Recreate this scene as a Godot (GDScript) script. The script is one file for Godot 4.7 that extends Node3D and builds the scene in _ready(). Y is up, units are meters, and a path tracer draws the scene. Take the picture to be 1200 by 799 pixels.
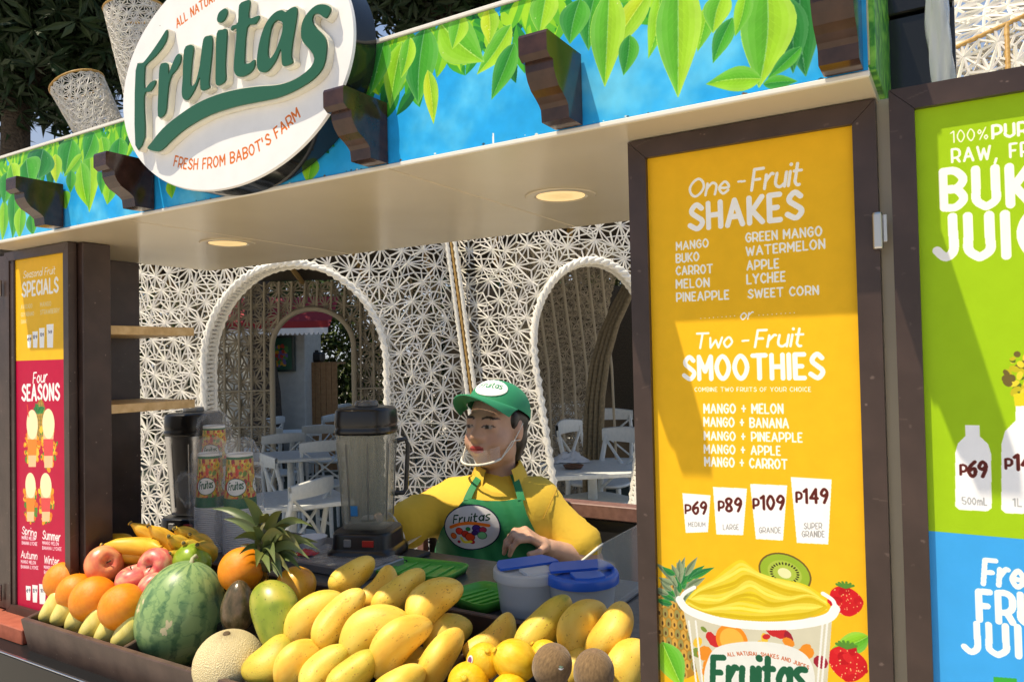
extends Node3D
# A fruit shake kiosk in front of a white lattice pavilion. x runs along the kiosk front, z towards the customer, y up, metres.
const F := 884.0                       # focal length in pixels of the 1200 x 799 photograph
const CP := Vector3(0.0, 1.6, 0.9)     # camera
const ZP := -0.077                     # plane of the menu boards' frames
const YS := 1.898                      # underside of the header
var cb := Basis()
var rng := RandomNumberGenerator.new()
var mats := {}

# ---- pixels of the photograph to points on planes of the place
func ray(x: float, y: float) -> Vector3: return cb * Vector3((x - 600.0) / F, -(y - 399.5) / F, -1.0)
func oz(x: float, y: float, z: float) -> Vector3:
	var d := ray(x, y)
	return CP + d * ((z - CP.z) / d.z)
func oy(x: float, y: float, h: float) -> Vector3:
	var d := ray(x, y)
	return CP + d * ((h - CP.y) / d.y)
func ox(x: float, y: float, v: float) -> Vector3:
	var d := ray(x, y)
	return CP + d * ((v - CP.x) / d.x)
func dp(x: float, y: float, depth: float) -> Vector3: return CP + ray(x, y) * depth

# ---- geometry collector (triangles given counter-clockwise seen from outside)
class G:
	var P := PackedVector3Array()
	var N := PackedVector3Array()
	var U := PackedVector2Array()
	var K := PackedColorArray()
	var col := Color.WHITE
	var xf := Transform3D()
	func tri(a: Vector3, b: Vector3, c: Vector3, ua := Vector2.ZERO, ub := Vector2.ZERO, uc := Vector2.ZERO) -> void:
		var p := xf * a
		var q := xf * b
		var r := xf * c
		var n := (q - p).cross(r - p).normalized()
		P.append(p); P.append(r); P.append(q)
		N.append(n); N.append(n); N.append(n)
		U.append(ua); U.append(uc); U.append(ub)
		K.append(col); K.append(col); K.append(col)
	func tris(a: Vector3, b: Vector3, c: Vector3, na: Vector3, nb: Vector3, nc: Vector3, ua := Vector2.ZERO, ub := Vector2.ZERO, uc := Vector2.ZERO) -> void:
		P.append(xf * a); P.append(xf * c); P.append(xf * b)
		N.append((xf.basis * na).normalized()); N.append((xf.basis * nc).normalized()); N.append((xf.basis * nb).normalized())
		U.append(ua); U.append(uc); U.append(ub)
		K.append(col); K.append(col); K.append(col)
	func quad(a: Vector3, b: Vector3, c: Vector3, d: Vector3) -> void:
		tri(a, b, c, Vector2(0, 1), Vector2(1, 1), Vector2(1, 0))
		tri(a, c, d, Vector2(0, 1), Vector2(1, 0), Vector2(0, 0))
	# box with chamfered edges
	func box(c: Vector3, s: Vector3, v := 0.0, b := Basis()) -> void:
		var h := s * 0.5
		var keep := xf
		xf = xf * Transform3D(b, c)
		v = minf(v, minf(h.x, minf(h.y, h.z)) * 0.9)
		var ax := [Vector3.RIGHT, Vector3.UP, Vector3.BACK]
		for i in 3:
			var e: Vector3 = ax[i]
			var f: Vector3 = ax[(i + 1) % 3]
			var g: Vector3 = ax[(i + 2) % 3]
			var he := h[i]
			var hf := h[(i + 1) % 3]
			var hg := h[(i + 2) % 3]
			for sg: float in [-1.0, 1.0]:
				var o := e * he * sg
				var p := f * (hf - v)
				var q := g * (hg - v)
				if sg > 0: quad(o - p - q, o + p - q, o + p + q, o - p + q)
				else: quad(o - p - q, o - p + q, o + p + q, o + p - q)
			if v > 0.0:
				for sf: float in [-1.0, 1.0]:
					for sg: float in [-1.0, 1.0]:
						var L := e * (he - v)
						var m := f * sf * hf + g * sg * (hg - v)
						var n := f * sf * (hf - v) + g * sg * hg
						if sf * sg > 0: quad(m - L, m + L, n + L, n - L)
						else: quad(n - L, n + L, m + L, m - L)
		if v > 0.0:
			for sx: float in [-1.0, 1.0]:
				for sy: float in [-1.0, 1.0]:
					for sz: float in [-1.0, 1.0]:
						var a := Vector3(sx * h.x, sy * (h.y - v), sz * (h.z - v))
						var bb := Vector3(sx * (h.x - v), sy * h.y, sz * (h.z - v))
						var cc := Vector3(sx * (h.x - v), sy * (h.y - v), sz * h.z)
						if sx * sy * sz > 0: tri(a, bb, cc)
						else: tri(a, cc, bb)
		xf = keep
	# extruded polygon in the xy plane from z0 (back) to z1 (front), with chamfer v at the front edge
	func prism(poly: PackedVector2Array, z0: float, z1: float, holes: Array = []) -> void:
		if Geometry2D.is_polygon_clockwise(poly):
			poly = poly.duplicate(); poly.reverse()
		var whole := poly
		for hole: PackedVector2Array in holes:   # cut a slit to each hole
			whole = G.bridge(whole, hole)
		var idx := Geometry2D.triangulate_polygon(whole)
		for i in range(0, idx.size(), 3):
			var a := whole[idx[i]]
			var b := whole[idx[i + 1]]
			var c := whole[idx[i + 2]]
			if (b - a).cross(c - a) < 0.0:
				var t := b; b = c; c = t
			tri(Vector3(a.x, a.y, z1), Vector3(b.x, b.y, z1), Vector3(c.x, c.y, z1))
			tri(Vector3(a.x, a.y, z0), Vector3(c.x, c.y, z0), Vector3(b.x, b.y, z0))
		var rings := [poly]
		rings.append_array(holes)
		for k in rings.size():
			var r: PackedVector2Array = rings[k].duplicate()
			if k > 0 and not Geometry2D.is_polygon_clockwise(r): r.reverse()
			var n := r.size()
			for i in n:
				var a := r[i]
				var b := r[(i + 1) % n]
				quad(Vector3(a.x, a.y, z0), Vector3(b.x, b.y, z0), Vector3(b.x, b.y, z1), Vector3(a.x, a.y, z1))
	static func bridge(outer: PackedVector2Array, hole: PackedVector2Array) -> PackedVector2Array:
		var h := hole.duplicate()
		if not Geometry2D.is_polygon_clockwise(h): h.reverse()
		var bi := 0
		var bj := 0
		var best := 1e9
		for i in outer.size():
			for j in h.size():
				var d := outer[i].distance_squared_to(h[j])
				if d < best:
					best = d; bi = i; bj = j
		var r := PackedVector2Array()
		for i in bi + 1: r.append(outer[i])
		for j in h.size() + 1: r.append(h[(bj + j) % h.size()] + Vector2(1e-6, 1e-6) * float(j == h.size()))
		r.append(outer[bi] + Vector2(1e-6, -1e-6))
		for i in range(bi + 1, outer.size()): r.append(outer[i])
		return r
	# smooth sheet of points, rows[v][u]
	func grid(rows: Array, wrap := false, flip := false, uv_rep := Vector2.ONE) -> void:
		var nv := rows.size()
		var nu: int = rows[0].size()
		var nn := []
		for v in nv:
			var line := PackedVector3Array()
			for u in nu:
				var r: PackedVector3Array = rows[v]
				var u0 := (u - 1 + nu) % nu if wrap else maxi(u - 1, 0)
				var u1 := (u + 1) % nu if wrap else mini(u + 1, nu - 1)
				var du := r[u1] - r[u0]
				var a: PackedVector3Array = rows[maxi(v - 1, 0)]
				var b: PackedVector3Array = rows[mini(v + 1, nv - 1)]
				var dv := b[u] - a[u]
				if du.length_squared() < 1e-14:   # pole: take the neighbouring ring's direction
					var w: PackedVector3Array = rows[1 if v == 0 else nv - 2] if nv > 2 else r
					du = w[u1] - w[u0]
				var n := du.cross(dv)
				line.append(-n.normalized() if flip else n.normalized())
			nn.append(line)
		if wrap:   # poles share one normal
			for v: int in [0, nv - 1]:
				var r0: PackedVector3Array = rows[v]
				if r0[0].distance_squared_to(r0[nu / 2]) < 1e-12:
					var s := Vector3.ZERO
					for u in nu: s += nn[v][u]
					for u in nu: nn[v][u] = s.normalized()
		for v in nv - 1:
			for u in (nu if wrap else nu - 1):
				var u2 := (u + 1) % nu
				var a: Vector3 = rows[v][u]
				var b: Vector3 = rows[v][u2]
				var c: Vector3 = rows[v + 1][u2]
				var d: Vector3 = rows[v + 1][u]
				var w := float(nu) if wrap else float(nu - 1)
				var ta := Vector2(u / w, v / float(nv - 1)) * uv_rep
				var tb := Vector2((u + 1) / w, v / float(nv - 1)) * uv_rep
				var tc := Vector2((u + 1) / w, (v + 1) / float(nv - 1)) * uv_rep
				var td := Vector2(u / w, (v + 1) / float(nv - 1)) * uv_rep
				var na: Vector3 = nn[v][u]
				var nb: Vector3 = nn[v][u2]
				var nc: Vector3 = nn[v + 1][u2]
				var nd: Vector3 = nn[v + 1][u]
				if flip:
					if a != b: tris(a, c, b, na, nc, nb, ta, tc, tb)
					if c != d: tris(a, d, c, na, nd, nc, ta, td, tc)
				else:
					if a != b: tris(a, b, c, na, nb, nc, ta, tb, tc)
					if c != d: tris(a, c, d, na, nc, nd, ta, tc, td)
	# solid of revolution about y: profile of (radius, height) from bottom to top
	func lathe(prof: PackedVector2Array, seg: int, o := Vector3.ZERO, sq := 1.0) -> void:
		var rows := []
		for p in prof:
			var r := PackedVector3Array()
			for i in seg:
				var a := TAU * i / seg
				r.append(o + Vector3(cos(a) * p.x, p.y, -sin(a) * p.x * sq))
			rows.append(r)
		grid(rows, true)
	# like lathe with sharp rings
	func turned(prof: PackedVector2Array, seg: int, o := Vector3.ZERO) -> void:
		for k in prof.size() - 1:
			lathe(PackedVector2Array([prof[k], prof[k + 1]]), seg, o)
	func tube(path: PackedVector3Array, rad: PackedFloat32Array, seg := 6, cap := true, flat := 1.0) -> void:
		var n := path.size()
		var rows := []
		var up := Vector3.UP
		for i in n:
			var t := (path[mini(i + 1, n - 1)] - path[maxi(i - 1, 0)]).normalized()
			var ref := up if absf(t.dot(up)) < 0.95 else Vector3.RIGHT
			var s := t.cross(ref).normalized()
			var w := s.cross(t).normalized()
			up = w
			var r := rad[mini(i, rad.size() - 1)]
			var row := PackedVector3Array()
			for k in seg:
				var a := TAU * k / seg
				row.append(path[i] + s * cos(a) * r + w * sin(a) * r * flat)
			rows.append(row)
		if cap:
			var a0 := PackedVector3Array()
			var a1 := PackedVector3Array()
			for k in seg:
				a0.append(path[0]); a1.append(path[n - 1])
			rows.insert(0, a0); rows.append(a1)
		grid(rows, true, true)
	# cheap stick of square section
	func rod(a: Vector3, b: Vector3, w: float, facing: Vector3, d := -1.0) -> void:
		var t := (b - a).normalized()
		var s := t.cross(facing).normalized() * w * 0.5
		var f := s.cross(t).normalized() * (w if d < 0 else d) * 0.5
		quad(a - s + f, a + s + f, b + s + f, b - s + f)
		quad(a + s - f, a - s - f, b - s - f, b + s - f)
		quad(a + s + f, a + s - f, b + s - f, b + s + f)
		quad(a - s - f, a - s + f, b - s + f, b - s - f)
	func mesh(mat: Material) -> ArrayMesh:
		var m := ArrayMesh.new()
		var arr := []
		arr.resize(Mesh.ARRAY_MAX)
		arr[Mesh.ARRAY_VERTEX] = P; arr[Mesh.ARRAY_NORMAL] = N; arr[Mesh.ARRAY_TEX_UV] = U; arr[Mesh.ARRAY_COLOR] = K
		m.add_surface_from_arrays(Mesh.PRIMITIVE_TRIANGLES, arr)
		m.surface_set_material(0, mat)
		return m

# ---- things and parts
var used := {}
func numbered(n: String) -> String:
	used[n] = used.get(n, -1) + 1
	return n if used[n] == 0 else "%s_%03d" % [n, used[n]]
func tag(o: Node3D, label: String, category: String, group := "") -> Node3D:
	o.set_meta("label", label)
	o.set_meta("category", category)
	if group: o.set_meta("group", group)
	return o
func thing(n: String, label: String, category: String, at: Vector3, group := "") -> Node3D:
	var o := Node3D.new()
	o.name = numbered(n)
	add_child(o, true)
	o.position = at
	return tag(o, label, category, group)
# geometry in world coordinates under any parent
func put(n: String, g: G, mat: Material, parent: Node3D = null) -> MeshInstance3D:
	var o := MeshInstance3D.new()
	o.mesh = g.mesh(mat)
	if parent == null:
		o.name = numbered(n)
		add_child(o, true)
	else:
		o.name = n
		parent.add_child(o, true)
		o.global_transform = Transform3D()
	return o
# geometry in the parent's own coordinates
func local(n: String, m: Mesh, parent: Node3D, at := Transform3D()) -> MeshInstance3D:
	var o := MeshInstance3D.new()
	o.mesh = m
	o.name = n
	parent.add_child(o, true)
	o.transform = at
	return o
func setting(n: String, g: G, mat: Material) -> MeshInstance3D:
	var o := put(n, g, mat)
	o.set_meta("kind", "structure")
	return o

# ---- materials: base colours are linear reflectances
func lin(r: float, g: float, b: float, a := 1.0) -> Color:
	var c := Color(r, g, b).linear_to_srgb()
	c.a = a
	return c
func mat(key: String, c: Color, rough := 0.6, metal := 0.0, spec := 0.5) -> StandardMaterial3D:
	if mats.has(key): return mats[key]
	var m := StandardMaterial3D.new()
	m.resource_name = key
	m.albedo_color = c
	m.roughness = rough
	m.metallic = metal
	m.metallic_specular = spec
	mats[key] = m
	return m
func tex(img: Image) -> ImageTexture: return ImageTexture.create_from_image(img)
# noise picture mapped through a ramp of sRGB colours
func ramp_tex(sd: int, freq: float, size: int, ramp: Gradient, type := FastNoiseLite.TYPE_SIMPLEX_SMOOTH, oct := 4, sx := 1.0) -> ImageTexture:
	var n := FastNoiseLite.new()
	n.seed = sd
	n.noise_type = type
	n.frequency = freq
	n.fractal_octaves = oct
	var w := int(size * sx)
	var im := n.get_seamless_image(w, size)
	im.convert(Image.FORMAT_L8)
	var src := im.get_data()
	var lut := PackedByteArray()
	for i in 256:
		var c := ramp.sample(i / 255.0)
		lut.append(int(c.r * 255)); lut.append(int(c.g * 255)); lut.append(int(c.b * 255))
	var out := PackedByteArray()
	out.resize(src.size() * 3)
	for i in src.size():
		var k := src[i] * 3
		out[i * 3] = lut[k]; out[i * 3 + 1] = lut[k + 1]; out[i * 3 + 2] = lut[k + 2]
	return tex(Image.create_from_data(w, size, false, Image.FORMAT_RGB8, out))
func ramp(stops: Array) -> Gradient:
	var g := Gradient.new()
	var o := PackedFloat32Array()
	var c := PackedColorArray()
	for s: Array in stops:
		o.append(s[0]); c.append(s[1])
	g.offsets = o; g.colors = c
	return g
var bumps := {}
func bump(m: StandardMaterial3D, freq: float, depth_cm: float, scale: float, type := FastNoiseLite.TYPE_SIMPLEX_SMOOTH, sd := 3) -> StandardMaterial3D:
	var key := "%f_%d_%d" % [freq, type, sd]
	if not bumps.has(key):
		bumps[key] = ramp_tex(sd, freq, 256, ramp([[0.0, Color.BLACK], [1.0, Color.WHITE]]), type, 3)
	m.heightmap_enabled = true
	m.heightmap_texture = bumps[key]
	m.heightmap_scale = depth_cm
	if m.albedo_texture == null or m.uv1_triplanar:
		m.uv1_triplanar = true
		m.uv1_scale = Vector3.ONE * scale
	return m
func tri_mat(key: String, t: Texture2D, scale: float, rough := 0.7, spec := 0.5) -> StandardMaterial3D:
	var m := mat(key, Color.WHITE, rough, 0.0, spec)
	m.albedo_texture = t
	m.uv1_triplanar = true
	m.uv1_scale = Vector3.ONE * scale
	return m
func glass(key: String, c: Color, alpha: float, rough := 0.02) -> StandardMaterial3D:
	var m := mat(key, Color(c.r, c.g, c.b, alpha), rough)
	m.transparency = BaseMaterial3D.TRANSPARENCY_ALPHA
	return m
func srgb(r: int, g: int, b: int) -> Color: return Color8(r, g, b)

# ---- flat print: a small drawing board for posters, banners and badges
var pic: Image
var p0 := Vector2.ZERO
var pscale := 1.0
var pz := 0.0
func board(x0: float, y1: float, x1: float, y0: float, z: float, per_m: float, c: Color) -> void:
	p0 = Vector2(x0, y1)
	pscale = per_m
	pz = z
	pic = Image.create(int((x1 - x0) * per_m), int((y1 - y0) * per_m), false, Image.FORMAT_RGB8)
	pic.fill(c)
func cv(x: float, y: float) -> Vector2:
	var p := oz(x, y, pz)
	return Vector2((p.x - p0.x) * pscale, (p0.y - p.y) * pscale)
func fillp(polys: Array, c: Color) -> void:
	var lo := 1e9
	var hi := -1e9
	for p: PackedVector2Array in polys:
		for v in p:
			lo = minf(lo, v.y); hi = maxf(hi, v.y)
	for y in range(maxi(0, int(lo)), mini(pic.get_height(), int(hi) + 1)):
		var yc := y + 0.5
		var xs := PackedFloat32Array()
		for p: PackedVector2Array in polys:
			var a := p[p.size() - 1]
			for b in p:
				if (a.y <= yc) != (b.y <= yc): xs.append(a.x + (yc - a.y) / (b.y - a.y) * (b.x - a.x))
				a = b
		xs.sort()
		for i in range(0, xs.size() - 1, 2):
			var xa := maxi(0, ceili(xs[i] - 0.5))
			var xb := ceili(xs[i + 1] - 0.5)
			if xb > xa: pic.fill_rect(Rect2i(xa, y, xb - xa, 1), c)
func ell(c: Vector2, r: Vector2, rot := 0.0, n := 28) -> PackedVector2Array:
	var p := PackedVector2Array()
	for i in n:
		p.append(c + Vector2(cos(TAU * i / n) * r.x, sin(TAU * i / n) * r.y).rotated(rot))
	return p
func smooth(pts: PackedVector2Array, closed := false, sub := 5) -> PackedVector2Array:
	var n := pts.size()
	if n < 3: return pts
	var out := PackedVector2Array()
	for i in (n if closed else n - 1):
		var a := pts[(i - 1 + n) % n] if closed or i > 0 else pts[0]
		var b := pts[i]
		var c := pts[(i + 1) % n]
		var d := pts[(i + 2) % n] if closed or i + 2 < n else pts[n - 1]
		for k in sub: out.append(b.cubic_interpolate(c, a, d, float(k) / sub))
	if not closed: out.append(pts[n - 1])
	return out
func stroke(pts: PackedVector2Array, r: float, c: Color) -> void:
	if pts.size() == 2 and pts[0].distance_to(pts[1]) < 0.01:
		fillp([ell(pts[0], Vector2(r, r) * 1.2, 0.0, 12)], c)
		return
	var polys := Geometry2D.offset_polyline(pts, r, Geometry2D.JOIN_ROUND, Geometry2D.END_ROUND)
	if polys.size(): fillp(polys, c)
# letters as strokes: two digits a point, base line 2, capitals to 8; ~ curve, o closed curve
const GLYPH := {
	"A": [6, "023862", "1454"], "B": [5, "0208", "~083857563505", "~053554533202"], "C": [5, "~57381705133253"], "D": [5, "0208", "~083856543202"],
	"E": [4, "48080242", "0535"], "F": [4, "480802", "0535"], "G": [5, "~57381705133253", "535535"], "H": [5, "0802", "5852", "0555"], "I": [0, "0802"],
	"J": [4, "~4846432203"], "K": [5, "0802", "5804", "1552"], "L": [4, "080242"], "M": [6, "0208346862"], "N": [5, "02085258"], "O": [6, "o3817051332536557"],
	"P": [5, "0208", "~083857553404"], "R": [5, "0208", "~083857553404", "3452"], "S": [5, "~573817163554533203"], "T": [6, "0868", "3832"],
	"U": [5, "~0805032232535558"], "V": [6, "083268"], "W": [8, "0822476288"], "X": [5, "0852", "0258"], "Y": [6, "083568", "3532"], "Z": [5, "08580252"],
	"0": [4, "o280604224446"], "1": [2, "072822"], "4": [5, "42480454"], "5": [5, "480805", "~053554422203"], "6": [4, "~4816042243452504"], "8": [4, "o28072547", "o25032243"],
	"9": [4, "~46250628474522"], "+": [6, "1555", "3337"], "'": [1, "0806"], ",": [2, "1200"], "%": [6, "o17061526", "o54435263", "5812"], "-": [5, "1545"],
	"o": [4, "o26042244"], "r": [3, "0602", "~042636"], "n": [4, "0602", "~04264542"], "e": [4, "~044426042243"], "u": [4, "~06032243", "4642"], "i": [0, "0602", "0808"],
	"t": [3, "~1814132232", "0636"], "w": [6, "0612355266"], "a": [4, "o26042244", "4642"], "s": [3, "~361605332202"], "l": [0, "0902"], "p": [4, "0600", "o26042244"],
	"g": [4, "o26042244", "~46412001"], "m": [6, "0602", "~04163532", "~34466562"], "h": [4, "0902", "~04264542"], "c": [4, "~4526042243"], " ": [2],
}
func glyph_strokes(ch: String) -> Array:
	var out := []
	for s: String in GLYPH[ch].slice(1):
		var kind := s[0]
		var t := s.substr(1) if kind in "~o" else s
		var pts := PackedVector2Array()
		for i in range(0, t.length(), 2): pts.append(Vector2(float(t[i].to_int()), float(t[i + 1].to_int()) - 2.0))
		if kind == "~": pts = smooth(pts)
		elif kind == "o":
			pts = smooth(pts, true)
			pts.append(pts[0]); pts.append(pts[1])
		out.append(pts)
	return out
func text_width(s: String, gap: float) -> float:
	var w := 0.0
	for ch in s: w += float(GLYPH[ch][0]) + gap
	return w - gap
# a line of lettering between two points, up = vector of the capitals' height
func letters(s: String, a: Vector2, b: Vector2, up: Vector2, weight: float, c: Color, slant := 0.0, gap := 2.6) -> void:
	var sx := (b - a) / text_width(s, gap)
	var r := weight * up.length()
	var x := 0.0
	for ch in s:
		for pts: PackedVector2Array in glyph_strokes(ch):
			var q := PackedVector2Array()
			for p in pts: q.append(a + sx * (x + p.x + p.y * slant) + up * (p.y / 6.0))
			stroke(q, r, c)
		x += float(GLYPH[ch][0]) + gap
# the same with its corners read in the photograph
func txt(s: String, blx: float, bly: float, brx: float, bry: float, top: float, weight: float, c: Color, slant := 0.0, gap := 2.6) -> void:
	var a := cv(blx, bly)
	var t := cv(blx, top)
	letters(s, a, cv(brx, bry), Vector2(0, t.y - a.y), weight, c, slant, gap)
func txt_c(s: String, x: float, y: float, w: float, h: float, weight: float, c: Color) -> void:
	txt(s, x - w / 2, y + h / 2, x + w / 2, y + h / 2, y - h / 2, weight, c)
# lettering along a curved base line
func txt_path(s: String, base: PackedVector2Array, height: float, weight: float, c: Color) -> void:
	var line := smooth(base, false, 10)
	var total := 0.0
	for i in line.size() - 1: total += line[i].distance_to(line[i + 1])
	var k := total / text_width(s, 2.6)
	var x := 0.0
	for ch in s:
		var w: float = GLYPH[ch][0]
		var at := (x + w * 0.5) * k
		var i := 0
		var run := 0.0
		while i < line.size() - 2 and run + line[i].distance_to(line[i + 1]) < at:
			run += line[i].distance_to(line[i + 1]); i += 1
		var d := (line[i + 1] - line[i]).normalized()
		var o := line[i] + d * (at - run)
		for pts: PackedVector2Array in glyph_strokes(ch):
			var q := PackedVector2Array()
			for p in pts: q.append(o + d * (p.x - w * 0.5) * k + d.orthogonal() * (p.y / 6.0 * height))
			stroke(q, weight * height, c)
		x += w + 2.6
func polyv(pts: Array) -> PackedVector2Array:   # [x, y, x, y ...] of the photograph on the board
	var p := PackedVector2Array()
	for i in range(0, pts.size(), 2): p.append(cv(pts[i], pts[i + 1]))
	return p
# a printed leaf: base, tip, half width, tone
func leaf(bx: float, by: float, tx: float, ty: float, hw: float, tone: int) -> void:
	var a := cv(bx, by)
	var b := cv(tx, ty)
	var w := hw * (cv(bx + 1.0, by) - a).length()
	var d := b - a
	var n := d.orthogonal().normalized()
	if n.x > 0: n = -n      # n points to the left
	var left := PackedVector2Array()
	var right := PackedVector2Array()
	var bend := rng.randf_range(-0.06, 0.06)
	var mid := PackedVector2Array()
	for i in 13:
		var t := i / 12.0
		var ww := w * sin(PI * pow(t, 0.8)) * (1.0 - 0.25 * t)
		var m := a + d * t + n * (d.length() * bend * sin(PI * t))
		mid.append(m)
		left.append(m + n * ww); right.append(m - n * ww)
	var tones := [[srgb(46, 140, 50), srgb(75, 170, 45)], [srgb(140, 205, 40), srgb(100, 185, 45)], [srgb(95, 180, 45), srgb(160, 215, 45)], [srgb(30, 110, 55), srgb(40, 130, 50)], [srgb(185, 215, 40), srgb(150, 205, 45)], [srgb(96, 116, 84), srgb(132, 150, 112)]]
	var tn: Array = tones[tone]
	var m2 := mid.duplicate()
	m2.reverse()
	var edge := left.duplicate()
	var rr := right.duplicate()
	rr.reverse()
	edge.append_array(rr)
	stroke(edge, maxf(0.5, w * 0.022), (tn[1] as Color).lightened(0.25))
	for half in 2:
		var side := left if half == 0 else right
		for band in 4:
			var f := 1.0 - band * 0.26
			var o := PackedVector2Array()
			for i in 13: o.append(mid[i].lerp(side[i], f))
			o.append_array(m2)
			var base: Color = tn[half]
			fillp([o], base.lightened(0.13 - band * 0.07) if band < 2 else base.darkened(band * 0.05 - 0.08))
	stroke(mid, maxf(0.5, w * 0.022), (tn[0] as Color).lightened(0.3))
	for i in range(2, 11):
		var vein: Color = (tn[0] as Color).lightened(0.06)
		stroke(PackedVector2Array([mid[i], mid[mini(i + 2, 12)].lerp(left[mini(i + 2, 12)], 0.75)]), 0.5, vein)
		stroke(PackedVector2Array([mid[i], mid[mini(i + 2, 12)].lerp(right[mini(i + 2, 12)], 0.75)]), 0.5, (tn[1] as Color).lightened(0.06))
func blotches(poly: PackedVector2Array, n: int, r: float, cols: Array) -> void:   # spots of colour inside an outline
	var box := Rect2(poly[0], Vector2.ZERO)
	for p in poly: box = box.expand(p)
	for i in n:
		var p := box.position + box.size * Vector2(rng.randf(), rng.randf())
		if Geometry2D.is_point_in_polygon(p, poly):
			fillp([ell(p, Vector2(r, r * rng.randf_range(0.5, 1.0)) * rng.randf_range(0.5, 1.3), rng.randf() * PI, 9)], cols[rng.randi() % cols.size()])
func speckle(amount: float, sd: int) -> void:   # print grain and slight fading in patches
	var n := FastNoiseLite.new()
	n.seed = sd
	n.frequency = 0.012
	var w := pic.get_width()
	var h := pic.get_height()
	var im := n.get_image(w, h)
	im.convert(Image.FORMAT_L8)
	var a := im.get_data()
	var d := pic.get_data()
	for i in a.size():
		var k := 1.0 + (a[i] / 255.0 - 0.5) * amount
		for c in 3: d[i * 3 + c] = clampi(int(d[i * 3 + c] * k), 0, 255)
	pic = Image.create_from_data(w, h, false, Image.FORMAT_RGB8, d)
func soften(k: float) -> void:   # printing is never sharper than this
	pic.resize(int(pic.get_width() * k), int(pic.get_height() * k), Image.INTERPOLATE_LANCZOS)
func print_mat(key: String, rough: float, coat := 0.0) -> StandardMaterial3D:
	var m := mat(key, Color.WHITE, rough)
	m.albedo_texture = tex(pic)
	m.texture_repeat = false
	m.metallic_specular = 0.3
	if coat > 0.0:
		m.clearcoat_enabled = true
		m.clearcoat = coat
		m.clearcoat_roughness = 0.2
	return m
# flat sheet carrying the board's picture, facing +z
func sheet(x0: float, y1: float, x1: float, y0: float, z: float) -> G:
	var g := G.new()
	g.quad(Vector3(x0, y0, z), Vector3(x1, y0, z), Vector3(x1, y1, z), Vector3(x0, y1, z))
	return g

func _ready() -> void:
	rng.seed = 20240
	cb = Basis(Vector3.UP, deg_to_rad(31.127)) * Basis(Vector3.RIGHT, deg_to_rad(1.299)) * Basis(Vector3.BACK, deg_to_rad(-1.205))
	var cam := Camera3D.new()
	cam.name = "camera"
	cam.fov = rad_to_deg(2.0 * atan(399.5 / F))
	cam.near = 0.05
	cam.far = 400.0
	cam.transform = Transform3D(cb, CP)
	cam.current = true
	add_child(cam)
	var env := Environment.new()
	env.background_mode = Environment.BG_SKY
	var sky := Sky.new()
	var sm := ProceduralSkyMaterial.new()
	sm.sky_top_color = Color(0.52, 0.66, 0.86)
	sm.sky_horizon_color = Color(0.9, 0.92, 0.94)
	sm.sky_curve = 0.2
	sm.ground_horizon_color = Color(0.6, 0.58, 0.54)
	sm.ground_bottom_color = Color(0.4, 0.38, 0.35)
	sm.sun_angle_max = 1.0
	sky.sky_material = sm
	env.sky = sky
	env.background_energy_multiplier = 0.72
	env.tonemap_mode = Environment.TONE_MAPPER_LINEAR
	env.tonemap_exposure = 1.2
	env.sdfgi_enabled = true
	env.ssao_enabled = true
	env.ssil_enabled = true
	var we := WorldEnvironment.new()
	we.name = "world"
	we.environment = env
	add_child(we)
	var sun := DirectionalLight3D.new()
	sun.name = "sun"
	sun.light_energy = 1.6
	sun.light_color = Color(1.0, 0.94, 0.83)
	sun.light_angular_distance = 0.5
	sun.shadow_enabled = true
	sun.basis = Basis.looking_at(Vector3(0.25, -1.0, -0.345).normalized(), Vector3.FORWARD)
	add_child(sun)
	_ground()
	_pavilion()
	_trees()
	_kiosk()
	_sign()
	_boards()
	_neighbour()
	_tray()
	_fruit()
	_counter_things()
	_furniture()
	_person()

var brown: StandardMaterial3D
var cream: StandardMaterial3D
# worn spots and dust specks in a paint's picture
func chips(m: StandardMaterial3D, n: int, c: Color, sd: int) -> void:
	pic = m.albedo_texture.get_image()
	var r := RandomNumberGenerator.new()
	r.seed = sd
	for i in n:
		var p := Vector2(r.randf_range(4, 250), r.randf_range(4, 250))
		var base := pic.get_pixel(int(p.x), int(p.y))
		var s := r.randf_range(0.5, 1.5)
		fillp([ell(p, Vector2(s * r.randf_range(0.8, 2.2), s), r.randf() * PI, 7)], base.lerp(c, r.randf_range(0.25, 0.9)))
	for i in 5:   # long faint scratches
		var a := Vector2(r.randf_range(10, 240), r.randf_range(10, 240))
		stroke(PackedVector2Array([a, a + Vector2(r.randf_range(-30, 30), r.randf_range(-8, 8))]), 0.5, pic.get_pixel(int(a.x), int(a.y)).lerp(c, 0.3))
	m.albedo_texture = tex(pic)
func _ground() -> void:
	var g := G.new()
	var paving := tri_mat("paving", ramp_tex(5, 0.02, 512, ramp([[0.0, srgb(176, 168, 154)], [0.45, srgb(194, 186, 172)], [1.0, srgb(208, 200, 186)]])), 0.35, 0.85)
	bump(paving, 0.08, 0.3, 0.35)
	g.quad(Vector3(-60, 0, 60), Vector3(60, 0, 60), Vector3(60, 0, -80), Vector3(-60, 0, -80))
	setting("ground", g, paving)

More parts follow.
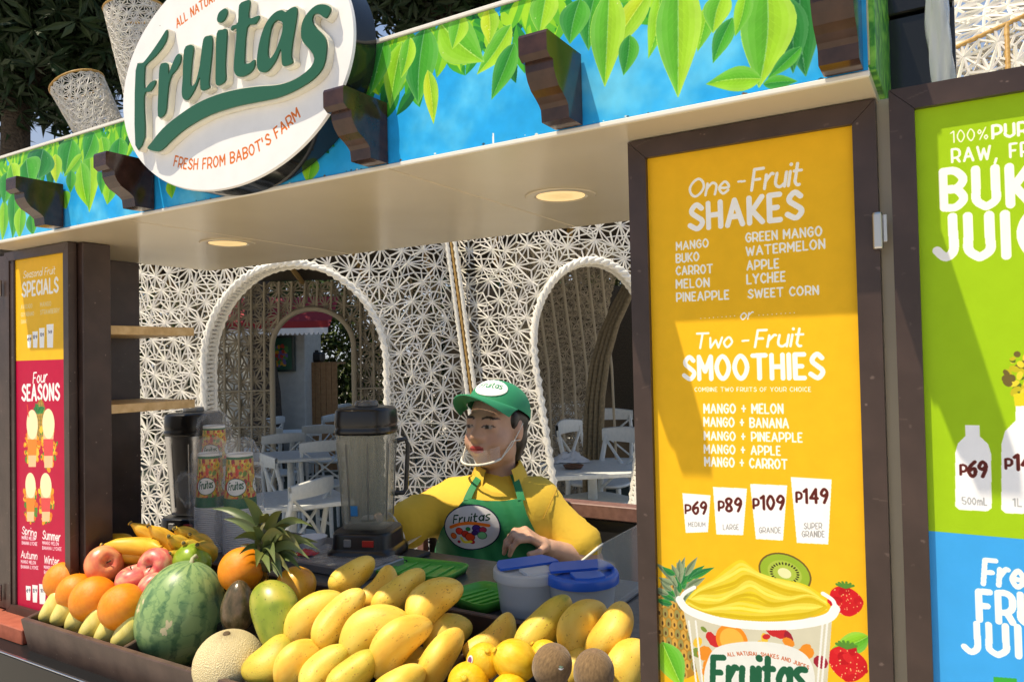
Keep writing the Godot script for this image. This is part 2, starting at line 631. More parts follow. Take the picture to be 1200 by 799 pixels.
# front-facing frame with mitred bars: outer rectangle, bar width, z of back and front; each bar a part
func frame(parent: Node3D, x0: float, y1: float, x1: float, y0: float, w: float, zb: float, zf: float, m: Material) -> void:
	var o := [Vector2(x0, y0), Vector2(x1, y0), Vector2(x1, y1), Vector2(x0, y1)]
	var i := [Vector2(x0 + w, y0 + w), Vector2(x1 - w, y0 + w), Vector2(x1 - w, y1 - w), Vector2(x0 + w, y1 - w)]
	for k in 4:
		var k2 := (k + 1) % 4
		var gap: Vector2 = (o[k2] - o[k]).normalized() * 0.0004
		var g := G.new()
		g.prism(PackedVector2Array([o[k] + gap, o[k2] - gap, i[k2] - gap, i[k] + gap]), zb, zf)
		# eased edge on the inner side
		put("frame_bar", g, m, parent)

func bracket_mesh(w: float) -> G:
	# profile in (depth, height): square nose on top, hollow below, small foot
	var prof := PackedVector2Array([Vector2(0, 0), Vector2(0, 0.094), Vector2(0.094, 0.094), Vector2(0.096, 0.090), Vector2(0.096, 0.068), Vector2(0.088, 0.062), Vector2(0.080, 0.062)])
	for p: Vector2 in [Vector2(0.079, 0.052), Vector2(0.074, 0.042), Vector2(0.066, 0.033), Vector2(0.055, 0.027), Vector2(0.046, 0.021), Vector2(0.041, 0.016), Vector2(0.039, 0.0)]: prof.append(p)
	var g := G.new()
	# prism extrudes along z; turn so that depth runs along +z and the extrusion along x
	g.xf = Transform3D(Basis(Vector3(0, 0, 1), Vector3(0, 1, 0), Vector3(-1, 0, 0)), Vector3.ZERO)
	g.prism(prof, -w * 0.5, w * 0.5)
	return g

func _kiosk() -> void:
	var wood := ramp_tex(11, 0.012, 256, ramp([[0.0, srgb(50, 36, 31)], [0.5, srgb(61, 46, 41)], [1.0, srgb(72, 55, 49)]]), FastNoiseLite.TYPE_SIMPLEX_SMOOTH, 5)
	brown = tri_mat("dark_brown_paint", wood, 3.0, 0.38)
	bump(brown, 0.05, 0.02, 3.0)
	chips(brown, 46, srgb(128, 112, 104), 33)
	var lacquer := tri_mat("dark_brown_lacquer", ramp_tex(12, 0.02, 256, ramp([[0.0, srgb(48, 31, 25)], [1.0, srgb(72, 48, 39)]])), 6.0, 0.13)
	cream = tri_mat("cream_laminate", ramp_tex(13, 0.01, 256, ramp([[0.0, srgb(206, 193, 165)], [1.0, srgb(216, 203, 176)]])), 0.8, 0.2)
	var white := mat("white_edge", lin(0.78, 0.76, 0.7), 0.5)
	var XL := -2.06      # left end of the header
	var XR := -0.083     # right end
	var YT := 2.097      # top of the header
	var ZB := -0.66      # back of the header
	var k := thing("fruit_kiosk", "dark brown fruit shake kiosk with a leaf printed header over its open counter", "kiosk", Vector3(-1.07, 0, -0.33))
	# header: hollow box of boards
	var g := G.new()
	for q: Array in [[XL, -1.462], [-1.459, -0.764], [-0.761, XR]]:
		g = G.new()
		g.box(Vector3((q[0] + q[1]) / 2, YS + 0.006, ZB / 2 - 0.001), Vector3(q[1] - q[0], 0.012, -ZB - 0.004), 0.0012)
		put("soffit_panel", g, cream, k)
	g = G.new()
	g.box(Vector3((XL + XR) / 2, YS + 0.003, 0.0005), Vector3(XR - XL + 0.002, 0.006, 0.005), 0.001)
	put("soffit_lip", g, white, k)
	g = G.new()
	g.box(Vector3((XL + XR) / 2, YT - 0.09, -0.012), Vector3(XR - XL, 0.18, 0.016), 0.0)
	put("header_board", g, cream, k)
	g = G.new()
	g.box(Vector3((XL + XR) / 2, YT + 0.004, -0.012), Vector3(XR - XL + 0.004, 0.006, 0.03), 0.001)
	put("top_edge", g, white, k)
	_banner(k, XL, XR, YT)
	# right return of the header, printed leaf green
	g = G.new()
	var green := tri_mat("green_print", ramp_tex(14, 0.03, 256, ramp([[0.0, srgb(28, 96, 40)], [0.45, srgb(60, 140, 45)], [0.6, srgb(110, 180, 60)], [1.0, srgb(140, 205, 80)]])), 5.0, 0.35)
	g.box(Vector3(XR + 0.001, (YS + YT) / 2 + 0.006, ZB / 2 - 0.012), Vector3(0.01, YT - YS - 0.014, -ZB - 0.02), 0.001)
	put("header_side", g, green, k)
	g = G.new()
	g.box(Vector3(XL + 0.006, (YS + YT) / 2 + 0.006, ZB / 2 - 0.012), Vector3(0.01, YT - YS - 0.014, -ZB - 0.02), 0.001)
	put("header_side", g, cream, k)
	# brackets under the header's print
	var bw := 0.040
	var xs := [oz(21, 209.6, 0.094).x, oz(182, 245, 0.0).x, oz(405, 103, 0.094).x, oz(642.8, 37.5, 0.094).x, oz(1018, 92, 0.0).x - 0.004]
	for x: float in xs:
		g = bracket_mesh(bw)
		for i in g.P.size(): g.P[i] += Vector3(x - bw * 0.5, YS + 0.007, 0.0035)
		put("bracket", g, lacquer, k)
	# two recessed lamps in the soffit
	var warm := mat("lamp_lens", lin(0.9, 0.8, 0.6), 0.4)
	warm.emission_enabled = true
	warm.emission = Color(1.0, 0.83, 0.52)
	warm.emission_energy_multiplier = 0.62
	for q: Array in [[266.5, 284.5], [657, 229]]:
		var c := oy(q[0], q[1], YS)
		g = G.new()
		var p := PackedVector2Array()
		g.turned(PackedVector2Array([Vector2(0.066, -0.0005), Vector2(0.064, -0.003), Vector2(0.050, -0.003), Vector2(0.045, -0.0012)]), 40, c)
		var dl := put("downlight", g, cream, k)
		g = G.new()
		g.lathe(PackedVector2Array([Vector2(0.0, -0.0022), Vector2(0.0455, -0.0012)]), 40, c)
		put("lamp_lens", g, warm, dl)
		var l := SpotLight3D.new()
		l.name = "downlight_glow"
		l.light_color = Color(1.0, 0.83, 0.55)
		l.light_energy = 0.02
		l.light_size = 0.04
		l.spot_angle = 60
		l.spot_range = 5.0
		l.shadow_enabled = true
		k.add_child(l)
		l.global_transform = Transform3D(Basis.looking_at(Vector3.DOWN, Vector3.FORWARD), c + Vector3(0, -0.006, 0))
	# left cabinet: block behind the menu frame, open shelves behind it
	var xi := -1.79      # its inner face
	var xo := -2.052
	g = G.new()
	g.box(Vector3((xi + xo) / 2 - 0.02, (YS + 0.95) / 2, -0.1355), Vector3(xi - xo + 0.04, YS - 0.95 - 0.002, 0.069), 0.002)
	put("cabinet_block", g, brown, k)
	g = G.new()
	g.box(Vector3(xo - 0.003, (YS + 0.95) / 2, -0.289), Vector3(0.02, YS - 0.95 - 0.002, 0.236), 0.001)
	put("cabinet_wall", g, brown, k)
	var ply := tri_mat("plywood_edge", ramp_tex(15, 0.03, 256, ramp([[0.0, srgb(190, 158, 108)], [0.5, srgb(208, 178, 128)], [1.0, srgb(222, 196, 150)]])), 4.0, 0.5)
	for q: float in [386.5, 479.5]:
		var y := ox(135, q, xi).y
		g = G.new()
		g.box(Vector3((xi + xo) / 2, y, -0.289), Vector3(xi - xo - 0.014, 0.022, 0.234), 0.001)
		put("shelf", g, ply, k)
	# counter behind the fruit tray, base cabinet below
	var stone := tri_mat("counter_top_laminate", ramp_tex(16, 0.05, 256, ramp([[0.0, srgb(60, 60, 62)], [1.0, srgb(88, 88, 90)]])), 4.0, 0.3)
	g = G.new()
	g.box(Vector3(-1.07, 1.065, -0.545), Vector3(1.93, 0.03, 0.39), 0.002)
	put("counter_top", g, stone, k)
	g = G.new()
	g.box(Vector3(-1.07, 0.525, -0.40), Vector3(1.95, 1.05, 0.5), 0.002)
	put("counter_base", g, mat("black_paint", lin(0.018, 0.018, 0.019), 0.4), k)
	# ledge the tray stands on and its bright edge
	g = G.new()
	g.box(Vector3(-1.23, 0.77, -0.062), Vector3(2.3, 0.36, 0.165), 0.003)
	put("front_ledge", g, mat("black_gloss", lin(0.014, 0.014, 0.015), 0.35, 0.0, 0.35), k)
	g = G.new()
	g.box(Vector3(-1.23, 0.951, 0.018), Vector3(2.26, 0.003, 0.007), 0.001)
	put("ledge_trim", g, mat("bright_metal", lin(0.7, 0.7, 0.7), 0.25, 1.0), k)
	# posts to the ground at the four corners
	for c: Vector2 in [Vector2(-2.0, -0.13), Vector2(-0.13, -0.13), Vector2(-2.0, -0.6), Vector2(-0.13, -0.6)]:
		g = G.new()
		var hgt := 0.95 if c.y > -0.3 else YS - 0.002
		g.box(Vector3(c.x, hgt / 2, c.y), Vector3(0.05, hgt - 0.002, 0.05), 0.002)
		if c.y < -0.3 and c.x < -1.0: continue
		put("post", g, brown, k)
	# half-height back boards behind the worker, with a gap to walk through
	g = G.new()
	var ra := oz(503, 640, -1.3)
	var rb := oz(744, 594, -1.3)
	g.box(Vector3((ra.x + rb.x) / 2 + 0.3, rb.y - 0.02, -1.3), Vector3(rb.x - ra.x + 0.6, 0.045, 0.06), 0.003)
	var pinky := tri_mat("worn_brown_paint", ramp_tex(17, 0.03, 256, ramp([[0.0, srgb(110, 78, 70)], [1.0, srgb(138, 102, 92)]])), 4.0, 0.5)
	put("back_rail", g, pinky, k)
	g = G.new()
	g.box(Vector3((ra.x + rb.x) / 2 + 0.3, (rb.y - 0.045) / 2, -1.3), Vector3(rb.x - ra.x + 0.58, rb.y - 0.05, 0.03), 0.002)
	put("back_board", g, mat("black_paint", lin(0.02, 0.02, 0.02), 0.5), k)
	for x: float in [ra.x, rb.x + 0.5]:
		g = G.new()
		g.box(Vector3(x, (rb.y - 0.045) / 2, -1.262), Vector3(0.03, rb.y - 0.05, 0.03), 0.002)
		put("back_post", g, pinky, k)
	# side board on the right closes the counter
	g = G.new()
	g.box(Vector3(-0.1, 0.54, -0.42), Vector3(0.02, 1.07, 0.45), 0.002)
	put("side_board", g, brown, k)

# printed header: blue sky with hanging leaves, two vinyl sheets
func _banner(k: Node3D, xl: float, xr: float, yt: float) -> void:
	var xm := -1.06
	for part in 2:
		var x0 := xl if part == 0 else xm
		var x1 := xm if part == 0 else xr
		board(x0, yt, x1, YS + 0.004, 0.0, 1950.0, srgb(60, 170, 235))
		# printed sky
		var n := FastNoiseLite.new()
		n.seed = 9 + part
		n.frequency = 0.0028
		var w := pic.get_width()
		var h := pic.get_height()
		var im := n.get_image(w, h)
		im.convert(Image.FORMAT_L8)
		var a := im.get_data()
		var d := PackedByteArray()
		d.resize(w * h * 3)
		for i in a.size():
			var t := smoothstep(0.3, 0.95, a[i] / 255.0)
			d[i * 3] = int(lerpf(40, 104, t)); d[i * 3 + 1] = int(lerpf(166, 202, t)); d[i * 3 + 2] = int(lerpf(236, 243, t))
		pic = Image.create_from_data(w, h, false, Image.FORMAT_RGB8, d)
		rng.seed = 77 + part
		# leafy band along the top, drawn from dark to bright
		var m := pic.get_width()
		for layer in 3:
			for i in 110:
				var u := rng.randf()
				var X := lerpf(x0 - 0.02, x1 + 0.02, u)
				var deep := 0.075 + 0.03 * sin(X * 5.0) + 0.02 * sin(X * 13.0)
				var Y := yt - rng.randf_range(-0.03, deep * (1.0 - 0.28 * layer))
				var ang := rng.randf_range(-0.9, 0.9)
				var L := rng.randf_range(0.035, 0.075)
				_leaf_at(Vector2(X, Y), Vector2(X + sin(ang) * L, Y - cos(ang) * L), rng.randf_range(0.008, 0.015), [3, 0, 2][layer] if rng.randf() < 0.6 else [0, 2, 1][layer])
		for l: Array in [
				# right half
				[938, -10, 945, 92, 20, 3], [920, 0, 930, 88, 16, 3], [773, -4, 760, 70, 10, 1], [762, -8, 712, 66, 13, 4], [700, -12, 690, 60, 14, 0], [714, -8, 709, 103, 17, 2], [738, 45, 731, 90, 10, 0],
				[680, 2, 668, 52, 15, 0], [641, -8, 632, 40, 14, 2], [831, 10, 818, 62, 10, 1], [848, -5, 836, 40, 14, 2], [859, 25, 836, 76, 10, 0], [899, -14, 890, 105, 27, 2], [893, 98, 828, 101, 13, 1], [895, 104, 935, 98, 7, 0], [795, -24, 795, 116, 22, 2],
				[875, -6, 862, 44, 9, 1], [940, 60, 900, 95, 8, 0],
				# middle
				[599, 32, 559, 88, 11, 2], [516, 30, 567, 73, 17, 1], [498, 35, 490, 123, 17, 0], [471, 52, 457, 128, 12, 1], [501, 86, 508, 147, 7, 4], [603, 54, 576, 118, 11, 0], [572, 12, 573, 52, 9, 4], [451, 48, 434, 111, 11, 0], [540, 20, 530, 58, 10, 2], [480, 46, 470, 92, 8, 2], [626, 56, 627, 86, 5, 4],
				# left of the oval sign
				[104, 174, 104, 250, 9, 2], [94, 194, 102, 243, 8, 1], [84, 166, 76, 207, 12, 0], [96, 184, 74, 207, 4, 1], [83, 203, 82, 227, 5, 0], [64, 184, 65, 215, 6, 4], [128, 216, 125, 241, 7, 1], [120, 194, 119, 229, 5, 0], [118, 164, 121, 190, 7, 1], [50, 178, 44, 210, 14, 3], [30, 190, 36, 222, 13, 0], [74, 228, 77, 246, 6, 1],
				[4, 238, 2, 284, 5, 1], [16, 222, 14, 281, 7, 0], [24, 246, 22, 281, 6, 1], [36, 254, 38, 277, 6, 0], [8, 205, 4, 240, 8, 0], [12, 195, 20, 226, 7, 2], [140, 165, 138, 196, 9, 0], [110, 158, 98, 188, 9, 0],
				# seen under the sign
				[199, 215, 201, 234, 5, 1], [366, 188, 360, 217, 9, 1], [345, 180, 340, 205, 8, 0]]:
			leaf(l[0], l[1] - 3, l[2], l[3], l[4] * 1.3, l[5])
		# small blossoms and scuffs of the vinyl
		for i in 34:
			var c := Vector2(rng.randf() * m, rng.randf_range(0.02, 0.3) * pic.get_height())
			fillp([ell(c, Vector2(1.6, 1.2), rng.randf() * 3.0, 7)], srgb(225, 235, 190))
		for i in 26:
			var c := Vector2(rng.randf() * m, pic.get_height() - rng.randf_range(0.0, 7.0))
			var s := rng.randf_range(1.0, 6.0)
			fillp([PackedVector2Array([c, c + Vector2(s, -s * 0.6), c + Vector2(s * 2.2, 0.5), c + Vector2(s, s * 0.7)])], [srgb(235, 232, 225), srgb(120, 90, 70), srgb(60, 90, 110)][i % 3])
		fillp([PackedVector2Array([cv(577, 158), cv(579, 158), cv(579, 176), cv(577, 176)])], srgb(240, 240, 238))
		speckle(0.1, 31 + part)
		soften(0.6)
		var m3 := print_mat("leaf_banner_%d" % part, 0.4, 0.08)
		put("banner_sheet", sheet(x0 + 0.0003, yt, x1 - 0.0003, YS + 0.007, 0.0), m3, k)
func _leaf_at(b: Vector2, t: Vector2, hw: float, tone: int) -> void:
	var a := (b - p0) * Vector2(pscale, -pscale)
	var e := (t - p0) * Vector2(pscale, -pscale)
	var n := (e - a).orthogonal().normalized() * hw * pscale
	var cols := [[srgb(46, 140, 50), srgb(75, 170, 45)], [srgb(140, 205, 40), srgb(100, 185, 45)], [srgb(95, 180, 45), srgb(160, 215, 45)], [srgb(26, 98, 48), srgb(38, 122, 50)], [srgb(185, 215, 40), srgb(150, 205, 45)]][tone] as Array
	var A := PackedVector2Array([a])
	var B := PackedVector2Array([a])
	for i in range(1, 7):
		var s := i / 7.0
		A.append(a.lerp(e, s) + n * sin(PI * s)); B.append(a.lerp(e, s) - n * sin(PI * s))
	A.append(e); B.append(e)
	fillp([A], cols[0])
	fillp([B], cols[1])

# oval sign on the header
func _sign() -> void:
	var c := Vector3(-1.073, 2.098, 0.0)
	var rx := 0.297
	var ry := 0.2
	var zf := 0.055
	var s := thing("oval_sign", "white oval sign with raised green lettering and a black rim on the leaf printed header", "sign", c)
	var oval := PackedVector2Array()
	var inner := PackedVector2Array()
	for i in 120:
		var a := TAU * i / 120.0
		oval.append(Vector2(c.x + cos(a) * rx, c.y + sin(a) * ry))
		inner.append(Vector2(c.x + cos(a) * (rx - 0.002), c.y + sin(a) * (ry - 0.002)))
	var g := G.new()
	# rim as smooth band
	var rows := [PackedVector3Array(), PackedVector3Array()]
	for p in oval:
		rows[0].append(Vector3(p.x, p.y, 0.006)); rows[1].append(Vector3(p.x, p.y, zf - 0.004))
	g.grid(rows, true)
	var back := G.new()
	put("rim", g, mat("black_gloss_rim", lin(0.012, 0.013, 0.015), 0.08), s)
	board(c.x - rx, c.y + ry, c.x + rx, c.y - ry, zf, 1700.0, srgb(236, 236, 236))
	txt_path("FRESH FROM BABOT'S FARM", polyv([203, 194, 218, 197.8, 240, 197.5, 265, 192.5, 290, 184, 313, 170.5, 335, 152, 351, 137]), 12.0 * (cv(260, 190) - cv(260, 191)).length(), 0.09, srgb(214, 112, 40))
	txt_path("ALL NATURAL SHAKES AND JUICES", polyv([207, 32.5, 221, 21.5, 229, 16, 246, 4, 262, -5, 280, -12, 300, -17, 325, -19, 350, -14]), 10.5 * (cv(220, 20) - cv(220, 21)).length(), 0.09, srgb(214, 112, 40))
	fillp([ell(cv(187, 30), Vector2(1.8, 1.8), 0.0, 9)], srgb(120, 120, 120))
	speckle(0.03, 5)
	g = G.new()
	# face sheet with uv
	for i in 120:
		var a := inner[i]
		var b := inner[(i + 1) % 120]
		var o := Vector2(c.x, c.y)
		g.tri(Vector3(o.x, o.y, zf), Vector3(a.x, a.y, zf), Vector3(b.x, b.y, zf), Vector2(0.5, 0.5), Vector2((a.x - c.x + rx) / (2 * rx), (c.y + ry - a.y) / (2 * ry)), Vector2((b.x - c.x + rx) / (2 * rx), (c.y + ry - b.y) / (2 * ry)))
		var a3 := Vector3(a.x, a.y, zf)
		var b3 := Vector3(b.x, b.y, zf)
		g.tri(Vector3(oval[i].x, oval[i].y, zf - 0.004), Vector3(oval[(i + 1) % 120].x, oval[(i + 1) % 120].y, zf - 0.004), b3, Vector2(0.02, 0.5), Vector2(0.02, 0.5), Vector2(0.02, 0.5))
		g.tri(Vector3(oval[i].x, oval[i].y, zf - 0.004), b3, a3, Vector2(0.02, 0.5), Vector2(0.02, 0.5), Vector2(0.02, 0.5))
	put("face", g, print_mat("sign_face", 0.3), s)
	# raised script: outlines read off enlargements of the photograph (units of 0.1502 px from 140, 0)
	var T := 865.5
	var shapes := {
		"letter_F": [[365, 230, 362, 300, 330, 365, 270, 440, 205, 500, 190, 545, 190, 690, 235, 645, 275, 625, 270, 660, 235, 712, 185, 748, 190, 1068, 120, 1132, 122, 550, 180, 490, 250, 400, 315, 305]],
		"letter_r": [[310, 520, 345, 490, 372, 500, 378, 580, 400, 520, 430, 450, 455, 420, 474, 430, 470, 480, 440, 540, 405, 580, 380, 650, 368, 750, 352, 881, 297, 906, 300, 700]],
		"letter_u": [[500, 390, 545, 350, 572, 370, 560, 470, 548, 640, 560, 670, 590, 640, 625, 500, 650, 310, 690, 280, 718, 290, 715, 420, 692, 640, 698, 680, 650, 705, 628, 690, 622, 600, 580, 700, 530, 775, 495, 770, 482, 720, 490, 600]],
		"letter_i": [[755, 262, 800, 232, 830, 228, 832, 300, 820, 500, 822, 620, 780, 660, 748, 650, 748, 500]],
		"letter_dot": [[815, 66, 832, 72, 836, 100, 815, 150, 785, 175, 762, 168, 758, 140, 775, 95]],
		"letter_t": [[T + 65, 40, T + 120, 5, T + 148, 10, T + 138, 140, T + 220, 120, T + 190, 185, T + 125, 215, T + 105, 470, T + 120, 495, T + 150, 490, T + 185, 465, T + 178, 530, T + 130, 580, T + 70, 598, T + 30, 570, T + 25, 480, T + 45, 230, T + 4, 236, T + 10, 200, T + 55, 175]],
		"letter_a": [[T + 470, 62, T + 515, 62, T + 505, 180, T + 480, 330, T + 470, 440, T + 482, 485, T + 430, 512, T + 400, 500, T + 390, 380, T + 350, 470, T + 290, 550, T + 240, 562, T + 208, 530, T + 205, 440, T + 230, 300, T + 275, 180, T + 340, 100, T + 400, 78, T + 425, 95],
			[T + 300, 290, T + 320, 200, T + 360, 155, T + 400, 170, T + 405, 200, T + 395, 270, T + 350, 395, T + 308, 455, T + 288, 430, T + 290, 360]],
		"letter_s": [[T + 775, 85, T + 740, 140, T + 690, 108, T + 650, 110, T + 635, 150, T + 650, 200, T + 720, 270, T + 745, 330, T + 742, 420, T + 720, 520, T + 660, 600, T + 580, 660, T + 470, 720, T + 350, 765, T + 200, 796, 900, 831, 700, 896, 520, 996, 400, 1096, 340, 1156, 290, 1181, 215, 1158, 250, 1106, 330, 1006, 450, 906, 600, 806, 750, 741, 900, 701, T + 200, 676, T + 350, 665, T + 450, 640, T + 540, 595, T + 610, 540, T + 645, 490, T + 650, 440, T + 620, 390, T + 560, 320, T + 548, 250, T + 560, 170, T + 600, 100, T + 660, 45, T + 720, 33, T + 770, 50]],
	}
	var green := mat("green_acrylic", lin(0.018, 0.105, 0.052), 0.32)
	var ivory := mat("ivory_acrylic", lin(0.78, 0.74, 0.62), 0.25)
	for nm: String in shapes:
		var rings := []
		for ring: Array in shapes[nm]:
			var p := PackedVector2Array()
			for i in range(0, ring.size(), 2):
				var q := oz(140.0 + ring[i] * 0.1502, ring[i + 1] * 0.1502, zf + 0.015)
				p.append(Vector2(q.x, q.y))
			p = smooth(p, true, 3)
			if Geometry2D.is_polygon_clockwise(p): p.reverse()
			rings.append(p)
		var base: PackedVector2Array = Geometry2D.offset_polygon(rings[0], 0.0028, Geometry2D.JOIN_ROUND)[0]
		var hb := []
		if rings.size() > 1: hb = [Geometry2D.offset_polygon(rings[1], -0.0028, Geometry2D.JOIN_ROUND)[0]]
		g = G.new()
		g.prism(base, zf + 0.0005, zf + 0.012, hb)
		var lt := put(nm, g, ivory, s)
		g = G.new()
		g.prism(rings[0], zf + 0.0122, zf + 0.015, rings.slice(1))
		put("green_front", g, green, lt)

# menu boards: frames are parts of the kiosk's shutters, posters lie in them
func cup_shape(x0: float, y0: float, x1: float, y1: float, x2: float, y2: float, x3: float, y3: float) -> void:
	fillp([polyv([x0, y0, x1, y1, x2, y2, x3, y3])], srgb(250, 250, 248))
func pineapple_print(cx: float, cy: float, w: float, h: float) -> void:
	var p := cv(cx, cy)
	var s := Vector2(w, h) * (cv(cx + 1, cy) - p).length() * 0.5
	fillp([ell(p, s)], srgb(176, 128, 44))
	for j in range(-5, 6):
		for i in range(-4, 5):
			var c := p + Vector2((i + 0.5 * (j & 1)) / 4.5 * s.x, j / 5.5 * s.y)
			if ((c - p) / s).length() < 0.96:
				fillp([ell(c, Vector2(s.x / 9.5, s.y / 10.5))], srgb(206, 160, 70) if (i + j) % 2 else srgb(150, 140, 78))
				fillp([ell(c + Vector2(0, s.y * 0.02), Vector2(s.x / 26.0, s.y / 24.0), 0.0, 7)], srgb(92, 66, 34))
func strawberry_print(cx: float, cy: float, r: float) -> void:
	var c := cv(cx, cy)
	var s := r * (cv(cx + 1, cy) - c).length()
	var o := PackedVector2Array()
	for v: Vector2 in [Vector2(-0.95, -0.45), Vector2(-0.4, -0.85), Vector2(0.35, -0.75), Vector2(0.95, -0.2), Vector2(0.85, 0.5), Vector2(0.15, 1.05), Vector2(-0.55, 0.85), Vector2(-1.0, 0.25)]: o.append(c + v * s)
	o = smooth(o, true, 5)
	fillp([o], srgb(206, 28, 36))
	blotches(o, 14, s * 0.3, [srgb(212, 38, 42), srgb(196, 24, 34), srgb(186, 18, 30)])
	for i in 46:
		var q := c + Vector2(rng.randf_range(-1, 1), rng.randf_range(-1, 1)) * s
		if Geometry2D.is_point_in_polygon(q, o): fillp([ell(q, Vector2(s * 0.03, s * 0.05), 0.3, 7)], srgb(240, 190, 120))
	for k in 6:
		var a := -2.7 + k * 0.42
		stroke(PackedVector2Array([c + Vector2(-0.05, -0.8) * s, c + Vector2(-0.05, -0.8) * s + Vector2(cos(a), sin(a) * 0.6) * s * 0.6]), s * 0.08, srgb(86, 140, 50))
func fruit_cup(cx: float, cy: float, w: float, h: float) -> void:   # small printed parfait glass
	fillp([polyv([cx - w * 0.5, cy - h * 0.4, cx + w * 0.5, cy - h * 0.4, cx + w * 0.36, cy + h * 0.5, cx - w * 0.36, cy + h * 0.5])], srgb(245, 200, 150))
	fillp([polyv([cx - w * 0.47, cy - h * 0.1, cx + w * 0.47, cy - h * 0.1, cx + w * 0.4, cy + h * 0.25, cx - w * 0.4, cy + h * 0.25])], srgb(238, 140, 50) if rng.randf() < 0.5 else srgb(225, 80, 80))
	var p := cv(cx, cy - h * 0.42)
	fillp([ell(p, Vector2(w * 0.55, h * 0.17) * (cv(cx + 1, cy) - cv(cx, cy)).length())], srgb(250, 238, 190))

func _boards() -> void:
	var white := srgb(248, 247, 242)
	var wine := srgb(92, 34, 30)
	# ---- right board, yellow: frame outer corners read in the photograph
	var a := oz(735.5, 168, ZP)
	var b := oz(1025.5, 113, ZP)
	var b0 := b
	var x0 := a.x
	var x1 := b.x
	var y1 := YS - 0.002
	var y0 := 1.02
	var k := thing("menu_board", "yellow menu board listing shakes and smoothies in a dark brown frame", "menu board", Vector3((x0 + x1) / 2, y0, ZP))
	frame(k, x0, y1, x1, y0, 0.0255, ZP - 0.02, ZP, brown)
	var zp := ZP - 0.008
	var px0 := x0 + 0.0255
	var px1 := x1 - 0.0255
	var py1 := y1 - 0.0255
	var py0 := y0 + 0.0255
	board(px0, py1, px1, py0, zp, 2400.0, srgb(240, 186, 30))
	rng.seed = 4
	txt("One", 807, 231, 853, 226, 211, 0.075, white, 0.25, 1.4)
	txt("-", 863, 222, 876, 221, 204, 0.075, white)
	txt("Fruit", 881, 223, 937, 216, 199, 0.075, white, 0.25, 1.6)
	txt("SHAKES", 809, 269, 939, 254.5, 241, 0.11, white, 0.0, 2.8)
	for t: Array in [["MANGO", 793, 293, 830, 289, 284], ["BUKO", 793, 307.5, 819, 305, 298], ["CARROT", 793, 322, 835, 319.5, 312.5], ["MELON", 793, 337.5, 831, 335.5, 328], ["PINEAPPLE", 793.5, 353, 854, 350, 343.5],
			["GREEN MANGO", 874.5, 283.5, 963, 275.7, 273.5], ["WATERMELON", 875, 299.5, 966.5, 290.6, 289.5], ["APPLE", 876, 316, 912.5, 313.5, 306], ["LYCHEE", 876, 332.5, 920, 329, 322], ["SWEET CORN", 877, 349, 959, 344.6, 339.5]]:
		txt(t[0], t[1], t[2], t[3], t[4], t[5], 0.105, white)
	txt("or", 867.5, 374.5, 881.5, 373.5, 363, 0.07, white, 0.25, 1.4)
	for i in 9:
		fillp([ell(cv(821.5 + i * 4.95, 373 - i * 0.36), Vector2(1.6, 1.6), 0.0, 8)], white)
		fillp([ell(cv(889.5 + i * 5.2, 369.2 - i * 0.36), Vector2(1.6, 1.6), 0.0, 8)], white)
	txt("Two", 814, 408, 857, 406.5, 391, 0.075, white, 0.25, 1.4)
	txt("-", 868, 408, 880, 407, 391, 0.07, white)
	txt("Fruit", 885, 406.5, 939, 405, 387, 0.075, white, 0.25, 1.6)
	txt("SMOOTHIES", 802, 444, 964, 442.5, 418.5, 0.104, white, 0.0, 2.8)
	txt("COMBINE TWO FRUITS OF YOUR CHOICE", 814.5, 458.5, 950.5, 458.5, 453.8, 0.085, white)
	txt("MANGO + MELON", 825.5, 483.6, 917.5, 484, 473.5, 0.1, white)
	txt("MANGO + BANANA", 825.5, 499, 924, 501, 489, 0.1, white)
	txt("MANGO + PINEAPPLE", 826, 515, 940, 517.5, 505.5, 0.1, white)
	txt("MANGO + APPLE", 826, 530.5, 914.5, 533, 521, 0.1, white)
	txt("MANGO + CARROT", 826.5, 545.5, 922.5, 549, 535.5, 0.1, white)
	var Z := 0.4491
	var q := func(x: float, y: float) -> Vector2: return Vector2(740 + x * Z, 440 + y * Z)
	for c: Array in [[133, 306, 207, 312, 200, 408, 142, 410], [213, 290, 302, 294, 292, 416, 222, 414], [310, 282, 407, 286, 396, 430, 325, 426], [416, 264, 523, 270, 514, 440, 432, 436]]:
		var v := []
		for i in 4:
			var w: Vector2 = q.call(c[i * 2], c[i * 2 + 1])
			v.append(w.x); v.append(w.y)
		cup_shape(v[0], v[1], v[2], v[3], v[4], v[5], v[6], v[7])
	for t: Array in [["69", 178, 345, 34, 30], ["89", 267, 337, 38, 33], ["109", 368, 331, 58, 34], ["149", 481, 314, 60, 35]]:
		var w: Vector2 = q.call(t[1], t[2])
		txt_c(t[0], w.x, w.y, t[3] * Z, t[4] * Z, 0.1, wine)
		var w2: Vector2 = q.call(t[1] - t[3] * 0.5 - 13, t[2] + 3)
		txt_c("P", w2.x, w2.y, 8 * Z + 2, t[4] * 0.7 * Z, 0.12, wine)
	for t: Array in [["MEDIUM", 171, 388, 44, 11], ["LARGE", 260, 395, 40, 13], ["GRANDE", 362, 403, 56, 14], ["SUPER", 474, 392, 46, 15], ["GRANDE", 475, 413, 58, 15]]:
		var w: Vector2 = q.call(t[1], t[2])
		txt_c(t[0], w.x, w.y, t[3] * Z, t[4] * Z, 0.07, srgb(150, 150, 150))
	# pictures at the foot of the poster
	pineapple_print(q.call(128, 650).x, q.call(128, 650).y, 62, 118)
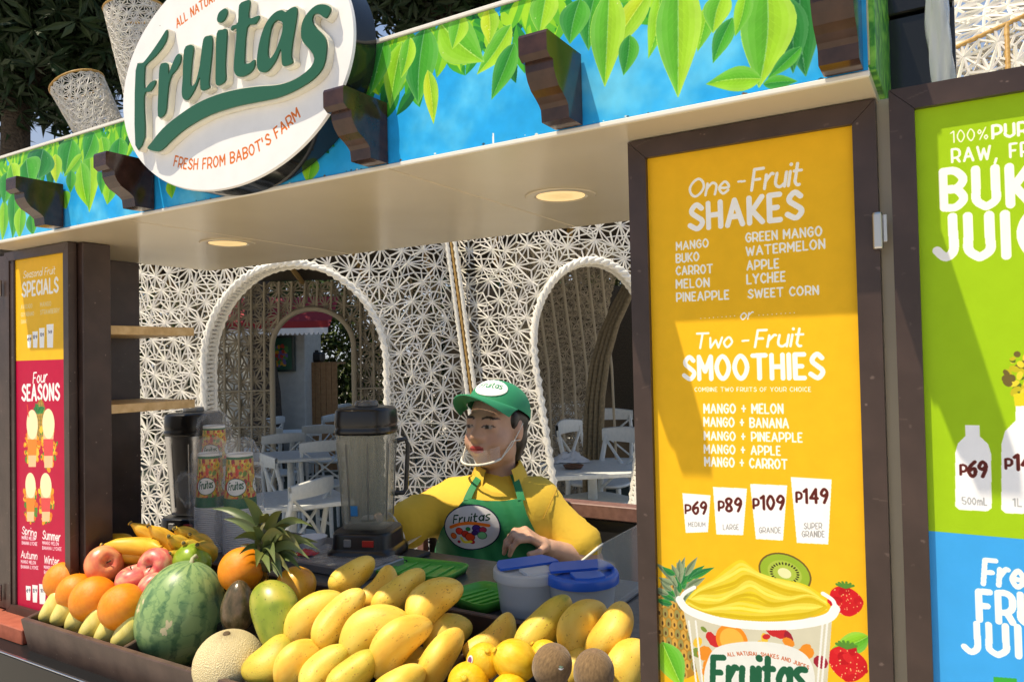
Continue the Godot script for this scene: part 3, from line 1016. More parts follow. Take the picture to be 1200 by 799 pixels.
	for i in 26:
		var ang := lerpf(-1.25, 1.15, fposmod(i * 0.38, 1.0))
		var w: Vector2 = q.call(128 + ang * 22 + rng.randf_range(-8, 8), 596 - i * 3.2)
		var e := w + Vector2(sin(ang), -cos(ang) * 0.9) * rng.randf_range(17, 32)
		leaf(w.x, w.y, e.x, e.y, 4.0, 5 if i % 3 else 3)
	leaf(776, 752, 800, 806, 18, 1)
	leaf(1018, 745, 975, 760, 14, 1)
	var kc: Vector2 = q.call(400, 515)
	var kp := cv(kc.x, kc.y)
	var ks := (cv(kc.x + 1, kc.y) - kp).length()
	fillp([ell(kp, Vector2(31, 24) * ks, 0.2)], srgb(110, 92, 40))
	fillp([ell(kp, Vector2(29, 22) * ks, 0.2)], srgb(148, 178, 48))
	fillp([ell(kp, Vector2(20, 15) * ks, 0.2)], srgb(170, 190, 70))
	for i in 26:
		var an := TAU * i / 26.0
		fillp([ell(kp + Vector2(cos(an) * 15.5, sin(an) * 11.5) * ks, Vector2(1.8, 0.9) * ks, an, 8)], srgb(40, 32, 22))
	fillp([ell(kp, Vector2(8, 6) * ks, 0.2)], srgb(226, 228, 170))
	strawberry_print(q.call(562, 585).x, q.call(562, 585).y, 19)
	strawberry_print(q.call(566, 748).x, q.call(566, 748).y, 22)
	# the cup: body, fruit inside, oval badge, mango swirl, rim
	var P := func(l: Array) -> PackedVector2Array:
		var o := PackedVector2Array()
		for i in range(0, l.size(), 2):
			var w: Vector2 = q.call(l[i], l[i + 1])
			o.append(cv(w.x, w.y))
		return o
	var body: PackedVector2Array = P.call([136, 612, 524, 632, 505, 900, 200, 900])
	fillp([body], srgb(206, 202, 178))
	blotches(P.call([160, 660, 505, 665, 500, 800, 185, 800]), 80, 22, [srgb(226, 140, 40), srgb(196, 40, 44), srgb(120, 142, 60), srgb(150, 30, 50), srgb(232, 190, 60), srgb(90, 110, 70)])
	fillp([ell(P.call([262, 690])[0], Vector2(20, 20) * ks)], srgb(238, 140, 34))
	fillp([ell(P.call([262, 690])[0], Vector2(15, 15) * ks)], srgb(246, 178, 70))
	for x: float in [150.0, 168.0, 500.0, 512.0]: stroke(P.call([x, 640, x * 0.86 + 50, 880]), 3.0, srgb(232, 232, 226))
	var oval: PackedVector2Array = P.call([200, 740, 225, 708, 290, 694, 370, 696, 430, 712, 466, 742, 480, 800, 470, 900, 215, 900, 190, 800])
	fillp([smooth(oval, true)], srgb(226, 228, 222))
	txt_path("ALL NATURAL SHAKES AND JUICES", P.call([252, 732, 300, 729, 360, 734, 410, 746, 462, 766]), 11.0, 0.09, srgb(190, 90, 50))
	txt("Fruitas", q.call(212, 812).x, q.call(212, 812).y, q.call(452, 822).x, q.call(452, 822).y, q.call(212, 735).y, 0.1, srgb(28, 92, 62), 0.1, 2.2)
	var swirl: PackedVector2Array = P.call([140, 598, 165, 560, 215, 530, 250, 500, 285, 480, 312, 496, 345, 520, 400, 532, 455, 545, 500, 575, 512, 600, 470, 625, 380, 640, 260, 632, 180, 622])
	fillp([smooth(swirl, true)], srgb(226, 204, 40))
	var ridge := [148, 588, 176, 560, 224, 534, 262, 508, 290, 492, 330, 516, 390, 536, 450, 552, 505, 592]
	var foot := [150, 600, 190, 622, 240, 632, 290, 638, 340, 640, 390, 638, 440, 632, 480, 620, 508, 604]
	for i in 15:
		var l := []
		for j in ridge.size(): l.append(lerpf(ridge[j], foot[j], i / 14.0) + (9.0 * sin(j * 0.9 + i * 0.5) * sin(PI * i / 14.0) if j % 2 else 0.0))
		stroke(smooth(P.call(l)), 4.6, srgb(206, 176, 22).lerp(srgb(246, 228, 96), 0.5 + 0.5 * sin(i * 1.25 + 0.6)))
	stroke(smooth(P.call([126, 585, 150, 612, 230, 640, 340, 652, 440, 648, 512, 632, 533, 608])), 13.0, srgb(240, 240, 238))
	stroke(smooth(P.call([130, 580, 140, 566, 165, 552])), 6.0, srgb(240, 240, 238))
	stroke(smooth(P.call([533, 605, 525, 585, 500, 568])), 6.0, srgb(240, 240, 238))
	speckle(0.035, 41)
	soften(0.62)
	put("poster", sheet(px0, py1, px1, py0, zp), print_mat("yellow_poster", 0.42), k)
	# ---- left board, yellow over pink
	a = oz(4, 292, ZP)
	b = oz(79, 281, ZP)
	x0 = a.x
	x1 = b.x - 0.001
	y0 = 0.985
	k = thing("menu_board", "narrow menu board with yellow top and pink four seasons panel in a dark frame", "menu board", Vector3((x0 + x1) / 2, y0, ZP))
	frame(k, x0, y1, x1, y0, 0.022, ZP - 0.02, ZP, brown)
	px0 = x0 + 0.022
	px1 = x1 - 0.022
	py1 = y1 - 0.022
	py0 = y0 + 0.022
	board(px0, py1, px1, py0, zp, 2200.0, srgb(240, 188, 30))
	rng.seed = 6
	fillp([PackedVector2Array([Vector2(0, cv(45, 422).y), Vector2(2000, cv(45, 422).y), Vector2(2000, 3000), Vector2(0, 3000)])], srgb(190, 6, 62))
	txt("Seasonal Fruit", 26.5, 326, 63.5, 320.5, 318, 0.06, white, 0.25, 1.6)
	txt("SPECIALS", 25.5, 347.5, 67, 341.5, 332, 0.1, white)
	for t: Array in [["AVOCADO", 24, 362, 37, 360.5, 357.5], ["GUYABANO", 24, 371, 39, 369.5, 366.5], ["DUHAT", 24, 379, 31, 378.5, 375], ["MANGO", 46.5, 359.5, 59, 358, 354.5], ["STRAWBERRY", 46.5, 368.5, 69, 366, 363.5]]:
		txt(t[0], t[1], t[2], t[3], t[4], t[5], 0.09, srgb(232, 214, 160))
	var small := [[31, 392.5, 36.2, 407.5, "69"], [37.3, 388.5, 43.6, 407.5, "89"], [45, 384.5, 51.6, 407.5, "109"], [53.8, 380, 62, 407.3, "149"]]
	for c: Array in small:
		cup_shape(c[0], c[1], c[2], c[1] - 0.6, c[2] - 0.7, c[3], c[0] + 0.8, c[3])
		txt_c(c[4], (c[0] + c[2]) / 2, c[1] + (c[3] - c[1]) * 0.33, 4.2, 3.6, 0.11, srgb(60, 60, 90))
	txt("Four", 38, 449, 54, 447, 437, 0.075, white, 0.2, 1.6)
	txt("SEASONS", 25.2, 468.8, 68.5, 468, 451.5, 0.1, white)
	# parfait pictures
	pineapple_print(47, 492, 12, 26)
	for i in 9: leaf(45 + rng.randf_range(-2, 2), 484, 45 + rng.randf_range(-7, 7), 472 + rng.randf_range(0, 6), 2.0, 3)
	for c: Array in [[37, 520, 12, 54], [56, 520, 13, 56], [35, 588, 11, 46], [53, 588, 12, 46]]:
		blotches(ell(cv(c[0], c[1]), Vector2(c[2] * 6.6, c[3] * 2.5)), 110, 17, [srgb(240, 160, 30), srgb(250, 200, 60), srgb(230, 120, 30), srgb(80, 140, 50)])
		fruit_cup(c[0], c[1], c[2], c[3])
	stroke(polyv([31, 474, 33, 488]), 4.0, srgb(230, 90, 50))
	for t: Array in [["Spring", 25, 625, 41.5, 629, 616.5], ["Summer", 49, 631, 69.5, 634, 621.5], ["Autumn", 24, 653, 42.5, 655.5, 645], ["Winter", 51, 659.5, 68, 662, 651]]:
		txt(t[0], t[1], t[2], t[3], t[4], t[5], 0.08, white, 0.2, 1.7)
		for j in 2:
			var yy: float = t[2] + 6.5 + j * 6.0
			var wd: float = (t[3] - t[1]) * (0.92 if j == 0 else 1.08)
			txt("MANGO MELON" if j == 0 else "BANANA LYCHEE", t[1], yy, t[1] + wd, yy + 1.6, yy - 3.6, 0.1, srgb(245, 225, 232))
	small = [[29.5, 686, 35.5, 703.5, "69"], [37, 685, 43.5, 706, "89"], [45, 684, 53, 708, "109"], [55.5, 683, 64, 709, "149"]]
	for c: Array in small:
		cup_shape(c[0], c[1], c[2], c[1] + 0.8, c[2] - 0.8, c[3], c[0] + 0.8, c[3] - 0.5)
		txt_c(c[4], (c[0] + c[2]) / 2, c[1] + (c[3] - c[1]) * 0.33, 4.2, 3.8, 0.11, srgb(60, 60, 90))
	speckle(0.035, 43)
	soften(0.62)
	put("poster", sheet(px0, py1, px1, py0, zp), print_mat("pink_poster", 0.42), k)
	# ---- far right shutter, green over blue
	a = oz(1041.5, 106, ZP)
	x0 = a.x
	x1 = x0 + 0.34
	y0 = 1.02
	y1 = a.y
	k = thing("menu_board", "lime green and blue menu board for buko juice on a hinged dark brown shutter", "menu board", Vector3((x0 + x1) / 2, y0, ZP))
	frame(k, x0, y1, x1, y0, 0.026, ZP - 0.024, ZP + 0.001, brown)
	px0 = x0 + 0.026
	px1 = x1 - 0.026
	py1 = y1 - 0.026
	py0 = y0 + 0.026
	board(px0, py1, px1, py0, zp, 2300.0, srgb(160, 200, 22))
	rng.seed = 8
	fillp([PackedVector2Array([Vector2(0, cv(1100, 623).y), Vector2(2000, cv(1100, 623).y), Vector2(2000, 3000), Vector2(0, 3000)])], srgb(62, 165, 236))
	txt("100%", 1115, 167.5, 1158, 162.5, 154, 0.05, white)
	txt("PURE", 1164, 162, 1218, 156, 147.5, 0.11, white)
	txt("RAW, FRESH", 1116.5, 190, 1252, 178.5, 175, 0.09, white, 0.0, 3.0)
	txt("BUKO", 1107, 243.5, 1256, 236, 201, 0.108, white, 0.0, 3.6)
	txt("JUICE", 1099, 301.5, 1268, 297, 255, 0.108, white, 0.0, 3.6)
	var Z4 := 0.4624
	var bottle := func(x0b: float, x1b: float, yt: float, yb: float) -> void:
		var m := (x0b + x1b) / 2
		var w := x1b - x0b
		var o := polyv([x0b, yb - 6, x0b, yt + w * 0.75, x0b + w * 0.07, yt + w * 0.5, x0b + w * 0.27, yt + w * 0.3, x0b + w * 0.27, yt, x1b - w * 0.33, yt, x1b - w * 0.33, yt + w * 0.3, x1b - w * 0.1, yt + w * 0.52, x1b - w * 0.02, yt + w * 0.78, x1b, yb - 4, x1b - 5, yb, x0b + 5, yb - 1.5])
		fillp([o], srgb(246, 247, 248))
	bottle.call(1120.0, 1163.0, 498.0, 599.0)
	bottle.call(1174.0, 1236.0, 474.0, 603.0)
	txt("P", 1126.5, 556, 1133, 556, 545, 0.12, wine)
	txt("69", 1136, 558, 1156, 558.5, 541, 0.11, wine)
	txt("500", 1128.5, 590.5, 1144, 591.5, 582.5, 0.07, srgb(165, 168, 170))
	txt("mL", 1146.5, 591.5, 1157, 592, 583, 0.07, srgb(165, 168, 170))
	txt("P", 1179.5, 549, 1186.5, 549, 538, 0.12, wine)
	txt("149", 1190, 550, 1222, 551.5, 533, 0.11, wine)
	txt("1L", 1188, 593, 1198, 593.5, 584, 0.07, srgb(165, 168, 170))
	blotches(ell(cv(1206, 440), Vector2(48, 60)), 120, 10, [srgb(196, 186, 40), srgb(90, 110, 40), srgb(112, 98, 50), srgb(232, 214, 60)])
	fillp([polyv([1188, 462, 1225, 455, 1225, 474, 1190, 476])], srgb(226, 214, 40))
	txt("Fresh", 1153, 684, 1234, 692, 656, 0.1, white, 0.15, 1.7)
	txt("FRUIT", 1148.5, 726, 1256, 736, 693, 0.11, white, 0.0, 3.0)
	txt("JUICE", 1131, 763, 1262, 775, 730, 0.108, white, 0.0, 3.6)
	fillp([polyv([1165, 793, 1192, 795, 1192, 830, 1165, 828])], srgb(60, 170, 60))
	speckle(0.03, 47)
	soften(0.62)
	put("poster", sheet(px0, py1, px1, py0, zp), print_mat("green_poster", 0.42), k)
	# pale jamb seen in the gap between the two right boards
	var gj := G.new()
	gj.box(Vector3((x0 + b0.x) / 2, (y0 + y1) / 2, ZP - 0.034), Vector3(x0 - b0.x + 0.012, y1 - y0, 0.01), 0.001)
	put("jamb_strip", gj, cream, k)
	# hinge between the right boards
	var hp := oz(1029.5, 270, ZP + 0.004)
	var g := G.new()
	var steel := mat("brushed_steel", lin(0.6, 0.58, 0.54), 0.32, 1.0)
	g.turned(PackedVector2Array([Vector2(0, -0.022), Vector2(0.0052, -0.022), Vector2(0.0056, -0.02), Vector2(0.0056, 0.018), Vector2(0.005, 0.02), Vector2(0, 0.02)]), 14, hp + Vector3(0, 0.0, 0.004))
	var hn := put("hinge_pin", g, steel, k)
	for y: float in [0.0]:
		g = G.new()
		g.box(hp + Vector3(0.0075, 0.002, 0.0), Vector3(0.004, 0.032, 0.003), 0.0005)
		put("hinge_leaf", g, steel, hn)

# dark box header, clear sheet and strip of the stall next door
func _neighbour() -> void:
	var z := -0.22
	var a := oz(1020, -60, z)
	var b := oz(1096, 110, z)
	var k := thing("neighbour_header", "glossy black header box of the stall next door above the green board", "header box", Vector3((a.x + b.x) / 2, 1.86, z))
	var black := mat("black_gloss_board", lin(0.012, 0.012, 0.012), 0.12)
	var g := G.new()
	var yl := oz(1060, 17, z).y
	g.box(Vector3((a.x + b.x) / 2 + 0.01, (1.86 + yl) / 2 - 0.001, z - 0.15), Vector3(b.x - a.x + 0.03, yl - 1.862, 0.3), 0.002)
	put("panel", g, black, k)
	g = G.new()
	g.box(Vector3((a.x + b.x) / 2 + 0.01, yl + 0.16, z - 0.145), Vector3(b.x - a.x + 0.03, 0.318, 0.3), 0.002)
	put("panel", g, black, k)
	g = G.new()
	var c0 := oz(1094, 100, z + 0.03)
	var c1 := oz(1122, 100, z + 0.03)
	var cm := (c0.x + c1.x) / 2
	# rolled clear weather curtain
	var rows := []
	for j in 30:
		var r := PackedVector3Array()
		var y := 1.87 + j * 0.016
		for i in 22:
			var an := TAU * i / 22.0
			var rr := 0.011 + 0.0022 * sin(an * 3.0 + j * 0.55) + 0.0012 * sin(an * 7.0 - j * 0.9)
			r.append(Vector3(cm + cos(an) * rr * 1.1 - j * 0.0005, y, z + 0.03 - sin(an) * rr))
		rows.append(r)
	g.grid(rows, true)
	var o := put("rolled_curtain", g, glass("clear_vinyl", Color(0.93, 0.95, 0.97), 0.3, 0.12))
	tag(o, "rolled up clear plastic weather curtain beside the black header box", "curtain")
	# brick coloured shelf and dark shutter at the far left
	g = G.new()
	var sa := oz(-4, 745, -0.03)
	g.box(Vector3(-2.1, 0.968, -0.1), Vector3(0.36, 0.036, 0.15), 0.002)
	o = put("side_shelf", g, tri_mat("terracotta_paint", ramp_tex(18, 0.03, 256, ramp([[0.0, srgb(150, 78, 56)], [1.0, srgb(176, 98, 74)]])), 4.0, 0.6))
	tag(o, "terracotta painted side shelf beside the fruit tray", "shelf")
	k = thing("folded_shutter", "dark brown shutter edge folded back beside the pink menu board", "shutter", Vector3(-2.2, 0.98, -0.1))
	g = G.new()
	g.box(Vector3(-2.185, 1.44, -0.1), Vector3(0.24, 0.9, 0.04), 0.002)
	put("shutter_board", g, brown, k)
	for q: Array in [[1.5, 338.0], [1.5, 694.0]]:
		g = G.new()
		g.lathe(PackedVector2Array([Vector2(0.0, -0.02), Vector2(0.006, -0.02), Vector2(0.006, 0.02), Vector2(0.0, 0.02)]), 12, oz(q[0], q[1], ZP) + Vector3(0, 0, 0.006))
		put("hinge", g, mats["brushed_steel"], k)

var pr := Vector3.ZERO   # pavilion axes: along its front, and away from the camera
var pf := Vector3.ZERO
func W(u: float, y: float, d: float) -> Vector3: return Vector3(CP.x, y, CP.z) + pr * u + pf * d
func uy(x: float, y: float, d: float) -> Vector2:   # photograph to (u, height) at a depth
	var p := dp(x, y, d)
	return Vector2((p - CP).dot(pr), p.y)
# star lattice over a sheet: at(u, v) gives the place, open(u, v) tells where nothing is woven
func lattice(g: G, u0: float, u1: float, v0: float, v1: float, a: float, w: float, at: Callable, open: Callable, face: Vector3, jit := 0.13, tone := 0.0, fill := 0.3) -> void:
	var h := a * 0.866
	var nv := int((v1 - v0) / h) + 2
	var nu := int((u1 - u0) / a) + 3
	var hub := {}
	for j in nv:
		for i in nu:
			hub[Vector2i(i, j)] = Vector2(u0 + (i - 0.5 - 0.5 * (j & 1)) * a, v0 + (j - 0.5) * h) + Vector2(rng.randf_range(-jit, jit), rng.randf_range(-jit, jit)) * a
	var seg := func(p: Vector2, q: Vector2, ww: float) -> void:
		var po: bool = open.call(p.x, p.y) or p.x < u0 or p.x > u1 or p.y < v0 or p.y > v1
		var qo: bool = open.call(q.x, q.y) or q.x < u0 or q.x > u1 or q.y < v0 or q.y > v1
		if po and qo: return
		if po or qo:
			var inn := q if po else p
			var out := p if po else q
			var lo := 0.0
			var hi := 1.0
			for k in 6:
				var m := (lo + hi) / 2
				var c := inn.lerp(out, m)
				if open.call(c.x, c.y) or c.x < u0 or c.x > u1 or c.y < v0 or c.y > v1: hi = m
				else: lo = m
			if lo < 0.08: return
			p = inn
			q = inn.lerp(out, lo)
		if tone > 0.0:
			var t := 1.0 - rng.randf() * tone
			g.col = Color(t, t * rng.randf_range(0.97, 1.0), t * rng.randf_range(0.92, 1.0))
		g.rod(at.call(p.x, p.y), at.call(q.x, q.y), ww * rng.randf_range(0.8, 1.2), face)
	for j in nv - 1:
		for i in nu - 1:
			var p: Vector2 = hub[Vector2i(i, j)]
			var r: Vector2 = hub[Vector2i(i + 1, j)]
			var s: Vector2
			var t: Vector2
			var two := []
			if j & 1:
				two = [[p, r, hub[Vector2i(i, j + 1)]], [hub[Vector2i(i, j + 1)], hub[Vector2i(i + 1, j + 1)], r]]
			else:
				two = [[p, r, hub[Vector2i(i + 1, j + 1)]], [p, hub[Vector2i(i + 1, j + 1)], hub[Vector2i(i, j + 1)]]]
			seg.call(p, r, w)
			for tr: Array in two:
				var A: Vector2 = tr[0]
				var B: Vector2 = tr[1]
				var C: Vector2 = tr[2]
				var M := (A + B + C) / 3.0 + Vector2(rng.randf_range(-jit, jit), rng.randf_range(-jit, jit)) * a * 0.4
				seg.call(A, M, w); seg.call(B, M, w); seg.call(C, M, w)
				var ab := (A + B) / 2
				var bc := (B + C) / 2
				var ca := (C + A) / 2
				if rng.randf() < fill: seg.call(ab, bc, w * 0.85)
				if rng.randf() < fill: seg.call(bc, ca, w * 0.85)
				if rng.randf() < fill: seg.call(ca, ab, w * 0.85)
			seg.call(two[0][1] if j & 1 else two[0][0], two[0][2], w)
			seg.call(p, hub[Vector2i(i, j + 1)], w)
func rope(g: G, path: PackedVector3Array, r: float) -> void:   # two strands wound round each other
	var n := path.size()
	for s in 3:
		var q := PackedVector3Array()
		var run := 0.0
		for i in n:
			var t := (path[mini(i + 1, n - 1)] - path[maxi(i - 1, 0)]).normalized()
			var side := t.cross(pf).normalized()
			if i > 0: run += path[i].distance_to(path[i - 1])
			var a := run * 55.0 + s * TAU / 3.0
			q.append(path[i] + side * cos(a) * r * 0.55 + pf * sin(a) * r * 0.55)
		g.tube(q, PackedFloat32Array([r * 0.62]), 6)
var whitewash: StandardMaterial3D
func half1(y: float) -> float: return 0.493 if y < 1.58 else 0.493 * sqrt(maxf(0.0, 1.0 - pow((y - 1.58) / 0.55, 2.0)))
func half2(y: float) -> float: return 0.312 - maxf(0.0, 1.60 - y) * 0.13 if y < 1.69 else 0.312 * sqrt(maxf(0.0, 1.0 - pow((y - 1.69) / 0.42, 2.0)))
func seam(y: float) -> float: return -0.235 - (y - 1.45) * 0.115
func depth_a(u: float) -> float: return 4.0 + 0.22 * pow((u + 1.172) / 0.9, 2.0)
func depth_b(u: float) -> float: return 4.0 + 0.25 * pow((u - 0.43) / 0.7, 2.0)
func _pavilion() -> void:
	pr = Vector3(cos(deg_to_rad(31.127)), 0, -sin(deg_to_rad(31.127)))
	pf = Vector3(-sin(deg_to_rad(31.127)), 0, -cos(deg_to_rad(31.127)))
	rng.seed = 101
	whitewash = mat("whitewashed_rattan", lin(0.82, 0.79, 0.71), 0.6)
	whitewash.vertex_color_use_as_albedo = true
	var bamboo := tri_mat("bamboo", ramp_tex(21, 0.03, 256, ramp([[0.0, srgb(150, 112, 52)], [0.6, srgb(196, 156, 84)], [1.0, srgb(214, 178, 108)]])), 5.0, 0.45)
	var olive := mat("weathered_rattan", lin(0.43, 0.37, 0.27), 0.75)
	olive.vertex_color_use_as_albedo = true
	var k := thing("lattice_pavilion", "white rattan star lattice pavilion with round arched openings behind the kiosk", "pavilion", W(-0.6, 0, 4.2))
	var g := G.new()
	lattice(g, -2.25, -0.1, 0.25, 2.62, 0.110, 0.0077, func(u: float, v: float) -> Vector3: return W(u, v, depth_a(u)), func(u: float, v: float) -> bool: return u > seam(v) - 0.02 or (absf(u + 1.172) < half1(v) + 0.015 and v < 2.13), -pf, 0.2, 0.22, 0.55)
	put("lattice_panel", g, whitewash, k).set_meta("kind", "stuff")
	g = G.new()
	lattice(g, -0.45, 0.95, 0.25, 2.62, 0.110, 0.0077, func(u: float, v: float) -> Vector3: return W(u, v, depth_b(u)), func(u: float, v: float) -> bool: return u < seam(v) + 0.02 or (absf(u - 0.43) < half2(v) + 0.015 and v < 2.11), -pf, 0.2, 0.22, 0.55)
	put("lattice_panel", g, whitewash, k).set_meta("kind", "stuff")
	# arch rims: rope edge, woven jamb behind it
	for which in 2:
		var front := PackedVector3Array()
		var rear := PackedVector3Array()
		var n := 90
		for i in n + 1:
			var t := i / float(n)
			var u: float
			var y: float
			var c := -1.172 if which == 0 else 0.43
			var sp := 1.58 if which == 0 else 1.69
			var ry := 0.55 if which == 0 else 0.42
			var hw := 0.493 if which == 0 else 0.312
			if t < 0.3:
				y = lerpf(0.25, sp, t / 0.3); u = c - (half1(y) if which == 0 else half2(y))
			elif t > 0.7:
				y = lerpf(sp, 0.25, (t - 0.7) / 0.3); u = c + (half1(y) if which == 0 else half2(y))
			else:
				var an := PI - (t - 0.3) / 0.4 * PI
				u = c + cos(an) * hw; y = sp + sin(an) * ry
			var d := depth_a(u) if which == 0 else depth_b(u)
			front.append(W(u, y, d - 0.01)); rear.append(W(u, y, d + 0.15))
		g = G.new()
		rope(g, front, 0.022)
		put("arch_rim", g, whitewash, k)
		g = G.new()
		rope(g, rear, 0.016)
		for i in n:
			for s in 2:
				var e := 0.5 * s
				var p := front[i].lerp(front[i + 1], e)
				var q := rear[i].lerp(rear[i + 1], e + 0.4)
				g.rod(p, q, 0.012, (front[i + 1] - front[i]).cross(pf).normalized())
				g.rod(front[i].lerp(front[i + 1], e + 0.4), rear[i].lerp(rear[i + 1], e), 0.010, (front[i + 1] - front[i]).cross(pf).normalized())
		put("arch_jamb", g, whitewash, k)
	# seam between the two panels
	for s: float in [-0.022, 0.022]:
		g = G.new()
		var path := PackedVector3Array()
		for i in 60:
			var y := 0.25 + i * 0.04
			path.append(W(seam(y) + s, y, 4.16))
		rope(g, path, 0.013)
		put("seam_cord", g, whitewash, k)
	g = G.new()
	g.tube(PackedVector3Array([W(seam(0.2) , 0.2, 4.16), W(seam(1.4), 1.4, 4.16), W(seam(2.6), 2.6, 4.16)]), PackedFloat32Array([0.007]), 8)
	put("bamboo_strip", g, bamboo, k)
	# roof over the seating: dark underside, bamboo poles
	g = G.new()
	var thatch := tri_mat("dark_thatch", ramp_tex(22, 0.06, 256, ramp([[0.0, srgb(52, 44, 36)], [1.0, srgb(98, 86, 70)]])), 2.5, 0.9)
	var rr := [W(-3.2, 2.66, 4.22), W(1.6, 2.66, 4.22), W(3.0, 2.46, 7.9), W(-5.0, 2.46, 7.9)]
	var up := Vector3(0, 0.08, 0)
	g.quad(rr[3], rr[2], rr[1], rr[0])
	g.quad(rr[0] + up, rr[1] + up, rr[2] + up, rr[3] + up)
	for i in 4: g.quad(rr[i], rr[(i + 1) % 4], rr[(i + 1) % 4] + up, rr[i] + up)
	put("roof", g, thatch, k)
	for i in 9:
		g = G.new()
		var u := -2.6 + i * 0.5
		g.tube(PackedVector3Array([W(u, 2.63, 4.3), W(u * 1.35, 2.43, 7.8)]), PackedFloat32Array([0.025]), 7)
		put("roof_pole", g, bamboo, k)
	# inner screen of raw rattan with its own round doorway, seen through the left arch
	var dI := 7.8
	var hI := func(y: float) -> float: return 0.42 if y < 1.75 else 0.42 * sqrt(maxf(0.0, 1.0 - pow((y - 1.75) / 0.4, 2.0)))
	g = G.new()
	lattice(g, -3.7, -0.75, 0.05, 2.44, 0.15, 0.014, func(u: float, v: float) -> Vector3: return W(u, v, dI), func(u: float, v: float) -> bool: return absf(u + 2.05) < hI.call(v) and v < 2.15, -pf, 0.2, 0.5)
	put("screen_lattice", g, olive, k).set_meta("kind", "stuff")
	for i in 22:
		var u := -3.66 + i * 0.138 + rng.randf_range(-0.015, 0.015)
		var y0 := 0.02
		if absf(u + 2.05) < 0.42: y0 = 1.75 + 0.4 * sqrt(1.0 - pow((u + 2.05) / 0.42, 2.0))
		g = G.new()
		g.tube(PackedVector3Array([W(u, y0, dI - 0.03), W(u + 0.01, 1.0 if y0 < 0.5 else y0 + 0.1, dI - 0.035), W(u + 0.02, 2.44, dI - 0.03)]), PackedFloat32Array([0.013]), 5)
		put("screen_rod", g, olive, k)
	for y: float in [0.95, 1.32]:
		for side in 2:
			g = G.new()
			g.tube(PackedVector3Array([W(-3.7 if side == 0 else -1.62, y, dI - 0.045), W(-2.48 if side == 0 else -0.75, y, dI - 0.045)]), PackedFloat32Array([0.011]), 5)
			put("screen_rail", g, olive, k)
	g = G.new()
	var ip := PackedVector3Array()
	for i in 61:
		var t := i / 60.0
		if t < 0.3: ip.append(W(-2.47, lerpf(0.0, 1.75, t / 0.3), dI - 0.05))
		elif t > 0.7: ip.append(W(-1.63, lerpf(1.75, 0.0, (t - 0.7) / 0.3), dI - 0.05))
		else:
			var an := PI - (t - 0.3) / 0.4 * PI
			ip.append(W(-2.05 + cos(an) * 0.42, 1.75 + sin(an) * 0.4, dI - 0.05))
	g.tube(ip, PackedFloat32Array([0.028]), 8)
	put("screen_arch", g, olive, k)
	# woven vault and ribs seen through the right arch
	g = G.new()
	lattice(g, -0.05, 1.05, 0.2, 2.5, 0.06, 0.009, func(u: float, v: float) -> Vector3: return W(u, v, 6.3 - 0.35 * (v - 1.5) * clampf(v - 1.5, 0.0, 1.0) + 0.1 * u), func(u: float, v: float) -> bool: return u > 0.66 + 0.22 * maxf(0.0, v - 1.3), -pf, 0.25, 0.6)
	put("vault_lattice", g, olive, k).set_meta("kind", "stuff")
	for i in 7:
		g = G.new()
		var u := 0.16 + i * 0.105
		g.tube(PackedVector3Array([W(u + 0.06, 0.25, 6.25), W(u + 0.03, 1.5, 6.23), W(u - 0.06, 2.2, 6.0), W(u - 0.1, 2.5, 5.8)]), PackedFloat32Array([0.011]), 6)
		put("vault_rod", g, olive, k)
	var gold := tri_mat("dry_bamboo", ramp_tex(23, 0.03, 256, ramp([[0.0, srgb(96, 84, 60)], [1.0, srgb(142, 126, 94)]])), 5.0, 0.6)
	for i in 4:
		g = G.new()
		var s := i * 6.0
		var path := PackedVector3Array()
		for q: Array in [[748, 318], [733, 345], [717, 380], [706, 420], [700, 465], [698, 520], [698, 600]]: path.append(dp(q[0] - s + 6, q[1] + s * 0.6, 5.1 + i * 0.03))
		g.tube(path, PackedFloat32Array([0.02]), 7)
		put("vault_rib", g, gold, k)
	# dark back wall added to keep the seating behind the lattice dark
	var matm := tri_mat("added_wall_dark", ramp_tex(28, 0.08, 256, ramp([[0.0, srgb(40, 34, 26)], [1.0, srgb(84, 72, 54)]])), 3.0, 0.9)
	for q: Array in [[W(-0.75, 1.2, 8.5), W(3.2, 1.2, 8.5)]]:
		g = G.new()
		var mid: Vector3 = (q[0] + q[1]) / 2
		var al: Vector3 = q[1] - q[0]
		g.box(mid, Vector3(al.length(), 2.38, 0.04), 0.004, Basis(al.normalized(), Vector3.UP, al.normalized().cross(Vector3.UP)))
		put("added_dark_wall", g, matm, k)
	# floor of the pavilion, coloured dark to stand in for the shade inside
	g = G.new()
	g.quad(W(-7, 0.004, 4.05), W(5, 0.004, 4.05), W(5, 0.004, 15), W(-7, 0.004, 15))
	setting("pavilion_floor", g, tri_mat("shade_dark_floor", ramp_tex(24, 0.1, 256, ramp([[0.0, srgb(36, 44, 34)], [1.0, srgb(66, 74, 58)]])), 2.0, 0.9))
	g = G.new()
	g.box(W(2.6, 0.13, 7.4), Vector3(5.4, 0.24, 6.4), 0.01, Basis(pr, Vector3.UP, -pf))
	setting("pavilion_deck", g, mats["shade_dark_floor"])  # deck shares the floor's shade-darkened colour
	# lattice chimneys on the roof
	for q: Array in [[90, 99, 121, 160, 0.187, 0.165, 5.5], [158, 12, 176, 125, 0.20, 0.15, 5.3]]:
		var top := dp(q[0], q[1], q[6])
		var bot := dp(q[2], q[3], q[6])
		var c := thing("lattice_funnel", "short grey white lattice funnel leaning out above the leaf printed header" if q[1] > 50 else "taller lattice funnel standing close behind the oval sign", "lattice funnel", bot)
		var ax := (top - bot).normalized()
		var e1 := ax.cross(pf).normalized()
		var e2 := e1.cross(ax).normalized()
		var L := top.distance_to(bot)
		g = G.new()
		var half := 0
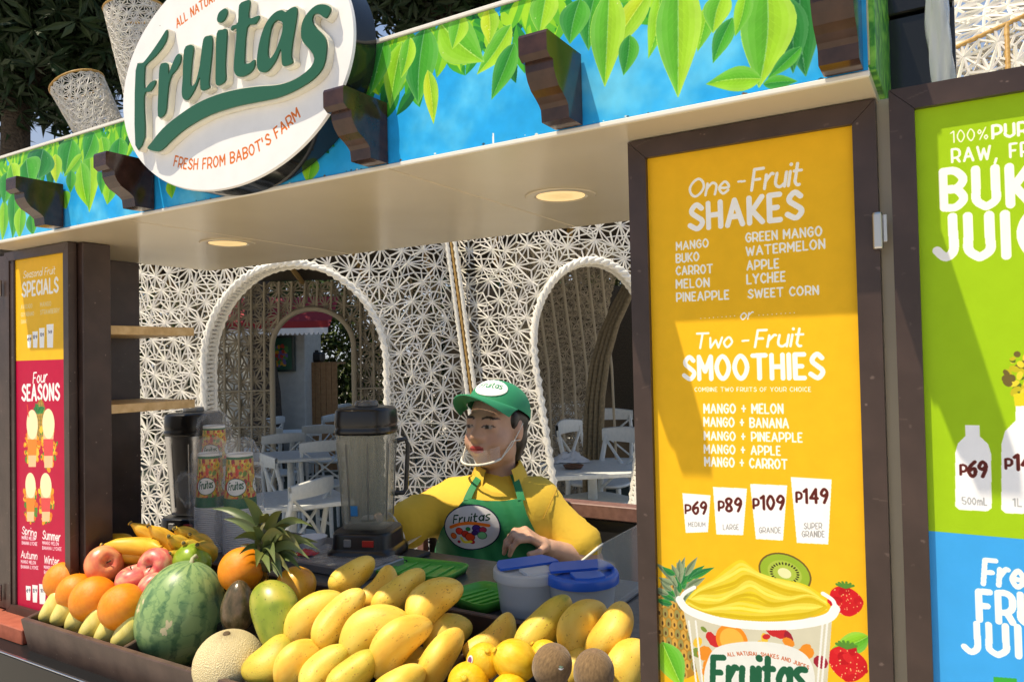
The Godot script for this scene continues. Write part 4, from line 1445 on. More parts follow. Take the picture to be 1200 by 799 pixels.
		lattice(g, 0.0, TAU * 0.17, -0.25, L, 0.062, 0.006, func(u: float, v: float) -> Vector3:
			var a := u / 0.17
			var r := lerpf(q[5], q[4], v / L)
			return bot + ax * v + e1 * cos(a) * r + e2 * sin(a) * r, func(_u: float, _v: float) -> bool: return false, -pf, 0.16, 0.3)
		put("lattice_skin", g, whitewash, c).set_meta("kind", "stuff")
		g = G.new()
		var ring := PackedVector3Array()
		for i in 41: ring.append(top + e1 * cos(TAU * i / 40.0) * q[4] + e2 * sin(TAU * i / 40.0) * q[4])
		g.tube(ring, PackedFloat32Array([0.009]), 6, false)
		put("rim_hoop", g, bamboo, c)
	# sunlit lattice roof of the next pavilion, upper right
	var c2 := thing("lattice_roof", "sunlit white lattice roof with a bamboo ridge beyond the green menu board", "lattice roof", dp(1160, 60, 3.4))
	g = G.new()
	var o := dp(1122, 55, 3.4)
	var e := (dp(1200, 19, 3.35) - o).normalized()
	var dn := (Vector3.DOWN * 0.94 - pf * 0.25).normalized()
	var ups := (Vector3.UP * 0.55 + pf * 0.8).normalized()
	lattice(g, -0.25, 1.1, 0.0, 0.9, 0.14, 0.011, func(u: float, v: float) -> Vector3: return o + e * u + dn * v, func(_u: float, _v: float) -> bool: return false, -pf, 0.13, 0.2)
	lattice(g, -0.25, 1.1, 0.0, 0.8, 0.13, 0.011, func(u: float, v: float) -> Vector3: return o + e * u + ups * v, func(_u: float, _v: float) -> bool: return false, -pf, 0.13, 0.2)
	lattice(g, -0.25, 1.1, 0.0, 0.9, 0.14, 0.011, func(u: float, v: float) -> Vector3: return o + e * u + dn * v + pf * 0.12, func(_u: float, _v: float) -> bool: return false, -pf, 0.18, 0.2)
	put("lattice_skin", g, whitewash, c2).set_meta("kind", "stuff")
	g = G.new()
	g.tube(PackedVector3Array([o - e * 0.25, o + e * 1.1]), PackedFloat32Array([0.011]), 8)
	put("bamboo_ridge", g, bamboo, c2)
	g = G.new()
	g.tube(PackedVector3Array([o + e * 0.22, o + e * 0.12 + dn * 0.6]), PackedFloat32Array([0.012]), 8)
	put("bamboo_rib", g, bamboo, c2)
	_far_stall()

# stall seen deep inside through the inner doorway
func _far_stall() -> void:
	var d := 10.5
	var k := thing("far_stall", "white walled stall with red scalloped awning seen through the inner doorway", "stall", W(-3.2, 0, d + 0.5))
	var wall := tri_mat("stall_plaster", ramp_tex(25, 0.03, 256, ramp([[0.0, srgb(176, 176, 168)], [1.0, srgb(200, 200, 192)]])), 1.0, 0.7)
	var a := uy(238, 390, d)
	var b := uy(353, 390, d)
	var g := G.new()
	g.box(W((a.x + b.x) / 2, 1.25, d + 0.6), Vector3(b.x - a.x, 2.5, 0.9), 0.01, Basis(pr, Vector3.UP, -pf))
	put("wall", g, wall, k)
	# awning: red sheet with a scalloped white valance
	var p0a := uy(240, 372, d - 0.5)
	var p1a := uy(384, 380, d - 0.5)
	g = G.new()
	var yb := uy(300, 388, d - 0.5).y
	g.quad(W(p0a.x, yb, d - 0.5), W(p1a.x, yb, d - 0.5), W(p1a.x, yb + 0.5, d + 0.2), W(p0a.x, yb + 0.5, d + 0.2))
	g.quad(W(p0a.x, yb, d - 0.5), W(p1a.x, yb, d - 0.5), W(p1a.x, yb + 0.12, d - 0.51), W(p0a.x, yb + 0.12, d - 0.51))
	put("awning", g, mat("red_canvas", lin(0.28, 0.01, 0.015), 0.7), k)
	g = G.new()
	var n := 26
	for i in n:
		var u0 := lerpf(p0a.x, p1a.x, i / float(n))
		var u1 := lerpf(p0a.x, p1a.x, (i + 1) / float(n))
		var poly := PackedVector2Array([Vector2(0, 0.03), Vector2(0, -0.03)])
		for j in 7: poly.append(Vector2((u1 - u0) * j / 6.0, -0.03 - 0.035 * sin(PI * j / 6.0)))
		poly.append(Vector2(u1 - u0, 0.03))
		g.xf = Transform3D(Basis(pr, Vector3.UP, -pf), W(u0, yb, d - 0.515))
		g.prism(poly, -0.004, 0.004)
	put("valance", g, mat("white_canvas", lin(0.75, 0.75, 0.75), 0.7), k)
	g = G.new()
	var pa := uy(312, 436, d)
	var pb := uy(342, 393, d)
	g.box(W((pa.x + pb.x) / 2, (pa.y + pb.y) / 2, d + 0.12), Vector3(pb.x - pa.x, pb.y - pa.y, 0.06), 0.005, Basis(pr, Vector3.UP, -pf))
	put("picture_frame", g, mat("dark_green_frame", lin(0.02, 0.04, 0.03), 0.4), k)
	pic = Image.create(96, 128, false, Image.FORMAT_RGB8)
	pic.fill(srgb(58, 100, 78))
	rng.seed = 12
	for i in 60: fillp([ell(Vector2(48, 74) + Vector2(rng.randf_range(-26, 26), rng.randf_range(-44, 36)), Vector2(7, 9), rng.randf() * 3.0, 10)], [srgb(226, 170, 60), srgb(200, 80, 60), srgb(120, 110, 170), srgb(90, 150, 80)][i % 4])
	g = G.new()
	var sx := (pb.x - pa.x) * 0.40
	var sy := (pb.y - pa.y) * 0.44
	var cc := W((pa.x + pb.x) / 2, (pa.y + pb.y) / 2, d + 0.085)
	g.quad(cc - pr * sx - Vector3(0, sy, 0), cc + pr * sx - Vector3(0, sy, 0), cc + pr * sx + Vector3(0, sy, 0), cc - pr * sx + Vector3(0, sy, 0))
	put("picture", g, print_mat("far_picture", 0.5), k)
	# wooden counter with a dark case on it
	var w0 := uy(352, 455, d + 0.3)
	var w1 := uy(391, 424, d + 0.3)
	var o := thing("wooden_counter", "plain wooden counter standing beyond the inner doorway", "counter", W((w0.x + w1.x) / 2, 0, d + 0.8))
	g = G.new()
	for i in 6:
		var u := lerpf(w0.x, w1.x, (i + 0.5) / 6.0)
		g = G.new()
		g.box(W(u, w1.y / 2, d + 0.5), Vector3((w1.x - w0.x) / 6.0 - 0.004, w1.y, 0.03), 0.003, Basis(pr, Vector3.UP, -pf))
		put("plank", g, tri_mat("pine_board", ramp_tex(26, 0.03, 256, ramp([[0.0, srgb(150, 108, 66)], [1.0, srgb(182, 140, 92)]])), 2.0, 0.6), o)
	g = G.new()
	g.box(W((w0.x + w1.x) / 2, w1.y - 0.02, d + 0.8), Vector3(w1.x - w0.x - 0.01, 0.03, 0.56), 0.004, Basis(pr, Vector3.UP, -pf))
	put("top_board", g, mats["pine_board"], o)
	g = G.new()
	var c0 := uy(357, 424, d + 0.6)
	var c1 := uy(377, 410, d + 0.6)
	g.box(W((c0.x + c1.x) / 2, w1.y + 0.075, d + 0.7), Vector3(c1.x - c0.x, 0.15, 0.25), 0.03, Basis(pr, Vector3.UP, -pf))
	g.box(W((c0.x + c1.x) / 2, w1.y + 0.165, d + 0.7), Vector3((c1.x - c0.x) * 0.4, 0.03, 0.03), 0.008, Basis(pr, Vector3.UP, -pf))
	tag(put("dark_case", g, mat("black_case", lin(0.015, 0.015, 0.015), 0.4)), "small black case with a handle standing on the wooden counter", "case")

# ---- trees
func leaf_blade(g: G, b: Vector3, dir: Vector3, nrm: Vector3, L: float, w: float) -> void:
	var s := dir.cross(nrm).normalized() * w
	var m := b + dir * L * 0.45 - nrm * L * 0.03
	var t := b + dir * L - nrm * L * 0.12
	g.tri(b, m - s, m + nrm * w * 0.25)
	g.tri(b, m + nrm * w * 0.25, m + s)
	g.tri(m - s, t, m + nrm * w * 0.25)
	g.tri(m + nrm * w * 0.25, t, m + s)
func scatter(n: String, parent: Node3D, m: Mesh, where: Array, tones: PackedColorArray) -> void:
	var mm := MultiMesh.new()
	mm.transform_format = MultiMesh.TRANSFORM_3D
	mm.use_colors = true
	mm.mesh = m
	mm.instance_count = where.size()
	for i in where.size():
		mm.set_instance_transform(i, where[i])
		mm.set_instance_color(i, tones[i])
	var o := MultiMeshInstance3D.new()
	o.multimesh = mm
	o.name = n
	parent.add_child(o, true)
	o.global_transform = Transform3D()
	o.set_meta("kind", "stuff")
func crown(n: String, parent: Node3D, c: Vector3, r: Vector3, clusters: int, m: Mesh) -> void:
	var where := []
	var tones := PackedColorArray()
	for i in clusters:
		var v := Vector3(rng.randfn(), rng.randfn(), rng.randfn()).normalized() * pow(rng.randf(), 0.4)
		var lump := 0.82 + 0.22 * sin(v.x * 7.0 + v.y * 4.0) * cos(v.z * 6.0 - v.y * 5.0)
		var ax := (v + Vector3(0, 0.1, 0) + Vector3(rng.randfn(), rng.randfn(), rng.randfn()) * 0.4).normalized()
		var t := rng.randf_range(0.7, 1.15)
		tones.append(Color(t * rng.randf_range(0.8, 1.15), t, t * rng.randf_range(0.7, 1.0)))
		var x := ax.cross(Vector3(0.3, 0.2, 1.0)).normalized()
		where.append(Transform3D(Basis(x, ax, x.cross(ax)) * Basis(Vector3.UP, rng.randf() * TAU) * rng.randf_range(0.85, 1.2), c + v * r * lump))
	scatter(n, parent, m, where, tones)
func _trees() -> void:
	rng.seed = 303
	var lm := mat("mango_leaves", lin(0.017, 0.04, 0.011), 0.6)
	lm.vertex_color_use_as_albedo = true
	lm.backlight_enabled = true
	lm.backlight = Color(0.12, 0.16, 0.04)
	var bark := tri_mat("bark", ramp_tex(27, 0.05, 256, ramp([[0.0, srgb(50, 42, 34)], [1.0, srgb(92, 80, 66)]])), 1.5, 0.9)
	bump(bark, 0.06, 2.0, 1.5)
	# one spray of leaves, repeated through the crowns
	var gr := G.new()
	for j in 12:
		var dd := (Vector3(0, rng.randf_range(0.1, 0.8), 0) + Vector3(rng.randfn(), rng.randfn() - 0.3, rng.randfn()) * 0.7).normalized()
		leaf_blade(gr, dd * 0.024, dd, dd.cross(Vector3(rng.randfn(), rng.randfn(), rng.randfn())).normalized(), 0.24 * rng.randf_range(0.7, 1.2), 0.027)
	var rosette := gr.mesh(lm)
	for q: Array in [[20, -20, 8.2, 2.3, 1.9, 2.0, 1900, "broad dark leaved tree rising behind the lattice funnels with sky between its leaves"], [300, -120, 10.5, 3.0, 2.2, 2.2, 3200, "dense dark tree behind the oval sign"], [560, -75, 9.0, 2.2, 1.5, 1.9, 2600, "dark tree with hanging leaf clusters above the middle of the header"], [-260, 60, 10.5, 2.4, 2.4, 2.4, 1900, "dark tree at the edge of the yard beyond the menu board with pink panel"]]:
		var c := dp(q[0], q[1], q[2])
		var t := thing("mango_tree", q[7], "tree", Vector3(c.x, 0, c.z), "trees behind the pavilion")
		var g := G.new()
		var base := Vector3(c.x, 0, c.z)
		g.tube(PackedVector3Array([base, base + Vector3(0.05, 1.2, 0), base + Vector3(-0.05, 2.2, 0.05), c + Vector3(0, -0.5, 0)]), PackedFloat32Array([0.28, 0.2, 0.17, 0.12]), 9)
		for i in 8:
			var a := TAU * i / 8.0 + rng.randf()
			var e := c + Vector3(cos(a) * q[3] * 0.75, rng.randf_range(-0.3, 0.8) * q[4], sin(a) * q[5] * 0.75)
			var s := base.lerp(c, rng.randf_range(0.7, 0.95))
			g.tube(PackedVector3Array([s, s.lerp(e, 0.5) + Vector3(0, 0.2, 0), e]), PackedFloat32Array([0.08, 0.05, 0.015]), 6)
		put("trunk", g, bark, t)
		crown("crown", t, c, Vector3(q[3], q[4], q[5]), q[6], rosette)
	# hedges added round the bush as a backdrop that darkens the far seating
	var hm := mat("hedge_leaves", lin(0.05, 0.085, 0.02), 0.55)
	hm.vertex_color_use_as_albedo = true
	hm.backlight_enabled = true
	hm.backlight = Color(0.4, 0.42, 0.08)
	gr = G.new()
	for j in 8:
		var dd := Vector3(rng.randfn(), rng.randfn(), rng.randfn()).normalized()
		leaf_blade(gr, dd * 0.02, dd, dd.cross(Vector3(rng.randfn(), rng.randfn(), rng.randfn())).normalized(), 0.19, 0.038)
	var sprig := gr.mesh(hm)
	for q: Array in [[-6.2, 14.2, "added leafy backdrop hedge far behind the white walled stall"], [-2.6, 13.8, "leafy bush behind the wooden counter catching the sun"], [1.0, 12.6, "added leafy backdrop hedge behind the stacked chairs at the right arch"], [4.4, 12.6, "added leafy backdrop hedge at the far corner of the seating yard"]]:
		var o := thing("hedge", q[2], "hedge", W(q[0], 0, q[1]), "hedges beyond the seating")
		var where := []
		var tones := PackedColorArray()
		for i in 2200:
			var p := W(q[0] + rng.randf_range(-2.0, 2.0), rng.randf_range(0.0, 3.4), q[1] + rng.randf_range(-0.5, 0.5))
			var t := rng.randf_range(0.6, 1.4)
			tones.append(Color(t * rng.randf_range(0.8, 1.5), t, t * 0.8))
			where.append(Transform3D(Basis.from_euler(Vector3(rng.randf(), rng.randf(), rng.randf()) * TAU) * 0.8, p))
		scatter("foliage", o, sprig, where, tones)

func rim_y(z: float) -> float: return 1.027 - 0.225 * z
func _tray() -> void:
	var x0 := -1.875
	var x1 := -0.402
	var k := thing("fruit_tray", "sloping dark brown display tray with dividers holding the fruit", "tray", Vector3((x0 + x1) / 2, 0.95, -0.17))
	var up := Vector3(0, 0.9756, 0.2195)
	var bk := Vector3(0, 0.2195, -0.9756)
	var b := Basis(Vector3.RIGHT, up, -bk)
	var o := Vector3(0, 1.027, 0)
	var L := 0.348
	var w := x1 - x0
	var m := (x0 + x1) / 2
	var paint := tri_mat("tray_brown", ramp_tex(31, 0.02, 256, ramp([[0.0, srgb(72, 55, 47)], [0.5, srgb(84, 66, 57)], [1.0, srgb(97, 77, 67)]])), 3.0, 0.42)
	chips(paint, 60, srgb(150, 134, 122), 32)
	bump(paint, 0.05, 0.03, 3.0)
	var g := G.new()
	g.box(o + Vector3(m, 0, 0) - up * 0.0405 + bk * 0.006, Vector3(w, 0.081, 0.012), 0.002, b)
	put("front_board", g, paint, k)
	g = G.new()
	g.box(o + Vector3(m, 0, 0) - up * 0.0405 + bk * (L - 0.006), Vector3(w, 0.081, 0.012), 0.002, b)
	put("back_board", g, paint, k)
	for x: float in [x0 + 0.006, x1 - 0.006]:
		g = G.new()
		g.box(o + Vector3(x, 0, 0) - up * 0.041 + bk * L * 0.5, Vector3(0.012, 0.079, L - 0.026), 0.002, b)
		put("side_board", g, paint, k)
	for x: float in [-1.494, -0.788]:
		g = G.new()
		g.box(o + Vector3(x, 0, 0) - up * 0.0415 + bk * L * 0.5, Vector3(0.01, 0.078, L - 0.026), 0.002, b)
		put("divider", g, paint, k)
	g = G.new()
	g.box(o + Vector3(m, 0, 0) - up * 0.0865 + bk * L * 0.5, Vector3(w - 0.001, 0.01, L - 0.001), 0.001, b)
	put("floor_board", g, paint, k)
	# wedge that carries the slope
	g = G.new()
	g.xf = Transform3D(Basis(Vector3(0, 0, -1), Vector3.UP, Vector3.RIGHT), Vector3.ZERO)
	g.prism(PackedVector2Array([Vector2(0.022, 0.951), Vector2(0.31, 0.951), Vector2(0.31, 0.995), Vector2(0.022, 0.937)]), x0 + 0.1, x1 - 0.1)
	put("wedge", g, mats["black_paint"], k)

# ---- fruit: a body swept along a bent axis; local y runs from the stem end to the tip
func fruit_mesh(L: float, R: float, prof: Callable, bend: float, flat: float, seg: int, n: int, m: Material, lobes := 0.0) -> ArrayMesh:
	var rows := []
	for j in n + 1:
		var t := 0.5 - 0.5 * cos(PI * j / n)
		var r: float = prof.call(t) * R
		var ctr := Vector3(bend * (sin(PI * t) - 0.64), (t - 0.5) * L, 0)
		var row := PackedVector3Array()
		for i in seg:
			var a := TAU * i / seg
			var rr := r * (1.0 + lobes * cos(a * 2.0 + 0.6) + lobes * 0.6 * sin(a * 3.0 + t * 4.0))
			row.append(ctr + Vector3(cos(a) * rr, 0, -sin(a) * rr * flat))
		rows.append(row)
	var g := G.new()
	g.grid(rows, true)
	return g.mesh(m)
func egg(t: float) -> float: return sqrt(maxf(0.0, 4.0 * t * (1.0 - t)))
func mango_p(t: float) -> float: return pow(maxf(0.0, 4.0 * t * (1.0 - t)), 0.46) * (1.03 - 0.2 * t + 0.03 * sin(t * 9.0))
func avo_p(t: float) -> float: return pow(maxf(0.0, 4.0 * t * (1.0 - t)), 0.5) * (1.08 - 0.4 * t)
func banana_p(t: float) -> float:
	var e := pow(clampf(sin(PI * clampf(t, 0.0, 1.0)), 0.0, 1.0), 0.45)
	return e * (0.35 + 0.65 * smoothstep(0.0, 0.22, t)) * (0.45 + 0.55 * smoothstep(1.0, 0.82, t)) if t > 0.02 and t < 0.985 else (0.28 if t > 0.0 and t < 1.0 else 0.0)
func lemon_p(t: float) -> float: return egg(clampf((t - 0.04) / 0.9, 0.0, 1.0)) * 0.98 + 0.16 * exp(-pow((t - 0.97) / 0.04, 2.0)) * float(t < 0.999) + 0.1 * exp(-pow((t - 0.02) / 0.03, 2.0)) * float(t > 0.001)
# picture of skin: base ramp with spots
func skin(sd: int, freq: float, stops: Array, spots: int, c: Color, r0: float, r1: float, size := 256) -> ImageTexture:
	var t := ramp_tex(sd, freq, size, ramp(stops), FastNoiseLite.TYPE_SIMPLEX_SMOOTH, 4, 2.0)
	pic = t.get_image()
	rng.seed = sd
	for i in spots:
		var ctr := Vector2(rng.randf() * size * 2, rng.randf() * size)
		if rng.randf() < 0.45 and i > 0: ctr = ctr.lerp(Vector2(size * 1.2, size * 0.5), 0.4)
		var r := rng.randf_range(r0, r1)
		fillp([ell(ctr, Vector2(r * rng.randf_range(0.8, 1.6), r), rng.randf() * PI, 8)], c.lerp(pic.get_pixel(clampi(int(ctr.x), 0, size * 2 - 1), clampi(int(ctr.y), 0, size - 1)), rng.randf_range(0.1, 0.6)))
	for i in spots / 7:      # larger faint bruises and freckle clusters
		var ctr := Vector2(rng.randf() * size * 2, rng.randf_range(0.1, 0.9) * size)
		var base := pic.get_pixel(clampi(int(ctr.x), 0, size * 2 - 1), clampi(int(ctr.y), 0, size - 1))
		for j in 7: fillp([ell(ctr + Vector2(rng.randfn(), rng.randfn()) * r1 * 2.6, Vector2(r1, r1) * rng.randf_range(0.4, 1.2), rng.randf() * 3.0, 8)], base.lerp(c, rng.randf_range(0.12, 0.4)))
	return tex(pic)
func skin_mat(key: String, t: Texture2D, rough: float, sss := 0.0) -> StandardMaterial3D:
	var m := mat(key, Color.WHITE, rough)
	m.albedo_texture = t
	if sss > 0.0:
		m.subsurf_scatter_enabled = true
		m.subsurf_scatter_strength = sss
	return m
var fmesh := {}
func lay(n: String, mesh: Mesh, label: String, cat: String, group: String, at: Vector3, axis: Vector3, roll: float) -> MeshInstance3D:
	var y := axis.normalized()
	var x := y.cross(Vector3(0.3, 0.1, 1.0)).normalized()
	var b := Basis(x, y, x.cross(y)) * Basis(Vector3.UP, roll)
	var o := MeshInstance3D.new()
	o.mesh = mesh
	o.name = numbered(n)
	add_child(o, true)
	o.transform = Transform3D(b, at)
	tag(o, label, cat, group)
	return o
func stemmed(o: MeshInstance3D, y: float, r: float, h: float, m: Material) -> void:   # stem scar or short stalk at the lower end of the axis
	var g := G.new()
	g.lathe(PackedVector2Array([Vector2(0, -h), Vector2(r * 0.8, -h), Vector2(r, 0.0), Vector2(r * 1.3, 0.004), Vector2(0, 0.005)]), 10, Vector3(0, y, 0))
	local("stem", g.mesh(m), o)

func _fruit() -> void:
	var sb := mat("brown_stem", lin(0.10, 0.065, 0.03), 0.8)
	# --- mangoes
	var mskin := []
	for i in 4:
		var warm := [[[0.0, srgb(222, 182, 58)], [0.45, srgb(234, 198, 78)], [1.0, srgb(241, 212, 106)]], [[0.0, srgb(192, 176, 66)], [0.5, srgb(228, 196, 78)], [1.0, srgb(238, 210, 102)]], [[0.0, srgb(226, 172, 56)], [0.5, srgb(236, 194, 74)], [1.0, srgb(243, 214, 112)]], [[0.0, srgb(160, 160, 56)], [0.4, srgb(206, 182, 62)], [1.0, srgb(232, 198, 82)]]][i] as Array
		var m := skin_mat("mango_skin_%d" % i, skin(50 + i, 0.006, warm, 130, srgb(150, 100, 40), 0.6, 2.6), 0.5, 0.05)
		m.heightmap_enabled = true
		mskin.append(m)
		bump(m, 0.2, 0.03, 1.0)
	var mm := []
	for i in 4:
		mm.append(fruit_mesh(0.136, 0.0365 + 0.002 * (i % 2), mango_p, 0.012 + 0.004 * (i % 3), 0.84, 26, 20, mskin[i], 0.02))
	var ml := ["yellow mango with a shaded tip next to the steel tray", "slim yellow mango with a shaded tip squeezed between two in the back row", "yellow mango with a shaded tip pointing at the low ribbed green tray", "fat yellow mango with its upper half shaded beside the green tray lid", "long yellow mango resting against the green mango, its stem end curled under", "smooth yellow mango lying second from the green mango in the upper row", "freckled yellow mango lying third from the green mango in the upper row", "large yellow mango lying on top at the middle of the heap", "greenish yellow mango touching the cantaloupe", "orange tinted mango second from the cantaloupe in the lowest row", "freckled mango third from the cantaloupe in the lowest row", "mango with a pale green flank fourth from the cantaloupe in the lowest row", "mango under the large top mango at the front of the heap", "sunlit mango leaning on the bin divider", "mango leaning on the bin divider behind the sunlit one", "mango buried in the heap near the bin divider", "mango behind the lemon with a round sticker", "large olive tipped mango behind the largest lemon", "smooth mango behind the kiwi with an oval sticker", "plump mango standing beside the clear guard", "mango half covered by the frame of the yellow menu board", "small mango glimpsed between the two kiwis"]
	var mango := [
		# stem px, stem z, tip px, tip z, skin, fatness, label
		[386, 692, -0.205, 438, 657, -0.29, 0, 1.0, 1], [424, 716, -0.20, 464, 669, -0.29, 2, 0.92, 1], [437, 718, -0.195, 497, 671, -0.29, 0, 1.0, 1], [476, 729, -0.185, 536, 681, -0.275, 2, 1.18, 1],
		[334, 753, -0.10, 398, 693, -0.185, 0, 1.05, 0], [368, 757, -0.10, 424, 691, -0.185, 2, 1.08, 0], [396, 760, -0.10, 477, 717, -0.18, 1, 1.02, 0], [432, 787, -0.085, 501, 722, -0.175, 2, 1.14, 0],
		[289, 800, -0.025, 342, 749, -0.105, 3, 1.05, 2], [322, 805, -0.025, 375, 750, -0.105, 2, 1.05, 2], [354, 806, -0.03, 403, 760, -0.105, 1, 1.0, 2], [388, 812, -0.03, 438, 770, -0.10, 3, 1.05, 2], [438, 822, -0.03, 494, 786, -0.10, 0, 1.0, 2],
		[493, 806, -0.115, 539, 735, -0.19, 2, 1.0, 0], [500, 770, -0.20, 546, 723, -0.275, 1, 1.05, 1], [465, 800, -0.16, 500, 770, -0.21, 0, 1.0, 0],
		[549, 777, -0.20, 605, 727, -0.285, 2, 0.95, 3], [606, 770, -0.20, 667, 702, -0.30, 3, 1.1, 3], [659, 765, -0.215, 704, 704, -0.295, 0, 1.02, 3], [695, 775, -0.205, 737, 706, -0.285, 2, 1.08, 3], [722, 808, -0.17, 748, 755, -0.235, 0, 1.0, 3], [668, 790, -0.20, 684, 765, -0.26, 0, 0.9, 3]]
	for mi in mango.size():
		var q: Array = mango[mi]
		var a := oz(q[0], q[1], q[2])
		var b := oz(q[3], q[4], q[5])
		var o := lay("mango", mm[q[6]], ml[mi], "mango", "mangoes in the display tray", (a + b) / 2, b - a, rng.randf() * TAU)
		var s := clampf(a.distance_to(b) / 0.136, 0.75, 1.2)
		o.scale = Vector3(q[7] * rng.randf_range(0.94, 1.06), s, q[7] * rng.randf_range(0.94, 1.06))
		stemmed(o, -0.067, 0.0042, 0.004, sb)
	# green mango, yellow melon-like mango, round green fruit
	var gm := skin_mat("green_mango_skin", skin(61, 0.006, [[0.0, srgb(102, 122, 28)], [0.45, srgb(134, 148, 44)], [1.0, srgb(190, 178, 74)]], 160, srgb(92, 96, 40), 0.6, 2.4), 0.34)
	var a := oz(327, 758, -0.10)
	var b := oz(316, 688, -0.135)
	lay("green_mango", fruit_mesh(0.146, 0.05, func(t: float) -> float: return avo_p(1.0 - t), 0.01, 0.9, 26, 20, gm, 0.02), "glossy green mango standing beside the cantaloupe", "mango", "", (a + b) / 2, b - a, 0.4)
	var ym := skin_mat("yellow_mango_skin", skin(62, 0.008, [[0.0, srgb(214, 140, 24)], [1.0, srgb(240, 190, 60)]], 90, srgb(160, 104, 40), 0.6, 2.2), 0.35)
	lay("round_mango", fruit_mesh(0.096, 0.046, avo_p, 0.0, 0.95, 26, 18, ym, 0.03), "short round golden mango behind the green mango", "mango", "", oz(345, 691, -0.22), Vector3(0.25, -0.6, 0.5), 0.0)
	var gu := skin_mat("guava_skin", skin(63, 0.01, [[0.0, srgb(112, 140, 30)], [1.0, srgb(160, 184, 60)]], 60, srgb(120, 110, 50), 0.5, 1.6), 0.25)
	lay("green_guava", fruit_mesh(0.085, 0.046, egg, 0.0, 0.95, 24, 16, gu, 0.03), "small yellow green fruit peeking over the watermelon", "fruit", "", oz(225, 660, -0.215), Vector3(0.7, 0.4, 0.3), 0.0)
	# --- watermelon: jagged dark stripes on mottled green, scuffs
	var w := 768
	var h := 384
	var n1 := FastNoiseLite.new()
	n1.seed = 5
	n1.frequency = 0.03
	var n2 := FastNoiseLite.new()
	n2.seed = 6
	n2.frequency = 0.011
	var d := PackedByteArray()
	d.resize(w * h * 3)
	for y in h:
		for x in w:
			var an := TAU * x / w
			var cx := cos(an) * 60.0
			var cy := sin(an) * 60.0
			var v := n1.get_noise_3d(cx, cy, y * 0.8)
			var v2 := n2.get_noise_3d(cx * 2.0, cy * 2.0, y * 1.6)
			var f := fposmod(x / float(w) * 13.0 + v * 0.33 + v2 * 0.15, 1.0)
			var s := smoothstep(0.27, 0.14, absf(f - 0.5) + absf(v) * 0.2)
			var net := smoothstep(0.07, 0.0, absf(v2)) * 0.4
			var k := clampf(s * (0.52 + v * 0.9 + v2 * 0.4) + net, 0.0, 1.0)
			var li := 0.5 + v2 * 0.5
			var i := (y * w + x) * 3
			d[i] = int(lerpf(lerpf(122, 146, li), 70, k)); d[i + 1] = int(lerpf(lerpf(154, 172, li), 108, k)); d[i + 2] = int(lerpf(lerpf(94, 114, li), 70, k))
	pic = Image.create_from_data(w, h, false, Image.FORMAT_RGB8, d)
	rng.seed = 15
	for q: Array in [[0.30, 0.55, 9], [0.46, 0.50, 13], [0.32, 0.60, 5], [0.62, 0.4, 8], [0.10, 0.45, 10]]:
		for i in 7: fillp([ell(Vector2(q[0] * w, q[1] * h) + Vector2(rng.randf_range(-1, 1), rng.randf_range(-1, 1)) * q[2], Vector2(q[2] * 0.7, q[2] * 0.35), rng.randf() * 3.0, 7)], srgb(202, 190, 150))
	var wm := skin_mat("watermelon_skin", tex(pic), 0.4)
	var wc := oz(212, 719, -0.125)
	var wo := lay("watermelon", fruit_mesh(0.222, 0.092, func(t: float) -> float: return pow(egg(t), 0.92) * (1.03 - 0.08 * t), 0.0, 1.0, 40, 30, wm, 0.006), "large striped watermelon standing upright in the tray", "watermelon", "", wc, Vector3(0.17, 1.0, -0.12), 2.2)
	var g := G.new()
	g.tube(PackedVector3Array([Vector3(0, 0.106, 0), Vector3(0.008, 0.116, 0), Vector3(0.026, 0.118, 0.006), Vector3(0.034, 0.112, 0.01)]), PackedFloat32Array([0.006, 0.004, 0.004, 0.003]), 7)
	local("stem", g.mesh(mat("dry_stem", lin(0.4, 0.42, 0.25), 0.8)), wo)
	# --- cantaloupe
	var cn := ramp_tex(71, 0.14, 512, ramp([[0.0, srgb(196, 178, 130)], [0.3, srgb(206, 188, 140)], [0.55, srgb(222, 206, 162)], [1.0, srgb(230, 216, 176)]]), FastNoiseLite.TYPE_CELLULAR, 2)
	var cm := skin_mat("cantaloupe_skin", cn, 0.75)
	cm.uv1_scale = Vector3(2, 1, 1)
	cm.heightmap_enabled = true
	cm.heightmap_texture = ramp_tex(71, 0.14, 512, ramp([[0.0, Color.BLACK], [1.0, Color.WHITE]]), FastNoiseLite.TYPE_CELLULAR, 2)
	cm.heightmap_scale = 0.2
	var co := lay("cantaloupe", fruit_mesh(0.128, 0.066, egg, 0.0, 1.0, 36, 26, cm), "netted beige cantaloupe in front of the green mango", "melon", "", oz(268, 779, -0.055), Vector3(0.1, 1.0, 0.15), 0.0)
	g = G.new()
	g.lathe(PackedVector2Array([Vector2(0.008, 0.062), Vector2(0.006, 0.066), Vector2(0.0, 0.0665)]), 12)
	local("stem", g.mesh(sb), co)
	# --- avocado
	var am := skin_mat("avocado_skin", skin(72, 0.02, [[0.0, srgb(58, 54, 34)], [0.5, srgb(86, 74, 52)], [1.0, srgb(112, 92, 72)]], 200, srgb(110, 104, 84), 0.5, 1.6), 0.25)
	lay("avocado", fruit_mesh(0.104, 0.041, func(t: float) -> float: return avo_p(t) * 0.96, 0.0, 1.0, 24, 18, am, 0.02), "dark brown green avocado between watermelon and green mango", "avocado", "", oz(279, 710, -0.135), Vector3(-0.05, 1.0, -0.1), 0.0)
	# --- oranges
	var om := skin_mat("orange_skin", skin(73, 0.01, [[0.0, srgb(232, 132, 10)], [0.5, srgb(238, 142, 14)], [1.0, srgb(242, 150, 20)]], 40, srgb(210, 112, 20), 0.4, 1.0), 0.4, 0.03)
	om.heightmap_enabled = true
